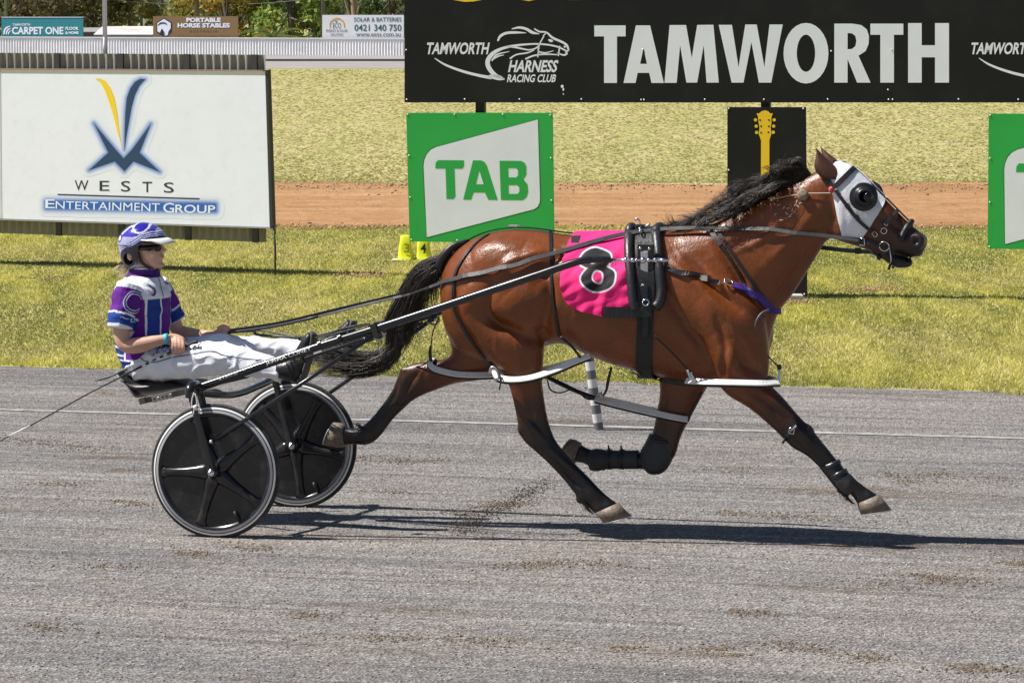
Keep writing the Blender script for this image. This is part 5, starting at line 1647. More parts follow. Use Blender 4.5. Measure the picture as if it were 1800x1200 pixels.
for mir in (1, -1):
    q, n_ = on(1555, 431, 0.015); q = q * np.array([1, mir, 1]); n_ = n_ * np.array([1, mir, 1])
    ring(bridle, 'bit_ring', q, 0.025, n_, 0.0035, CHROME)
    part('bit_shank', bridle, *tube([q + np.array([0.026, 0, 0.004]), q + np.array([0.034, 0, -0.05]), q + np.array([0.036, 0, -0.085])], 0.0035, 6), CHROME)
    q2, n2 = on(1536, 411, 0.014); q2 = q2 * np.array([1, mir, 1])
    a = unit(P(1538, 414, 0) - P(1530, 405, 0)); b = np.array([a[2], 0, -a[0]])
    part('buckle', bridle, *tube([q2 + a * x + b * y for x, y in ((-.012, -.010), (.012, -.010), (.016, 0), (.012, .010), (-.012, .010), (-.012, -.010))], 0.0028, 5), CHROME)
    part('chin_strap_end', bridle, *tube([q + np.array([0.036, 0, -0.08]), q + np.array([0.030, 0, -0.10]), q + np.array([0.022, 0, -0.118])], 0.007, 6), LEATH)
q, n_ = on(1535, 446, 0.012, 0); ring(bridle, 'curb_ring', q, 0.013, n_, 0.003, CHROME)
part('curb_knob', bridle, *ellipsoid(on(1546, 450, 0.008, 0)[0], (0.013, 0.012, 0.016)), LEATH)
REDT = M('red_tag', (0.62, 0.02, 0.03), 0.5)
tg, tn = on(1465, 333, 0.021)
rt = part('rosette', bridle, *lathe([(0.001, 0.006), (0.013, 0.005), (0.017, 0.0), (0.001, -0.002)], tg, tn, 14), REDT)
part('rosette_mark', rt, *tube([tg + tn * 0.008 + np.array([-.006, 0, .006]), tg + tn * 0.008 + np.array([.005, 0, .006]), tg + tn * 0.008 + np.array([-.005, 0, -.006]), tg + tn * 0.008 + np.array([.006, 0, -.006])], 0.0018, 4), WHITEPAINT)
# ear-plug cord with its ball
cordm = M('pale_cord', (0.45, 0.40, 0.34), 0.8)
ec = thing('ear_plug_cord', 'thin cord with a tan fluffy ball on the horse neck', 'cord', P(1413, 345, 0), 'L')
pp, nn = strap_px([(1474, 332), (1464, 338), (1448, 340), (1420, 341)], 0.014)
part('cord', ec, *tube(pp, 0.0032, 6), cordm)
pp, nn = strap_px([(1408, 343), (1385, 346), (1360, 352), (1352, 350)], 0.012)
part('cord', ec, *tube(pp, 0.0026, 6), cordm)
q, n_ = on(1413, 344, 0.018)
V_, F_ = ellipsoid(q, (0.030, 0.020, 0.030), None, 22, 16)
V_ = V_ + (V_ - q) * np.array([[0.22 * noise.noise(Vector(v * 120))] for v in V_])
part('ball', ec, V_, F_, M('tan_fleece', (0.33, 0.27, 0.19), 0.95, 0.3, 80, 0.8, 200))
# freeze brand on the neck
fb = MB()
for x, y, a in ((1378, 365, .9), (1383, 375, -.6), (1390, 378, .8), (1386, 366, .2), (1393, 369, 1.4), (1388, 381, .2), (1398, 361, .8), (1403, 363, -.7), (1408, 357, .4), (1396, 373, .9), (1363, 377, .8), (1369, 360, .5), (1374, 387, .1), (1401, 354, 1.3)):
    d_ = np.array([math.cos(a), -math.sin(a)]) * 3.0
    pp, nn = strap_px([(x - d_[0], y - d_[1]), (x, y), (x + d_[0], y + d_[1])], 0.0018, 3)
    fb.add(tube(pp, 1.0, flat=(0.0038, 0.0012), up=nn))
part('freeze_brand', horse, fb.verts, fb.F, M('white_hair', (0.55, 0.50, 0.45), 0.7))

# pink saddle cloth with its number
rows = [(1005, 419, 1098, 417), (1000, 428, 1101, 430), (994, 445, 1104, 448), (989, 465, 1107, 468), (986, 488, 1110, 490), (988, 510, 1115, 512), (995, 528, 1120, 530), (1010, 541, 1122, 541), (1034, 550, 1122, 548), (1060, 555, 1120, 552)]
cp_, cn_, cuv, cu_, cv_ = drape(rows, 130, 0.008, 14)
x, y = cuv[:, 0], cuv[:, 1]
fold = np.array([noise.noise(Vector(((a * 0.9 + b * 0.75) * 0.040 + 0.6 * math.sin(b * 0.03), (b - a * 0.5) * 0.016, 1))) for a, b in cuv])
fold2 = np.array([noise.noise(Vector(((a * 0.5 + b) * 0.075, (b * 0.4 - a) * 0.03, 5))) for a, b in cuv])
amp = np.clip((y - 415) / 60, 0.1, 1) * np.where(x > 1060, np.clip((556 - y) / 22, 0.25, 1), 1)
lift = 0.006 + 0.026 * amp * (fold * 0.9 + 0.25) + 0.008 * fold2 * amp
cp_ = cp_ + cn_ * np.clip(lift, 0.001, 1)[:, None]
def fig8(x, y):
    wob = 0.9 * np.sin(y * 0.22) + 0.5 * np.sin(x * 0.21)
    xr_, yr_ = x - 1050, y - 476
    u = 1050 + xr_ * 0.99 - yr_ * 0.10 + wob; y = 476 + yr_ * 0.99 + xr_ * 0.10
    def e(cx, cy, rx, ry): return np.hypot((u - cx) / rx, (y - cy) / ry)
    out = np.minimum((e(1049, 459, 27, 18.5) - 1) * 21, (e(1052, 492, 29.5, 22) - 1) * 25)
    hole = np.minimum((e(1046, 461, 9.5, 6.5) - 1) * 8, (e(1051, 490, 10, 11.5) - 1) * 10.5)
    return np.maximum(out, -hole)
f8 = fig8(x, y)
pink = np.array([0.86, 0.022, 0.20]); c8 = np.tile(pink, (len(x), 1))
_k = np.clip((2.9 - f8) / 1.2, 0, 1)[:, None]; c8 = c8 * (1 - _k) + np.array([0.80, 0.80, 0.80]) * _k
_k = np.clip((0.5 - f8) / 1.2, 0, 1)[:, None]; c8 = c8 * (1 - _k) + np.array([0.016, 0.015, 0.018]) * _k
blackp = (y < 432) & (x > 1004) & (x < 1018 + (432 - y) * 0.3) & (y > 416)
c8[blackp] = (0.02, 0.02, 0.022)
cloth = thing('saddle_cloth', 'bright pink saddle cloth with a black number 8 edged in white', 'saddle cloth', P(1050, 555, 0), 'L')
Fq = grid_faces(cu_, cv_)
mbc = MB(); mbc.add((cp_, Fq)); mbc.add((cp_ * MIR, [f[::-1] for f in Fq]))
top = cp_[:cv_]
arcs = [top]
for f in (0.66, 0.33, 0.0, -0.33, -0.66):
    a = top * np.array([1, f, 1]); a[:, 2] += 0.020 * (1 - f * f)
    arcs.append(a)
arcs.append(top * MIR)
V_ = np.concatenate(arcs)
mbc.add((V_, [(k * cv_ + i, k * cv_ + i + 1, (k + 1) * cv_ + i + 1, (k + 1) * cv_ + i) for k in range(6) for i in range(cv_ - 1)]))
colc = np.concatenate([c8, np.tile(pink, (len(cp_), 1)), np.tile(pink, (len(V_), 1))])
part('cloth', cloth, mbc.verts, mbc.F, CLOTHMAT, True, colc)
strap(cloth, 'elastic_band', [(1064, 548), (1090, 549), (1118, 549), (1145, 547)], 0.056, M('black_elastic', (0.016, 0.016, 0.018), 0.3, 0.3, 60, 0.5, 60), off=0.030)

# harness saddle: padded arch, flaps, girth, couplings
sad = thing('harness_saddle', 'black padded harness saddle and girth round the horse barrel', 'harness saddle', P(1135, 660, 0), 'L')
PAD = M('black_pad', (0.022, 0.022, 0.024), 0.40, 0.2, 12, 0.2, 60)
for nm, pts, r_ in (('pad_roll', [(1107, 414), (1106, 440), (1107, 470), (1110, 500), (1113, 530), (1117, 545)], 0.026), ('pad_roll', [(1154, 414), (1157, 440), (1160, 470), (1162, 505), (1160, 530), (1152, 541)], 0.027)):
    pp, nn = strap_px(pts, 0.016, 5)
    part(nm, sad, *tube(pp, r_, 12), PAD); part(nm, sad, *tube(pp * MIR, r_, 12), PAD)
    t0 = pp[0]
    part('pad_arch', sad, *tube([t0, t0 * np.array([1, .5, 1]) + np.array([0, 0, .022]), t0 * np.array([1, -.5, 1]) + np.array([0, 0, .022]), t0 * MIR], r_, 12, 4), PAD)
fp, fn, fuv, fu, fv = drape([(1118, 416, 1148, 416), (1117, 450, 1150, 450), (1119, 480, 1150, 480), (1120, 510, 1150, 510), (1124, 545, 1148, 545)], 6, 0.020, 4)
part('skirt', sad, fp, grid_faces(fu, fv), LEATH); part('skirt', sad, fp * MIR, grid_faces(fu, fv), LEATH)
strap(sad, 'girth', [(1135, 540), (1134, 570), (1133, 600), (1132, 630), (1133, 652)], 0.082, M('black_web_girth', (0.013, 0.013, 0.014), 0.6, 0.2, 30, 0.4, 200), th=0.010, off=0.012, mirror=True)
gl = [on(1133, 652, 0.012)[0]]
g0 = gl[0]; part('girth_belly', sad, *tube([g0, g0 * np.array([1, .5, 1]) + np.array([0, 0, -.03]), g0 * np.array([1, -.5, 1]) + np.array([0, 0, -.03]), g0 * MIR], 1.0, sub=4, flat=(0.08, 0.010), up=np.array([0, 0, 1.0])), LEATH, False)
strap(sad, 'billet', [(1133, 500), (1134, 540), (1135, 570), (1133, 590)], 0.030, LEATH, off=0.028, mirror=True)
strap(sad, 'belly_strap', [(1113, 648), (1140, 660), (1180, 668), (1205, 672)], 0.028, LEATH, off=0.020)
strap(sad, 'saddle_flap', [(1120, 440), (1132, 438), (1148, 440)], 0.05, PAD, off=0.034)
q, n_ = on(1135, 533, 0.034); ring(sad, 'girth_ring', q, 0.016, n_, 0.004, CHROME)
part('girth_buckle', sad, *tube([on(1111, 642, 0.03)[0], on(1118, 642, 0.03)[0], on(1130, 651, 0.03)[0]], 0.004, 6), CHROME)
q, n_ = on(1135, 460, 0.030)
part('coupling_plate', sad, *bbox_bevel(q + np.array([0, -0.01, -0.012]), (0.040, 0.018, 0.11), None, 0.004), STEEL, False)
part('coupling_plate', sad, *bbox_bevel((q + np.array([0, -0.01, -0.012])) * MIR, (0.040, 0.018, 0.11), None, 0.004), STEEL, False)
part('coupling_body', sad, *bbox_bevel(q + np.array([0.004, -0.004, -0.005]), (0.085, 0.016, 0.16), None, 0.005), PLASTIC, False)
for dx in (-0.022, 0.026):
    part('rivet', sad, *ellipsoid(q + np.array([dx, -0.016, 0.055]), (0.008, 0.006, 0.008)), CHROME)
text_l = lambda s, c, ux, uy, h, mat, owner, name='lettering', **kw: None
def text3(owner, s, c, ux, uy, w, h, mat, name='lettering', **kw):
    V, F = text_flat(s, **kw); lo, hi = V.min(0), V.max(0); uv = (V - (lo + hi) / 2) / (hi - lo)
    W = np.asarray(c) + uv[:, :1] * w * unit(ux) + uv[:, 1:] * h * unit(uy)
    return part(name, owner, W, F, mat, False)
q, n_ = on(1138, 504, 0.030)
part('maker_mark', sad, *lathe([(0.001, 0.001), (0.008, 0.0)], q + np.array([-0.024, -.004, 0]), (0, -1, 0), 12), WHITEPL)
# hook and turret on top of the saddle
tq = P(1128, 404, 0)
part('turret', sad, *bbox_bevel(tq + np.array([0, -0.03, 0.0]), (0.05, 0.05, 0.06), None, 0.008), PLASTIC, False)
part('check_hook', sad, *tube([tq + np.array([0.0, -0.03, 0.02]), tq + np.array([-0.006, -0.03, 0.05]), tq + np.array([-0.02, -0.03, 0.058]), tq + np.array([-0.028, -0.03, 0.05])], 0.005, 6, 3), CHROME)
part('lever', sad, *tube([tq + np.array([0.02, -0.04, 0.01]), tq + np.array([0.055, -0.05, 0.035])], 0.006, 6), STEEL)
for mir in (1, -1):
    ring(sad, 'terret', on(1128, 418, 0.03)[0] * np.array([1, mir, 1]) + np.array([0, 0, .012]), 0.020, (1, 0, 0.2), 0.004, CHROME)

# crupper and back strap
cru = thing('crupper', 'black back strap and crupper from the saddle to the tail', 'crupper', P(900, 410, 0), 'L')
sp_ = []
for X_ in np.linspace(P(1100, 400, 0)[0], P(812, 430, 0)[0], 26):
    h = HBVH.ray_cast(Vector((X_, 0.0, 2.2)), Vector((0, 0, -1)))
    sp_.append(np.array(h[0]) + np.array([0, 0, 0.010]))
part('back_strap', cru, *tube(np.array(sp_), 1.0, flat=(0.030, 0.006), up=np.array([0, 0, 1.0])), LEATH, False)
for fx in (6, 17):
    part('buckle', cru, *bbox_bevel(sp_[fx] + np.array([0, 0, 0.008]), (0.05, 0.04, 0.012), None, 0.003), STEEL, False)
for sg in (-1, 1):
    part('dock_roll', cru, *tube([P(822, 428, 0) + np.array([0, sg * .02, .012]), P(800, 436, 0) + np.array([0, sg * .045, 0.01]), P(783, 452, 0) + np.array([0, sg * .055, 0]), P(777, 468, 0) + np.array([0, sg * .045, 0]), P(778, 476, 0) + np.array([0, sg * .015, 0])], [0.012, 0.020, 0.025, 0.023, 0.016], 10, 5), PAD)

# breast collar
bc = thing('breast_collar', 'black breast strap with a purple padded section across the horse chest', 'breast collar', P(1300, 520, 0), 'L')
strap(bc, 'trace', [(1168, 470), (1190, 478), (1215, 483), (1240, 489), (1266, 497)], 0.026, LEATH, off=0.012, mirror=True)
q, n_ = on(1279, 499, 0.014); ring(bc, 'ring', q, 0.023, n_, 0.0042, CHROME); ring(bc, 'ring', q * MIR, 0.023, n_ * MIR, 0.0042, CHROME)
PURP = M('purple_webbing', (0.055, 0.022, 0.24), 0.6, 0.1, 20, 0.3, 150)
strap(bc, 'breast_pad', [(1288, 503), (1305, 509), (1325, 518), (1342, 530), (1355, 543)], 0.036, PURP, th=0.010, off=0.012, mirror=True)
q, n_ = on(1238, 489, 0.020)
part('buckle', bc, *bbox_bevel(q, (0.042, 0.010, 0.032), None, 0.004), CHROME, False)
q, n_ = on(1161, 466, 0.030)
part('buckle', bc, *tube([q + np.array([x, 0, z]) for x, z in ((-.02, -.018), (.02, -.02), (.022, .016), (-.018, .02), (-.02, -.018))], 0.004, 6), CHROME)
e0 = on(1355, 543, 0.012)[0]
_bf = []
for f in np.linspace(1, -1, 13):
    h = HBVH.ray_cast(Vector((e0[0] + 0.6, e0[1] * f, e0[2] - 0.012 * (1 - f * f))), Vector((-1, 0, 0)))
    _bf.append(np.array(h[0]) + np.array([0.004, 0, 0]) if h[0] is not None else e0 * np.array([1, f, 1]))
part('breast_front', bc, *tube(np.array(_bf), 1.0, flat=(0.036, 0.008), up=np.array([1.0, 0, 0.0])), PURP, False)
strap(bc, 'neck_strap', [(1250, 408), (1266, 428), (1285, 455), (1303, 485), (1310, 505)], 0.018, LEATH, off=0.008)
strap(bc, 'neck_strap', [(1264, 410), (1282, 436), (1305, 470), (1330, 508), (1342, 525)], 0.018, LEATH, off=0.008)
strap(bc, 'neck_strap', [(1250, 407), (1258, 418), (1268, 431)], 0.024, GREYL, off=0.011)

# hobbles: white plastic straps round the four legs with hangers
LINER = M('black_liner', (0.02, 0.02, 0.02), 0.6)
def hobble_loop(owner, near, far, w=0.030):
    """near = visible run, far = run behind the leg: rows (px, py, Y)"""
    a = [P(*q) for q in near]; b = [P(*q) for q in far]
    loop = cr(np.array(a), 6)
    o = part('hobble_strap', owner, *tube(loop, 1.0, flat=(w, 0.010), up=np.array([0, -0.8, 0.6])), WHITEPL, False)
    part('liner', o, *tube(loop + np.array([0, 0.009, -0.009]), 1.0, flat=(w + 0.006, 0.007), up=np.array([0, -0.8, 0.6])), LINER, False)
    lb = cr(np.array([a[0]] + b + [a[-1]]), 6)
    part('hobble_back', owner, *tube(lb, 1.0, flat=(w * .9, 0.006), up=np.array([0, 1.0, 0])), WHITEPL, False)
hn_ = thing('hobble', 'white plastic hobble straps on the near legs with black hangers', 'hobble', P(1000, 660, -.2), 'L')
hobble_loop(hn_, [(869, 652, -.17), (876, 663, -.235), (900, 667, -.26), (935, 663, -.25), (975, 650, -.23), (1010, 635, -.20), (1036, 625, -.17)], [(880, 655, -.06), (940, 652, -.05), (1000, 636, -.10)])
hobble_loop(hn_, [(1206, 669, -.22), (1240, 671, -.262), (1290, 672, -.282), (1340, 673, -.262), (1368, 672, -.18)], [(1230, 668, -.05), (1300, 664, -.02), (1350, 664, -.06)])
part('strap_end', hn_, *tube([P(1368, 674, -.16), P(1370, 660, -.14), P(1370, 646, -.12)], 1.0, flat=(0.014, 0.006), up=np.array([0, 1.0, 0])), WHITEPL, False)
strap(hn_, 'hip_hanger', [(866, 408), (838, 428), (815, 455), (802, 480), (798, 505), (800, 545), (820, 585), (845, 620), (866, 648)], 0.016, LEATH, off=0.007)
part('hanger_tail', hn_, *tube([P(869, 648, -.24), P(880, 662, -.27), P(878, 685, -.26)], 0.004, 5, 3), LEATH)
part('hanger_loop', hn_, *tube([P(860, 658, -.25), P(864, 645, -.26), P(873, 650, -.26), P(878, 664, -.26)], 0.007, 6, 3), STEEL)
strap(hn_, 'loin_hanger', [(968, 404), (968, 430), (970, 470), (973, 520), (978, 560), (984, 590)], 0.017, LEATH, off=0.007)
part('hanger_tail', hn_, *tube([P(985, 592, -.25), P(1000, 604, -.23), P(1012, 617, -.20), P(1020, 628, -.19)], 0.007, 6, 3), LEATH)
part('front_hanger', hn_, *tube([P(1150, 590, -.29), P(1180, 618, -.27), P(1205, 645, -.25), P(1218, 658, -.24)], 0.005, 6, 3), LEATH)
part('hanger_loop', hn_, *tube([P(1208, 650, -.25), P(1214, 664, -.25), P(1222, 672, -.26), P(1214, 655, -.25)], 0.006, 6, 2), WHITEPL)
part('chest_hanger', hn_, *tube([P(1352, 545, -.14), P(1338, 552, -.17), P(1329, 568, -.19), P(1330, 590, -.18), P(1342, 615, -.16), P(1358, 634, -.13), P(1369, 645, -.12)], [0.008, 0.008, 0.007, 0.006, 0.005, 0.004, 0.004], 7, 4), GREYL)
part('chest_knot', hn_, *ellipsoid(P(1370, 646, -.12), (0.012, 0.012, 0.018)), LEATH)
hf_ = thing('hobble', 'white plastic hobble straps on the far legs with black hangers', 'hobble', P(1000, 690, .15), 'L')
hobble_loop(hf_, [(760, 630, .12), (755, 638, .07), (765, 648, .05), (800, 657, .05), (840, 659, .05), (868, 658, .07)], [(780, 640, .25), (830, 648, .25)])
hobble_loop(hf_, [(1046, 700, .10), (1080, 709, .07), (1130, 721, .05), (1180, 732, .05), (1208, 737, .07)], [(1060, 700, .2), (1130, 716, .22), (1190, 730, .2)])
part('tail_hanger', hf_, *tube([P(772, 556, .0), P(762, 580, .02), P(758, 605, .04), P(757, 622, .06), P(754, 632, .08)], 0.0035, 6, 4), LEATH)
part('hanger_keeper', hf_, *tube([P(757, 608, .05), P(756, 622, .06), P(758, 634, .07)], [0.006, 0.010, 0.007], 6, 3), LEATH)
part('hanger_tail', hf_, *tube([P(752, 636, .07), P(742, 642, .10), P(732, 644, .12)], 0.004, 5, 3), LEATH)
part('linking_strap', hf_, *tube([P(960, 662, .14), P(985, 674, .13), P(1015, 688, .11), P(1046, 700, .10)], [0.010, 0.013, 0.012, 0.014], 7, 4), LEATH)
part('linking_cord', hf_, *tube([P(962, 668, .13), P(968, 685, .12), P(985, 690, .12), P(1010, 684, .11), P(1030, 700, .10), P(1050, 702, .10)], 0.004, 6, 5), LEATH)
part('girth_hanger', hf_, *tube([P(1075, 645, .05), P(1069, 668, .05), P(1066, 685, .06), P(1058, 698, .06)], [0.006, 0.009, 0.007, 0.006], 6, 3), LEATH)
part('girth_hanger', hf_, *tube([P(1234, 688, .05), P(1222, 712, .05), P(1214, 728, .05), P(1210, 740, .06)], [0.005, 0.008, 0.006, 0.005], 6, 3), LEATH)
part('hanger_loop', hf_, *tube([P(1050, 696, .06), P(1056, 690, .05), P(1060, 702, .05)], 0.007, 6, 2), STEEL)

# leg boots
BOOT = M('black_boot_shell', (0.022, 0.022, 0.024), 0.30, 0.35, 25, 0.2, 60, dirt=(0.13, 0.11, 0.095), dirt_amt=0.45, dscale=20)
FELT = M('dark_grey_boot', (0.030, 0.032, 0.038), 0.6, 0.25, 15, 0.3, 90)
def sleeve(owner, name, rows, Y, mat, sub=4):
    return part(name, owner, *loft_pairs(rows, Y, sub, 22), mat)
tb = thing('tendon_boot', 'shiny black tendon boot strapped on the near foreleg', 'leg boot', P(1470, 850, NF), 'L')
sleeve(tb, 'shell', [(1440, 821, 1474, 808, 0.040), (1452, 836, 1484, 824, 0.042), (1468, 856, 1500, 838, 0.046), (1480, 868, 1503, 850, 0.047), (1490, 872, 1504, 862, 0.036)], NF, BOOT)
for a in ([(1444, 822, 1475, 806, .044), (1449, 828, 1479, 813, .044)], [(1456, 838, 1487, 822, .046), (1462, 845, 1491, 829, .047)]):
    sleeve(tb, 'strap', a, NF, BOOT, 1)
kb = thing('knee_strap', 'black buckled strap round the near foreleg above the knee', 'leg strap', P(1400, 765, NF), 'L')
sleeve(kb, 'strap', [(1377, 770, 1409, 738, .056), (1382, 776, 1416, 745, .056)], NF, LEATH, 1)
q = P(1391, 757, NF - 0.068)
part('buckle', kb, *tube([q + np.array([x, 0, z]) for x, z in ((-.014, -.012), (.012, -.016), (.016, .012), (-.010, .016), (-.014, -.012))], 0.003, 5), CHROME)
part('strap_end', kb, *tube([P(1380, 773, NF - .05), P(1376, 778, NF - .03)], 0.006, 5), LEATH)
ff = thing('knee_boot', 'dark grey padded knee boot on the folded far foreleg', 'leg boot', P(1155, 800, FF), 'L')
sleeve(ff, 'shell', [(1142, 762, 1176, 768, .058), (1134, 778, 1180, 780, .064), (1126, 792, 1184, 800, .066), (1124, 806, 1174, 822, .064), (1128, 818, 1162, 832, .056), (1136, 828, 1150, 834, .03)], FF, FELT)
sleeve(ff, 'top_strap', [(1140, 766, 1184, 774, .066), (1138, 771, 1184, 779, .067)], FF, LEATH, 1)
ft = thing('tendon_boot', 'dark tendon boot with strap ends on the folded far foreleg', 'leg boot', P(1080, 808, FF), 'L')
sleeve(ft, 'shell', [(1122, 791, 1124, 824, .044), (1100, 791, 1102, 824, .046), (1070, 791, 1072, 824, .045), (1048, 788, 1048, 828, .050), (1036, 792, 1038, 826, .046)], FF, FELT)
for x_ in (1068, 1090):
    sleeve(ft, 'strap', [(x_, 789, x_, 825, .050), (x_ + 7, 789, x_ + 7, 825, .050)], FF, LEATH, 1)
    part('strap_end', ft, *tube([P(x_ + 3, 790, FF - .03), P(x_ + 1, 782, FF - .03)], [0.008, 0.003], 5), LEATH)
# ------------------------------------------------------------------ sulky
sulky = thing('sulky', 'black two-wheeled racing sulky behind the horse', 'sulky', (0, 0, 0), 'L')
WX = P(379, 828, -HALF)[0]
WR = 0.352
RIMM = M('silver_rim', (0.42, 0.42, 0.44), 0.35, 0.15, 10, metal=0.0)
TYRE = M('tyre_rubber', (0.022, 0.021, 0.021), 0.7, 0.2, 20, 0.2, 90, dirt=(0.20, 0.175, 0.15), dirt_amt=0.5, dscale=8)
STRIPE = M('white_pinstripe', (0.80, 0.80, 0.78), 0.4)
DISC = M('moulded_wheel_disc', (0.018, 0.017, 0.020), 0.24, 0.25, 9, 0.05, 30, dirt=(0.16, 0.14, 0.12), dirt_amt=0.22, dscale=12)
def wheel(Yc, rot):
    c = np.array([WX, Yc, WR])
    ax = np.array([0, -1.0, 0])
    w = part('wheel', sulky, *lathe([(0.001, 0.014), (0.05, 0.014), (0.20, 0.010), (0.28, 0.012), (0.300, 0.012), (0.300, -0.012), (0.28, -0.012), (0.20, -0.010), (0.05, -0.014), (0.001, -0.014)], c, ax, 72), DISC)
    # rim with deep lip
    part('rim', w, *lathe([(0.284, 0.010), (0.294, 0.022), (0.306, 0.026), (0.320, 0.022), (0.336, 0.014), (0.336, -0.014), (0.320, -0.022), (0.306, -0.026), (0.294, -0.022), (0.284, -0.010)], c, ax, 96), DISC)
    t = np.linspace(0, 2 * math.pi, 97)
    for sgn in (1, -1):
        part('rim_band', w, *lathe([(0.306, 0.0268 * sgn), (0.313, 0.0252 * sgn), (0.319, 0.0232 * sgn)], c, ax, 96), RIMM)
        part('pinstripe', w, *lathe([(0.3245, 0.0212 * sgn), (0.3335, 0.0166 * sgn)], c, ax, 96), STRIPE)
    part('tyre', w, *tube([c + (WR - 0.0115) * np.array([math.cos(a), 0, math.sin(a)]) for a in t], 0.0115, 12, caps=False), TYRE)
    for sgn in (1, -1):
        o = ax * sgn
        for k in range(5):
            a = R(rot) + k * 2 * math.pi / 5
            d = np.array([math.cos(a), 0, math.sin(a)]); s_ = np.cross(ax, d)
            rings = []
            for r_, wd, ht in ((0.02, .050, .030), (0.06, .046, .030), (0.10, .036, .026), (0.16, .027, .022), (0.22, .024, .019), (0.268, .028, .017), (0.294, .050, .014)):
                base = c + d * r_ + o * 0.009
                rings.append(np.array([base - s_ * wd, base - s_ * wd * .62 + o * ht * .75, base - s_ * wd * .3 + o * ht, base + s_ * wd * .3 + o * ht, base + s_ * wd * .62 + o * ht * .75, base + s_ * wd]))
            part('spoke', w, *rings_to_mesh(rings, True, True), DISC)
        part('hub', w, *lathe([(0.001, 0.052), (0.022, 0.052), (0.026, 0.046), (0.030, 0.030), (0.045, 0.028), (0.05, 0.012)], c, o, 20), BLACKPAINT)
    a = R(-62); d = np.array([math.cos(a), 0, math.sin(a)])
    for sgn in (1, -1):
        q = c + d * 0.255 + ax * 0.018 * sgn
        part('valve_slot', w, *tube([q - d * .025, q, q + d * .028], [0.010, 0.012, 0.010], 8), RUBBER)
    return w
wheel(-HALF, 182)
wheel(HALF, 205)

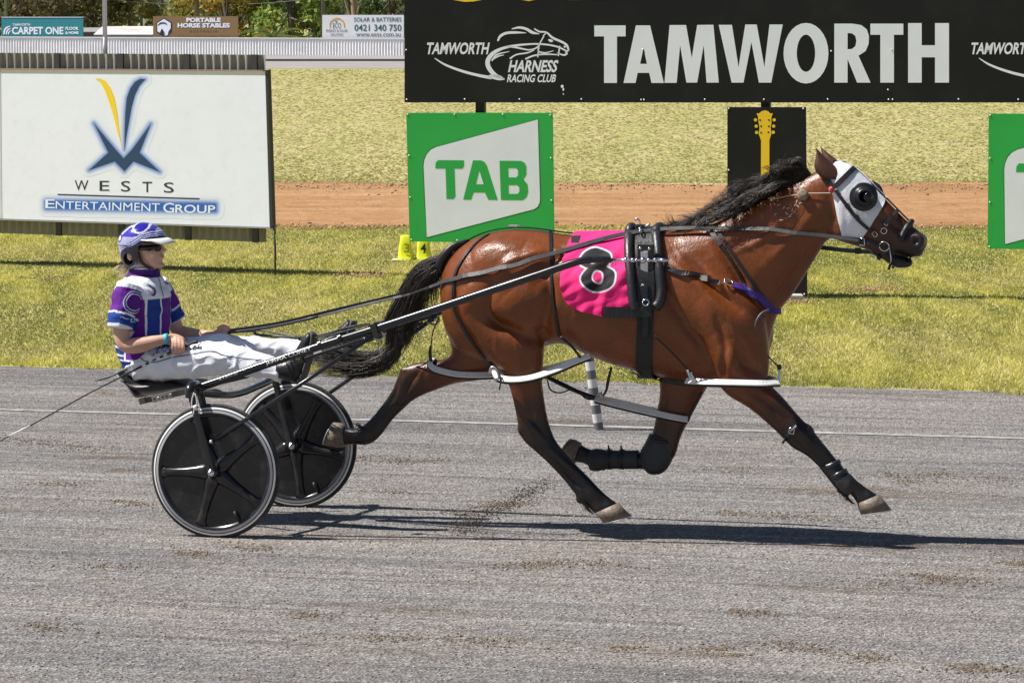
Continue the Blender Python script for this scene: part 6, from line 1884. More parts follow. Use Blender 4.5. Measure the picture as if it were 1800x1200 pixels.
def mirrored(pts, m): return [p * np.array([1, m, 1]) for p in pts]
for m in (1, -1):
    # shaft
    sh_px = [(336, 686, -.585), (400, 664, -.575), (465, 641, -.56), (560, 609, -.53), (660, 578, -.495), (760, 545, -.465), (850, 515, -.445), (940, 485, -.425), (990, 468, -.41), (1020, 459, -.40), (1045, 456, -.385), (1074, 456.5, -.365)]
    sp = mirrored([P(*q) for q in sh_px], m)
    shaft_c = cr(np.array(sp), 5)
    rad = np.interp(np.linspace(0, 1, len(shaft_c)), [0, .06, .3, .85, 1], [0.024, 0.022, 0.0215, 0.0195, 0.0165])
    sh = part('shaft', sulky, *tube(shaft_c, rad, 14), BLACKPAINT)
    # coupling rod at the tip
    rp = mirrored([P(1072, 456.5, -.365), P(1110, 457, -.36), P(1150, 458, -.355), P(1166, 458, -.352)], m)
    rod = part('coupling_rod', sh, *tube(rp, 0.0055, 8), CHROME)
    for x_, r_, l_ in ((1078, .010, .012), (1090, .008, .006), (1100, .011, .008), (1112, .012, .010), (1118, .008, .006), (1130, .014, .012), (1140, .010, .01), (1152, .012, .010), (1166, .012, .030)):
        q = P(x_, 457.3, -.358) * np.array([1, m, 1])
        part('collar', sh, *lathe([(0.001, -l_), (r_, -l_), (r_ * (.6 if x_ > 1160 else 1), l_), (0.001, l_)], q, (1, 0, 0), 10), CHROME)
    # clamp where the stay meets the shaft
    q = P(661, 580, -.495) * np.array([1, m, 1])
    dv = unit(sp[5] - sp[4]); nv2 = unit(np.cross(dv, [0, 1, 0]))
    part('stay_clamp', sulky, *bbox_bevel(q, (0.035, 0.062, 0.072), np.array([dv, [0, 1, 0], nv2]), 0.006), BLACKPAINT, False)
    part('stay_eye', sulky, *tube(mirrored([P(652, 592, -.5), P(668, 597, -.5), P(676, 588, -.5), P(668, 582, -.5)], m), 0.006, 7, 3), STEEL)
    # stay from fork to shaft
    part('stay', sulky, *tube(mirrored([P(371, 776, -.715), P(520, 681, -.615), P(656, 590, -.515)], m), 0.0115, 10), BLACKPAINT)
    part('stay_bolt', sulky, *ellipsoid(P(371, 776, -.725) * np.array([1, m, 1]), (0.010, 0.008, 0.010)), STEEL)
    # fork over the wheel
    for dy, nm in ((-0.066, 'fork_arm'), (0.066, 'fork_arm')):
        Yc = -HALF + dy
        tp = P(342, 684, -HALF); bt = np.array([WX, 0, WR])
        a0 = np.array([tp[0], Yc * m, tp[2]]); b0 = np.array([bt[0], Yc * m, bt[2]])
        dirv = unit(b0 - a0); sid = unit(np.cross(dirv, [0, 1, 0]))
        rings = []
        for f, wd, th in ((0, .026, .020), (.12, .028, .016), (.3, .026, .013), (.7, .030, .012), (.92, .033, .011), (1.0, .031, .010), (1.055, .020, .008)):
            cc_ = a0 + (b0 - a0) * f
            tt = np.arange(12) * 2 * math.pi / 12
            e = 0.6
            rings.append(cc_ + (np.sign(np.cos(tt)) * np.abs(np.cos(tt)) ** e * wd * .72)[:, None] * sid + (np.sign(np.sin(tt)) * np.abs(np.sin(tt)) ** e * th * .6)[:, None] * np.array([0, 1.0, 0]))
        fa = part(nm, sulky, *rings_to_mesh(rings), BLACKPAINT)
        part('axle_nut', fa, *lathe([(0.001, 0.018), (0.010, 0.018), (0.012, 0.0), (0.018, 0.0), (0.018, -0.006)], b0 + np.array([0, math.copysign(0.010, dy) * m, 0]), (0, math.copysign(1, dy) * m, 0), 10), CHROME)
    tp = P(342, 684, -HALF)
    part('fork_crown', sulky, *tube([np.array([tp[0], (-HALF - .066) * m, tp[2] - .035]), np.array([tp[0] - .002, (-HALF - .066) * m, tp[2] - .004]), np.array([tp[0] - .004, (-HALF - .035) * m, tp[2] + .018]), np.array([tp[0] - .004, (-HALF + .035) * m, tp[2] + .018]), np.array([tp[0], (-HALF + .066) * m, tp[2] - .004]), np.array([tp[0], (-HALF + .066) * m, tp[2] - .035])], 0.026, 12, 4), BLACKPAINT)
    # seat rail
    rl = [P(248, 705, -.30), P(300, 694, -.30), P(345, 684, -.42)]
    part('seat_rail', sulky, *tube(mirrored(rl, m), 1.0, flat=(0.030, 0.022), up=np.array([0, 1.0, 0]), sub=3), BLACKPAINT, False)
    part('rail_cap', sulky, *tube(mirrored([P(246, 705.5, -.30), P(256, 703, -.30)], m), 1.0, flat=(0.033, 0.025), up=np.array([0, 1.0, 0])), M('olive_rail_end', (0.09, 0.08, 0.06), 0.5), False)
    dr = unit(P(312, 690, -.32) - P(267, 701, -.32))
    plq = P(289, 696, -.317) * np.array([1, m, 1])
    pl_ = part('slotted_plate', sulky, *bbox_bevel(plq, (0.145, 0.006, 0.036), np.array([dr, [0, 1, 0], np.cross(dr, [0, 1.0, 0])]), 0.002), M('worn_aluminium', (0.30, 0.28, 0.25), 0.4, 0.25, 20, metal=0.5), False)
    for k in range(6):
        q = plq + dr * (-.058 + .0235 * k)
        part('bolt_hole', pl_, *lathe([(0.001, 0.0055), (0.0055, 0.005), (0.0058, 0.0)], q, (0, -m, 0), 8), INK if k in (0, 2, 3, 5) else STEEL)
    # foot rest under the shaft
    ft0 = [P(520, 636, -.40), P(560, 622, -.42), P(610, 606, -.44), P(652, 592, -.47)]
    part('foot_bar', sulky, *tube(mirrored(ft0, m), 0.010, 8, 3), BLACKPAINT)
    part('foot_bracket', sulky, *bbox_bevel(P(527, 632, -.40) * np.array([1, m, 1]), (0.055, 0.05, 0.05), np.array([dv, [0, 1, 0], nv2]), 0.008), BLACKPAINT, False)
    part('foot_bolt', sulky, *lathe([(0.001, 0.012), (0.012, 0.010), (0.015, 0.0)], P(524, 629, -.43) * np.array([1, m, 1]), (0, -m, 0), 10), M('brass_bolt', (0.32, 0.28, 0.20), 0.4, metal=0.5))
    part('cable', sulky, *tube(mirrored([P(555, 594, -.50), P(600, 584, -.49), P(640, 573, -.48), P(655, 572, -.48)], m), 0.0045, 6, 4), RUBBER)
    for x_, y_ in ((598, 595), (563, 606)):
        q = P(x_, y_, -.53) * np.array([1, m, 1])
        part('band_clip', sulky, *lathe([(0.024, -0.008), (0.0245, 0.008)], q, dv, 14), BLACKPAINT)
# names lettered in white on the near shaft
def shaft_text(s, x0, y0, x1, y1, h_px, bold=0.02):
    V, F = text_flat(s, bold); lo, hi = V.min(0), V.max(0); uv = (V - lo) / (hi - lo)
    a = np.array([x0, y0], float); b = np.array([x1, y1], float); d = unit(b - a); up = np.array([d[1], -d[0]])
    out = []
    for u, v in uv:
        q = a + (b - a) * u + up * h_px * (v - .5)
        f = (v - 0.5) * h_px / 343.0
        Yc = np.interp(q[0], [336, 465, 560, 660], [-.585, -.56, -.53, -.495])
        out.append(P(q[0], q[1], Yc - math.sqrt(max(0, 0.0228 ** 2 - f * f)) - 0.0006))
    part('shaft_lettering', sulky, np.array(out), F, WHITEPAINT, False)
shaft_text('JEMMA CONEY', 467, 639, 547, 613, 9.0, 0.010)
shaft_text('RACING', 385, 668, 418, 657, 4.0)
part('sticker', sulky, *tube([P(551, 620, -.46), P(565, 615, -.46)], 1.0, flat=(0.018, 0.003), up=np.array([0, 1.0, 0])), WHITEPL, False)
part('sticker', sulky, *tube([P(571, 609, -.475), P(585, 604, -.475)], 1.0, flat=(0.012, 0.003), up=np.array([0, 1.0, 0])), WHITEPL, False)
# axle beam behind the seat, sweeping from fork to fork
beam = [P(344, 688, -.58), P(365, 692, -.48), P(400, 694, -.30), P(425, 690, -.10), P(450, 680, .12), P(475, 668, .35), P(487, 652, .50), P(487, 640, .58)]
part('axle_beam', sulky, *tube(beam, [.022, .020, .019, .018, .018, .019, .020, .022], 12, 5), BLACKPAINT)
part('beam_brace', sulky, *tube([P(356, 690, -.52), P(378, 686, -.40), P(392, 691, -.33)], 0.010, 8, 3), BLACKPAINT)
# seat
SEATM = M('black_vinyl_seat', (0.014, 0.014, 0.015), 0.34, 0.2, 8, 0.12, 60)
seat = part('seat', sulky, *loft_pairs([(221, 648, 224, 654, .15), (234, 654, 244, 678, .18), (252, 660, 262, 693, .195), (285, 662, 290, 692, .20), (318, 664, 322, 685, .20), (344, 668, 348, 678, .18)], 0.0, 6, 28), SEATM)
part('seat_shell', seat, *loft_pairs([(219, 648, 223, 652, .155), (231, 656, 236, 670, .186), (246, 672, 250, 682, .198), (256, 686, 262, 695.5, .200)], 0.0, 5, 24), M('pale_seat_shell', (0.32, 0.32, 0.34), 0.25, 0.1, 8))
# white twine tied round the near fork
tw = thing('twine', 'white twine knotted round the near wheel fork', 'twine', P(342, 715, -.74), 'L')
yk = -HALF - .092
for pts in ([(341, 690), (338, 700), (337, 712), (343, 718)], [(343, 692), (346, 704), (345, 714), (341, 718)], [(336, 716), (346, 712), (351, 716), (349, 726)], [(342, 716), (340, 728)], [(337, 712), (344, 720), (350, 718)]):
    part('strand', tw, *tube([P(x, y, yk) for x, y in pts], 0.0035, 6, 5), WHITEPL)
part('knot', tw, *ellipsoid(P(343, 716, yk), (0.012, 0.010, 0.013)), WHITEPL)
# ------------------------------------------------------------------ driver
SKIN = NT('skin'); _v = SKIN.coord('Object')
SKIN.set(Base_Color=SKIN.ramp(SKIN.noise(_v, 14, 4), [(0.3, (0.60, 0.34, 0.245)), (0.7, (0.68, 0.40, 0.295))]), Roughness=0.5, Specular_IOR_Level=0.4, Subsurface_Weight=0.12)
SKIN.b.inputs['Subsurface Radius'].default_value = (0.012, 0.005, 0.003)
SKIN = SKIN.m
drv = thing('person', 'driver in purple, white and blue silks and helmet sitting on the sulky', 'person', P(270, 660, 0), 'L')
bb = MB()
HEADR = [(279, 402, 226, 400, .060), (284, 412, 219, 410, .073), (285.5, 422, 218, 422, .077), (284, 431, 219, 434, .075), (283.5, 438, 224, 444, .071), (284, 446, 229, 452, .066), (284.5, 452, 234, 458, .060), (284.5, 458, 240, 464, .054), (286, 465, 250, 468, .044), (283, 472, 258, 471, .030), (276, 475, 262, 473, .018)]
bb.add(loft_pairs(HEADR, 0, 4, 24))
bb.add(ellipsoid(P(287.5, 439.5, 0), (0.015, 0.013, 0.014)))                                    # nose
bb.add(ellipsoid(P(284.5, 433, 0), (0.009, 0.009, 0.026)))
bb.add(ellipsoid(P(285.5, 449.5, 0), (0.010, 0.022, 0.007)))                                     # lips
bb.add(ellipsoid(P(285, 453.8, 0), (0.009, 0.019, 0.006)))
bb.add(ellipsoid(P(285, 466, 0), (0.012, 0.018, 0.013)))                                     # chin
for sg in (-1, 1):
    bb.add(ellipsoid(P(273, 444, 0) + np.array([0, sg * .052, 0]), (0.026, 0.016, 0.022)))      # cheeks
    bb.add(ellipsoid(P(237, 446, 0) + np.array([0, sg * .078, 0]), (0.016, 0.010, 0.030)))      # ears
    bb.add(ellipsoid(P(238, 453, 0) + np.array([0, sg * .078, 0]), (0.010, 0.009, 0.012)))
bb.add(loft_pairs([(276, 462, 234, 456, .055), (272, 478, 234, 476, .056), (276, 492, 226, 492, .075)], 0, 4, 20))   # neck
TOR = [(276, 486, 230, 482, .085), (280, 497, 219, 494, .150), (288, 512, 210, 508, .185), (291, 532, 207, 528, .190), (291, 560, 207, 560, .176), (290, 590, 211, 600, .168), (290, 620, 218, 628, .175), (292, 652, 232, 655, .170)]
bb.add(loft_pairs(TOR, 0, 4, 26))
NA = [(226, 507, -.185, .052), (219, 540, -.215, .050), (213, 580, -.245, .044), (219, 606, -.260, .037), (240, 607, -.255, .043), (265, 602, -.240, .036), (290, 596, -.222, .025), (297, 596, -.215, .024)]
FA_ = [(271, 500, .180, .052), (288, 530, .205, .048), (304, 562, .230, .042), (313, 580, .240, .036), (332, 588, .235, .040), (355, 590, .220, .034), (376, 589, .205, .024), (381, 588, .202, .023)]
def limb(rows, n=16, sub=5):
    return tube([P(a, b, c) for a, b, c, d in rows], [d for *_, d in rows], n, sub)
bb.add(limb(NA)); bb.add(limb(FA_))
LEGN = [(250, 640, -.10, .085), (310, 640, -.13, .080), (384, 630, -.17, .058), (440, 640, -.20, .052), (498, 652, -.225, .038)]
LEGF = [(270, 630, .10, .085), (330, 618, .13, .075), (400, 611, .17, .058), (460, 614, .20, .050), (540, 618, .23, .038)]
bb.add(limb(LEGN)); bb.add(limb(LEGF))
# near hand closed round the whip handle
bb.add(loft_pairs([(293, 588, 293, 604, .020, -.215), (301, 586, 301, 608, .019, -.205), (312, 587, 311, 607, .017, -.20), (324, 593, 322, 605, .015, -.20)], -.2, 4, 14))
for i in range(4):
    x0 = 303.5 + 6.2 * i; dy = (0, -1.5, 0, 3)[i]; ln = (0, 2.5, 1.5, -2)[i]
    pts = [P(x0 - 2, 593 + dy, -.205), P(x0, 601 + dy, -.228), P(x0 + .5, 611 + dy * .5, -.236), P(x0 + .5, 619 + ln, -.222), P(x0 - .5, 619 + ln, -.202), P(x0 - 1, 615 + ln, -.192)]
    bb.add(tube(pts, [.0095, .0092, .0088, .0085, .008, .007], 10, 3))
bb.add(tube([P(300, 595, -.185), P(310, 598, -.172), P(320, 602, -.172), P(327, 604, -.180)], [.012, .011, .010, .0085], 10, 3))
# far hand closed on the reins
bb.add(loft_pairs([(377, 580, 377, 598, .020, .203), (385, 575, 386, 598, .019, .20), (396, 574, 397, 594, .016, .198)], .2, 4, 14))
for i in range(4):
    y0 = 575.5 + 5.4 * i; ln = (0, 3, 2, -2)[i]
    pts = [P(387, y0 + 1, .186), P(395, y0, .172), P(401 + ln * .5, y0 + 1, .178), P(402 + ln * .5, y0 + 1.5, .196), P(397, y0 + 2, .205)]
    bb.add(tube(pts, [.0095, .009, .0088, .008, .007], 10, 3))
bb.add(tube([P(383, 578, .185), P(390, 573.5, .178), P(398, 572.5, .180), P(403, 575, .184)], [.011, .0105, .010, .008], 10, 3))
DV, DF, DE = remesh(bb, 0.0052, 2, 0.4)
part('body', drv, DV, DF, SKIN)
# mouth line
LIPM = M('lips', (0.38, 0.13, 0.11), 0.5)
_db = BVHTree.FromPolygons(DV.tolist(), DF)
def on_b(bvh, px, py, off, fall=0.0):
    h = bvh.ray_cast(Vector(CAM_L), Vector(ray_l(px, py)).normalized())
    if h[0] is None: h = bvh.find_nearest(Vector(P(px, py, fall)))
    p, n = np.array(h[0]), np.array(h[1])
    if n @ (CAM_L - p) < 0: n = -n
    return p + n * off, n
pp = [on_b(_db, x, y, 0.0006)[0] for x, y in ((281.5, 451.8), (283.5, 451.4), (286, 451.6), (287.5, 451.8))]
part('mouth', drv, *tube(np.array(pp), 0.0016, 5, 3), LIPM)

# ---- jersey
jb = MB()
jt = [(a[0] + 4, a[1], a[2] - 4, a[3], a[4] + 0.016) for a in TOR[:-1]] + [(292, 640, 222, 645, .185)]
jb.add(loft_pairs(jt, 0, 5, 30))
NS = [(228, 504, -.165, .072), (222, 522, -.195, .074), (217, 545, -.222, .072), (213, 562, -.238, .071), (211, 577, -.248, .069)]
FS = [(272, 498, .165, .070), (282, 515, .190, .072), (293, 535, .212, .068), (301, 552, .224, .066), (307, 564, .232, .064)]
jb.add(limb(NS, 18)); jb.add(limb(FS, 18))
jb.add(loft_pairs([(281, 473, 230, 466, .062), (280, 482, 228, 478, .070), (284, 494, 222, 490, .09)], 0, 4, 22))
JV, JF, JE = remesh(jb, 0.0048, 6, 0.5)
JN = normals(JV, JF)
w1 = np.array([noise.noise(Vector((v[0] * 9 + v[2] * 7, v[1] * 9, v[2] * 16 - v[0] * 8))) for v in JV])
w2 = np.array([noise.noise(Vector((v[0] * 22, v[1] * 22 + v[2] * 10, v[2] * 34))) for v in JV])
JV = JV + JN * (0.010 * w1 + 0.004 * w2)[:, None]
jp = proj_l(JV); x, y = jp[:, 0], jp[:, 1]
WHT = np.array([0.85, 0.86, 0.92]); PUR = np.array([0.125, 0.012, 0.27]); BLU = np.array([0.012, 0.055, 0.30])
def seg_t(V, a, b):
    ab = b - a; t = (V - a) @ ab / (ab @ ab)
    return t, np.linalg.norm(V - (a + np.clip(t, 0, 1)[:, None] * ab), axis=1)
# torso panels by the place round the body
cxt = P(249, 560, 0)
ang = np.degrees(np.arctan2(-JV[:, 1], JV[:, 0] - cxt[0]))      # 0 front, 90 near side, 180 back
aa = np.abs(ang)
jc = np.tile(BLU, (len(JV), 1))
jc[aa < 28] = PUR
jc[(aa > 62) & (aa < 100)] = PUR
for e in (28, 62, 100):
    jc[np.abs(aa - e) < 2.0] = WHT
stripe = (aa > 100) & (np.sin(JV[:, 2] * 2 * math.pi / 0.042) > 0.72)
jc[stripe] = WHT
yoke = JV[:, 2] > P(249, 522, 0)[2]
jc[yoke] = WHT
jc[np.abs(JV[:, 2] - P(249, 638, 0)[2]) < 0.004] = WHT
jc[(JV[:, 2] < P(249, 628, 0)[2])] = BLU
jc[(JV[:, 2] < P(249, 628, 0)[2]) & (JV[:, 2] > P(249, 630.5, 0)[2])] = WHT
for S_ in (NS, FS):
    a, b = P(*S_[0][:3]), P(*S_[-1][:3])
    t, dd2 = seg_t(JV, a, b)
    sl = (dd2 < 0.088) & (t > 0.10) & (np.sign(JV[:, 1]) == np.sign(a[1])) & (np.abs(JV[:, 1]) > 0.165 + 0.02 * (t < .3))
    jc[sl] = PUR
    jc[sl & (t > 0.70)] = BLU
    jc[sl & (np.abs(t - 0.70) < 0.022)] = WHT
    jc[sl & (t > 0.96)] = WHT
col_ = (JV[:, 2] > P(255, 486.5, 0)[2]) & (np.abs(JV[:, 1]) < 0.085)
jc[col_] = np.array([0.06, 0.010, 0.16])
jc[col_ & (JV[:, 2] > P(255, 472, 0)[2])] = WHT
jer = part('jersey', drv, JV, JF, CLOTHMAT, True, jc)
_jb = BVHTree.FromPolygons(JV.tolist(), JF)
def strokes_on(bvh, lst, off, owner, name, mat, sub=5):
    mb = MB()
    for pts, w in lst:
        a, b = stroke_poly(pts, w, sub); m = len(a)
        V = np.array([on_b(bvh, q[0], q[1], off)[0] for q in np.vstack([a, b])])
        mb.add((V, [(i, i + 1, m + i + 1, m + i) for i in range(m - 1)]))
    return part(name, owner, mb.verts, mb.F, mat, False)
Cst = [(247, 523), (243, 517), (232, 515), (224, 521), (219.5, 531), (222, 541), (231, 547.5), (240, 547), (245, 541)]
strokes_on(_jb, [(Cst, [2, 5.5, 5.5, 6, 6.5, 6.5, 6, 5, 1.5]), ([(246, 519), (247.5, 526)], 2.2)], 0.0035, jer, 'sleeve_letter', M('white_print', (0.78, 0.78, 0.8), 0.6))
strokes_on(_jb, [(Cst, [1, 2.4, 2.4, 2.6, 3, 3, 2.6, 2.2, .6])], 0.0055, jer, 'sleeve_letter_core', M('blue_print', (0.012, 0.05, 0.26), 0.6))
DKP = M('dark_print', (0.05, 0.01, 0.09), 0.6)
strokes_on(_jb, [([(259, 501), (264, 504), (268, 509)], [1, 3.5, 1]), ([(265, 505), (270, 508), (272, 514), (269, 519), (265, 517)], [1.5, 3, 3, 3, 1.5]), ([(288, 495), (292, 498), (296, 500)], [1, 3, 1])], 0.004, jer, 'chest_emblem', DKP)
WPR = M('white_script', (0.78, 0.78, 0.8), 0.6)
strokes_on(_jb, [([(211, 558), (215, 557), (220, 560), (226, 561)], [1, 2, 1.5, 1]), ([(228, 563), (231, 560), (229, 566), (234, 565), (238, 567)], 1.1)], 0.004, jer, 'cuff_script', WPR)
strokes_on(_jb, [([(277, 486), (281, 497), (284, 510), (287, 522)], 1.2)], 0.003, jer, 'zip', M('zip_grey', (0.12, 0.12, 0.16), 0.5))

# ---- trousers
tb_ = MB()
TN = [(238, 616, 250, 662, .110, -.09), (268, 612, 272, 668, .105, -.105), (305, 610, 306, 668, .098, -.13), (345, 604, 345, 664, .086, -.15), (384, 601, 388, 660, .078, -.17), (428, 610, 426, 662, .070, -.19), (466, 622, 462, 664, .066, -.21), (496, 631, 493, 670, .060, -.222)]
TF = [(258, 606, 262, 650, .110, .09), (300, 598, 305, 648, .10, .12), (350, 590, 352, 642, .088, .145), (402, 588, 404, 634, .078, .17), (450, 592, 450, 634, .068, .19), (505, 597, 503, 640, .060, .215), (545, 600, 540, 640, .055, .23)]
tb_.add(loft_pairs(TN, 0, 5, 22)); tb_.add(loft_pairs(TF, 0, 5, 22))
tb_.add(loft_pairs([(288, 622, 222, 628, .18), (292, 640, 226, 648, .19), (290, 660, 246, 664, .18)], 0, 4, 26))
TV, TF_, TE = remesh(tb_, 0.0075, 5, 0.5)
TNn = normals(TV, TF_)
w1 = np.array([noise.noise(Vector((v[0] * 10 + v[2] * 12, v[1] * 8, v[2] * 14 + v[0] * 5))) for v in TV])
w2 = np.array([(1 - min(1, abs(noise.noise(Vector((v[0] * 9 - v[2] * 12, v[1] * 7, v[2] * 13 + v[0] * 3 + 4)))) * 2.2)) ** 3 for v in TV])
w3 = np.array([noise.noise(Vector((v[0] * 30, v[1] * 24, v[2] * 30))) for v in TV])
TV = TV + TNn * (0.006 * w1 + 0.009 * w2 + 0.002 * w3 - 0.002)[:, None]
TROU = M('white_trouser_cloth', (0.86, 0.86, 0.92), 0.75, 0.05, 15, 0.15, 200)
tr = part('trousers', drv, TV, TF_, TROU)
_tb = BVHTree.FromPolygons(TV.tolist(), TF_)
SEAM = M('navy_seam', (0.02, 0.025, 0.10), 0.6)
strokes_on(_tb, [([(245, 627), (256, 635), (275, 636), (300, 629), (330, 624), (360, 618), (378, 618), (392, 624), (415, 628), (440, 631), (460, 633)], 1.4)], 0.003, tr, 'seam_piping', SEAM)
def text_on_b(bvh, s, quad, off, owner, mat, **kw):
    pxs, F = text_px(s, quad, **kw)
    return part('leg_lettering', owner, np.array([on_b(bvh, a, b, off)[0] for a, b in pxs]), F, mat, False)
text_on_b(_tb, 'JEMMA', ((270, 611), (309, 605.5), (307, 619), (268, 626)), 0.004, tr, DKP, shear=0.1)
text_on_b(_tb, 'CONEY', ((312, 604), (354, 602), (352, 614), (310, 617)), 0.004, tr, DKP, shear=0.1)
# ---- boots
BOOTD = M('black_riding_boot', (0.018, 0.018, 0.019), 0.4, 0.25, 20, 0.3, 60)
SOLE = M('grey_rubber_sole', (0.075, 0.072, 0.07), 0.6, 0.2, 20)
b1 = part('boot', drv, *loft_pairs([(490, 634, 489, 664, .046), (503, 632, 508, 670, .050), (513, 624, 529, 668, .048), (524, 608, 540, 640, .046), (534, 592, 548, 612, .046), (542, 584, 553, 592, .034)], -.235, 5, 20), BOOTD)
part('sole', b1, *loft_pairs([(520, 670, 529, 673, .040), (528, 660, 538, 664, .046), (538, 632, 547, 636, .046), (546, 604, 555, 608, .048), (547, 586, 556, 590, .040), (545, 582, 551, 583, .02)], -.235, 5, 16), SOLE)
for x_, y_ in ((506, 650), (512, 646), (519, 640)):
    part('boot_fold', b1, *tube([P(x_ - 3, y_ - 14, -.275), P(x_ + 2, y_, -.286), P(x_ + 8, y_ + 16, -.275)], [.003, .006, .003], 6, 3), BOOTD)
b2 = part('boot', drv, *loft_pairs([(538, 600, 534, 636, .044), (556, 598, 562, 634, .048), (580, 588, 594, 622, .046), (600, 572, 612, 596, .046), (612, 562, 622, 572, .034)], .245, 5, 20), BOOTD)
part('sole', b2, *loft_pairs([(586, 630, 594, 632, .042), (600, 606, 609, 612, .046), (612, 578, 622, 586, .046), (617, 562, 627, 566, .040)], .245, 5, 16), SOLE)
# ---- helmet
HC = P(252, 430, 0)
helm_poly = [(204, 440), (205, 420), (212, 402), (228, 390), (252, 384), (276, 388), (292, 400), (304, 422), (284, 421.5), (270, 423), (262, 427), (255, 434), (252, 443), (254, 454), (259, 465), (250, 470), (238, 473), (224, 472), (212, 464), (205, 452)]
nu_h, nv_h = 150, 96
V_h = []
for i in range(nu_h):
    th = 2 * math.pi * i / nu_h
    for j in range(nv_h):
        ph = math.pi * j / (nv_h - 1)
        lx, ly, lz = math.sin(ph) * math.cos(th), math.sin(ph) * math.sin(th), math.cos(ph)
        kx = 1.0 if lz > 0 else 1.0 / max(0.55, math.sqrt(1 - 0.62 * lz * lz)) * math.sqrt(1 - 0.25 * lz * lz) * (0.97 if lx < 0 else 1)
        X_ = (0.134 * lx if lx > 0 else 0.139 * lx) * kx
        Z_ = 0.119 * lz if lz > 0 else 0.150 * lz
        e = np.sign(ly) * abs(ly) ** 0.92
        V_h.append(HC + np.array([X_, 0.115 * e * (1 if lz > 0 else (1 - 0.10 * -lz) * kx), Z_]))
V_h = np.array(V_h)
hx = proj_l(V_h * np.array([1, 0, 1.0]))
inn = in_poly(hx[:, 0], hx[:, 1], helm_poly) & ~((np.hypot((hx[:, 0] - 235) / 9.0, (hx[:, 1] - 454) / 9.5) < 1) & (np.abs(V_h[:, 1]) > 0.06))
F_h = []
for i in range(nu_h):
    for j in range(nv_h - 1):
        q = (i * nv_h + j, i * nv_h + j + 1, ((i + 1) % nu_h) * nv_h + j + 1, ((i + 1) % nu_h) * nv_h + j)
        if inn[list(q)].all(): F_h.append(q)
# painted pattern
hX, hY = hx[:, 0], hx[:, 1]
navy = np.array([0.030, 0.028, 0.20]); lil = np.array([0.055, 0.045, 0.42]); wh = np.array([0.72, 0.72, 0.85]); dkn = np.array([0.022, 0.024, 0.050])
rim_l = [(292, 414), (275, 415), (262, 419), (250, 428), (243, 432), (232, 433), (222, 440), (218, 450), (217, 462)]
dr = dist_poly(hX, hY, rim_l)
below = in_poly(hX, hY, rim_l + [(230, 480), (310, 480), (310, 414)])
sd = np.where(below, -dr, dr)
hcn = np.tile(lil, (len(V_h), 1))
hcn[sd < 0] = dkn
for c_, w_ in ((1.5, 0.7), (5.0, 0.7), (9.0, 0.8)):
    hcn[np.abs(sd - c_) < w_] = wh
hcn[(sd > 2.6) & (sd < 4.0)] = navy
hcn[(sd > 6.2) & (sd < 7.6)] = navy
hcn[(sd > 10.6) & (sd < 12.2)] = dkn
pan = in_poly(hX, hY, [(213, 432), (218, 418), (226, 415), (252, 414), (240, 425), (228, 428), (219, 440)])
hcn[pan] = np.array([0.42, 0.42, 0.62])
hcn[(np.abs(dist_poly(hX, hY, [(209, 448), (211, 430), (220, 412), (235, 398), (248, 393)]) - 0) < 1.3) & (sd > 0)] = wh
em = np.hypot((hX - 255) / 14, (hY - 398) / 11)
hcn[(em < 1) & (sd > 0)] = wh
hcn[(em < 0.78) & (sd > 0)] = np.array([0.02, 0.015, 0.30])
bd = np.hypot((hX - 218) / 6, (hY - 417) / 8)
hcn[bd < 1] = np.array([0.03, 0.02, 0.24]); hcn[bd < 0.55] = wh
hcn[(np.abs(hX - 283) < 5) & (np.abs(hY - 402) < 5) & (np.sin(hX * 1.3 + hY * 2.1) > 0.1)] = wh
HELM = M('helmet_paint', (1, 1, 1), 0.14, 0.04, 6, attr=True, coat=0.6)
used = np.unique(np.array(F_h).ravel()); remap = -np.ones(len(V_h), int); remap[used] = np.arange(len(used))
F_u = [tuple(remap[list(f)]) for f in F_h]
hel = part('helmet', drv, V_h[used], F_u, HELM, True, hcn[used])
part('helmet_lining', hel, HC + (V_h[used] - HC) * 0.955, [f[::-1] for f in F_u], M('helmet_foam', (0.02, 0.02, 0.022), 0.8))
part('brow_trim', hel, *tube([HC + np.array([.125 * math.cos(a), .110 * math.sin(a), P(252, 424, 0)[2] - HC[2] - 0.002 * abs(math.sin(a))]) for a in np.linspace(-1.25, 1.25, 21)], 0.005, 6), M('dark_trim', (0.03, 0.03, 0.04), 0.5))
vz = []
for i in range(25):
    a = -1.0 + 2.0 * i / 24
    ia, oa = R(78) * a, R(62) * a
    zi = P(252, 420, 0)[2] + 0.010 * math.cos(ia); zo = P(252, 427, 0)[2] + 0.006 * math.cos(oa)
    i_ = HC * np.array([1, 1, 0]) + np.array([0.126 * math.cos(ia), 0.113 * math.sin(ia), zi])
    o_ = HC * np.array([1, 1, 0]) + np.array([0.105 + 0.068 * math.cos(oa), 0.105 * math.sin(oa), zo])
    vz.append([i_, i_ * .5 + o_ * .5 + np.array([0, 0, 0.006]), o_, o_ - np.array([0, 0, 0.004]), i_ * .5 + o_ * .5 + np.array([0, 0, 0.001]), i_ - np.array([0, 0, 0.005])])
part('visor', hel, *rings_to_mesh([np.array(r_) for r_ in vz]), M('white_visor', (0.82, 0.80, 0.79), 0.35))
gl = []
gcx = P(252, 434, 0)
for i in range(31):
    a = R(-88) + R(176) * i / 30
    hh_ = 0.021 * (0.55 + 0.45 * math.cos(a)) 
    c = gcx + np.array([0.104 * math.cos(a) - 0.002, 0.082 * math.sin(a), 0])
    o_ = np.array([math.cos(a), math.sin(a), 0])
    gl.append(np.array([c + np.array([0, 0, hh_]), c + o_ * .006, c - np.array([0, 0, hh_]), c - o_ * .004]))
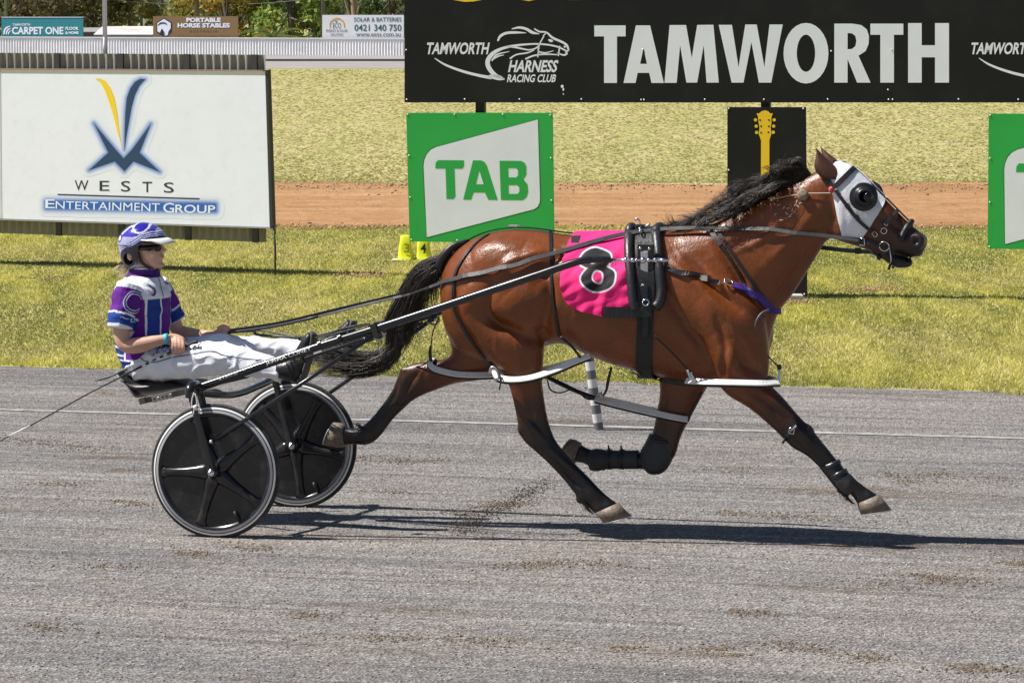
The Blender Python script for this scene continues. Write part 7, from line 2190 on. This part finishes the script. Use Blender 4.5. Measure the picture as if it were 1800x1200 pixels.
part('goggles', drv, *rings_to_mesh(gl), M('dark_lens', (0.012, 0.012, 0.013), 0.08, 0.05))
for sg in (-1, 1):
    part('chin_strap', hel, *tube([P(253, 440, 0) + np.array([0, sg * .088, 0]), P(257, 456, 0) + np.array([0, sg * .080, 0]), P(264, 466, 0) + np.array([0, sg * .064, 0]), P(275, 475, 0) + np.array([0, sg * .034, 0]), P(279, 477.5, 0)], 1.0, sub=4, flat=(0.016, 0.004), up=np.array([0.2, sg * 1.0, 0.1])), BLACK, False)
part('strap_clip', hel, *bbox_bevel(P(278, 475, 0) + np.array([0, -.022, 0]), (0.030, 0.014, 0.018), None, 0.004), BLACK, False)
# blonde hair at the nape
BLOND = mat_hair('blonde_hair', (0.58, 0.45, 0.30), (0.75, 0.62, 0.45))
strands(drv, 'hair', [PY([(226, 466, -.02), (218, 474, -.02), (209, 480, -.02), (200, 484, -.02)]), PY([(226, 468, .02), (220, 478, .02), (214, 486, .02), (204, 490, .02)]), PY([(224, 462, .0), (212, 468, .0), (203, 474, .0), (196, 478, 0)])], 70, 0.0014, 0.006, BLOND, 0.008)
strands(drv, 'hair_nape', [PY([(222, 455, -.05), (221, 466, -.05), (224, 474, -.05)]), PY([(220, 455, .0), (219, 466, .0), (222, 474, .0)]), PY([(224, 455, .05), (223, 466, .05), (226, 474, .05)])], 90, 0.0022, 0.010, mat_hair('dark_hair', (0.02, 0.014, 0.01), (0.06, 0.04, 0.03)), 0.004)
# wristband
part('wristband', drv, *tube([P(288.5, 596.2, -.2235), P(296, 594.8, -.2165)], 0.0290, 18), M('cyan_band', (0.05, 0.50, 0.68), 0.4))

# ------------------------------------------------------------------ reins and whip
REIN = M('rein_leather', (0.040, 0.041, 0.045), 0.42, 0.2, 25, 0.1, 120)
def rein_path(m):
    out = []
    for x_, y_, Y in ((402, 584, .17), (440, 580, .06), (500, 570, -.06), (580, 551, -.17), (660, 531, -.24), (720, 517, -.27)):
        out.append(P(x_, y_, Y))
    body = [(770, 501), (800, 495), (840, 485), (880, 476), (920, 466), (955, 455), (985, 447), (1030, 434), (1070, 424), (1100, 418), (1128, 412.5)]
    for i, (x_, y_) in enumerate(body):
        q, n_ = on(x_, y_, 0.030 if x_ < 1000 else 0.035); out.append(q)
    for x_, y_ in ((1160, 409), (1200, 406.5), (1250, 405), (1300, 404.5), (1350, 405), (1400, 406.5), (1440, 409), (1480, 413), (1510, 419), (1530, 423), (1546, 430)):
        q, n_ = on(x_, y_, 0.028 if x_ < 1460 else 0.018); out.append(q)
    out = np.array(out)
    # straighten: a rein under tension
    for k in range(6):
        out[7:-3] = (out[6:-4] + 2 * out[7:-3] + out[8:-2]) / 4
    return out
ra = rein_path(1)
near_rein = thing('rein', 'black near-side rein from the hands along the horse to the bit', 'rein', ra[5] * np.array([1, 1, 1]), 'L')
rc = cr(ra, 4)
def clear(path, off, m=1):
    out = path.copy()
    for i in range(len(out)):
        q = out[i] * np.array([1, m, 1])
        pxq = proj_l(q[None])[0]
        h = HBVH.ray_cast(Vector(CAM_L), Vector(ray_l(*pxq)).normalized())
        if h[0] is not None:
            n_ = np.array(h[1]); n_ = n_ if n_ @ (CAM_L - np.array(h[0])) > 0 else -n_
            if np.linalg.norm(np.array(h[0]) - CAM_L) < np.linalg.norm(q - CAM_L) + off:
                out[i] = (np.array(h[0]) + n_ * off) * np.array([1, m, 1])
    return out
for _k in range(7):
    rc[20:-8] = clear(rc, 0.016)[20:-8]
    rc[21:-9] = (rc[20:-10] + 2 * rc[21:-9] + rc[22:-8]) / 4
wd = np.interp(np.arange(len(rc)) / len(rc), [0, .2, .25, .5, .6, 1], [0.45, 0.5, 0.95, 0.95, 0.8, 0.8])
part('strap', near_rein, *tube(rc, wd, flat=(0.025, 0.006), up=np.array([0, -0.85, 0.5])), REIN, False)
part('hand_grip', near_rein, *tube(rc[:12], 0.0085, 8), REIN)
for x_ in (1513, 1519):
    q, n_ = on(x_, 420, 0.026); part('keeper', near_rein, *bbox_bevel(q, (0.014, 0.012, 0.034), None, 0.003), BLACK, False)
q, n_ = on(1517, 420, 0.030)
part('buckle', near_rein, *tube([q + np.array([a_, 0, b_]) for a_, b_ in ((-.014, .018), (.012, .014), (.012, -.02), (-.012, -.018))], 0.003, 5), CHROME)
part('slack_loop', near_rein, *tube([P(403, 584, .16), P(445, 582, .08), P(452, 588, .05), P(500, 592, .0), P(535, 592, -.05), P(570, 588, -.1), P(610, 576, -.15), P(650, 570, -.2)], 0.007, 7, 5), REIN)
part('slack_loop', near_rein, *tube([P(448, 580, .07), P(470, 582, .04), P(500, 588, .0), P(525, 593, -.03), P(526, 597, -.03), P(540, 596, -.05)], 0.005, 7, 5), REIN)
rb = ra * MIR; rb[:6] = [P(402, 582, .18), P(440, 577, .18), P(500, 567, .19), P(580, 548, .21), P(660, 529, .24), P(720, 515, .27)]
rb[5:8] = cr(np.array([rb[5], rb[8]]), 3)[0:3]
far_rein = thing('rein', 'black far-side rein reaching the bit below the horse jaw', 'rein', rb[5], 'L')
part('strap', far_rein, *tube(cr(rb, 4), 1.0, flat=(0.024, 0.005), up=np.array([0, 1.0, 0.12])), REIN, False)
_t0, _t1 = P(1436, 434, .10), P(1535, 443, .05)
part('cheek_strap', far_rein, *tube([_t0 - (_t1 - _t0) * .25, _t0, (_t0 + _t1) / 2 + np.array([0, 0, -.004]), _t1], 1.0, flat=(0.022, 0.006), up=np.array([0, 1.0, 0]), sub=3), REIN, False)
part('keeper', far_rein, *bbox_bevel(P(1508, 441, .06), (0.03, 0.012, 0.032), None, 0.003), BLACK, False)
whip = thing('whip', 'long thin black whip trailing back from the driver near hand', 'whip', P(300, 620, -.2), 'L')
wl = lambda px, py: P(px, py, -.213)
part('handle', whip, *tube([wl(347, 601), wl(340, 602), wl(330, 606.5), wl(300, 619)], [.011, .007, .008, .007], 10, 3), RUBBER)
a0, a1 = np.array([300, 619.0]), np.array([250, 643.0])
for k in range(8):
    p0, p1 = a0 + (a1 - a0) * k / 8, a0 + (a1 - a0) * (k + 1) / 8
    part('grip_band', whip, *tube([wl(*p0), wl(*p1)], 0.0062, 8), RUBBER if k % 2 == 0 else WHITEPL, False)
part('stock', whip, *tube([wl(250, 643), wl(160, 689), wl(53, 748)], [.0055, .0042, .0036], 8), RUBBER)
part('white_tip', whip, *tube([wl(53, 748), wl(16, 766)], .0046, 8), WHITEPL)
part('lash', whip, *tube([wl(16, 766), wl(0, 775), wl(-30, 790), wl(-60, 800)], [.004, .0035, .003, .002], 6, 3), RUBBER)
part('rein_end', near_rein, *tube([P(236, 644, -.15), P(215, 652, -.18), P(195, 661, -.2), P(180, 666, -.2), P(167, 669.5, -.2)], [.005, .005, .005, .006, .003], 7, 4), REIN)
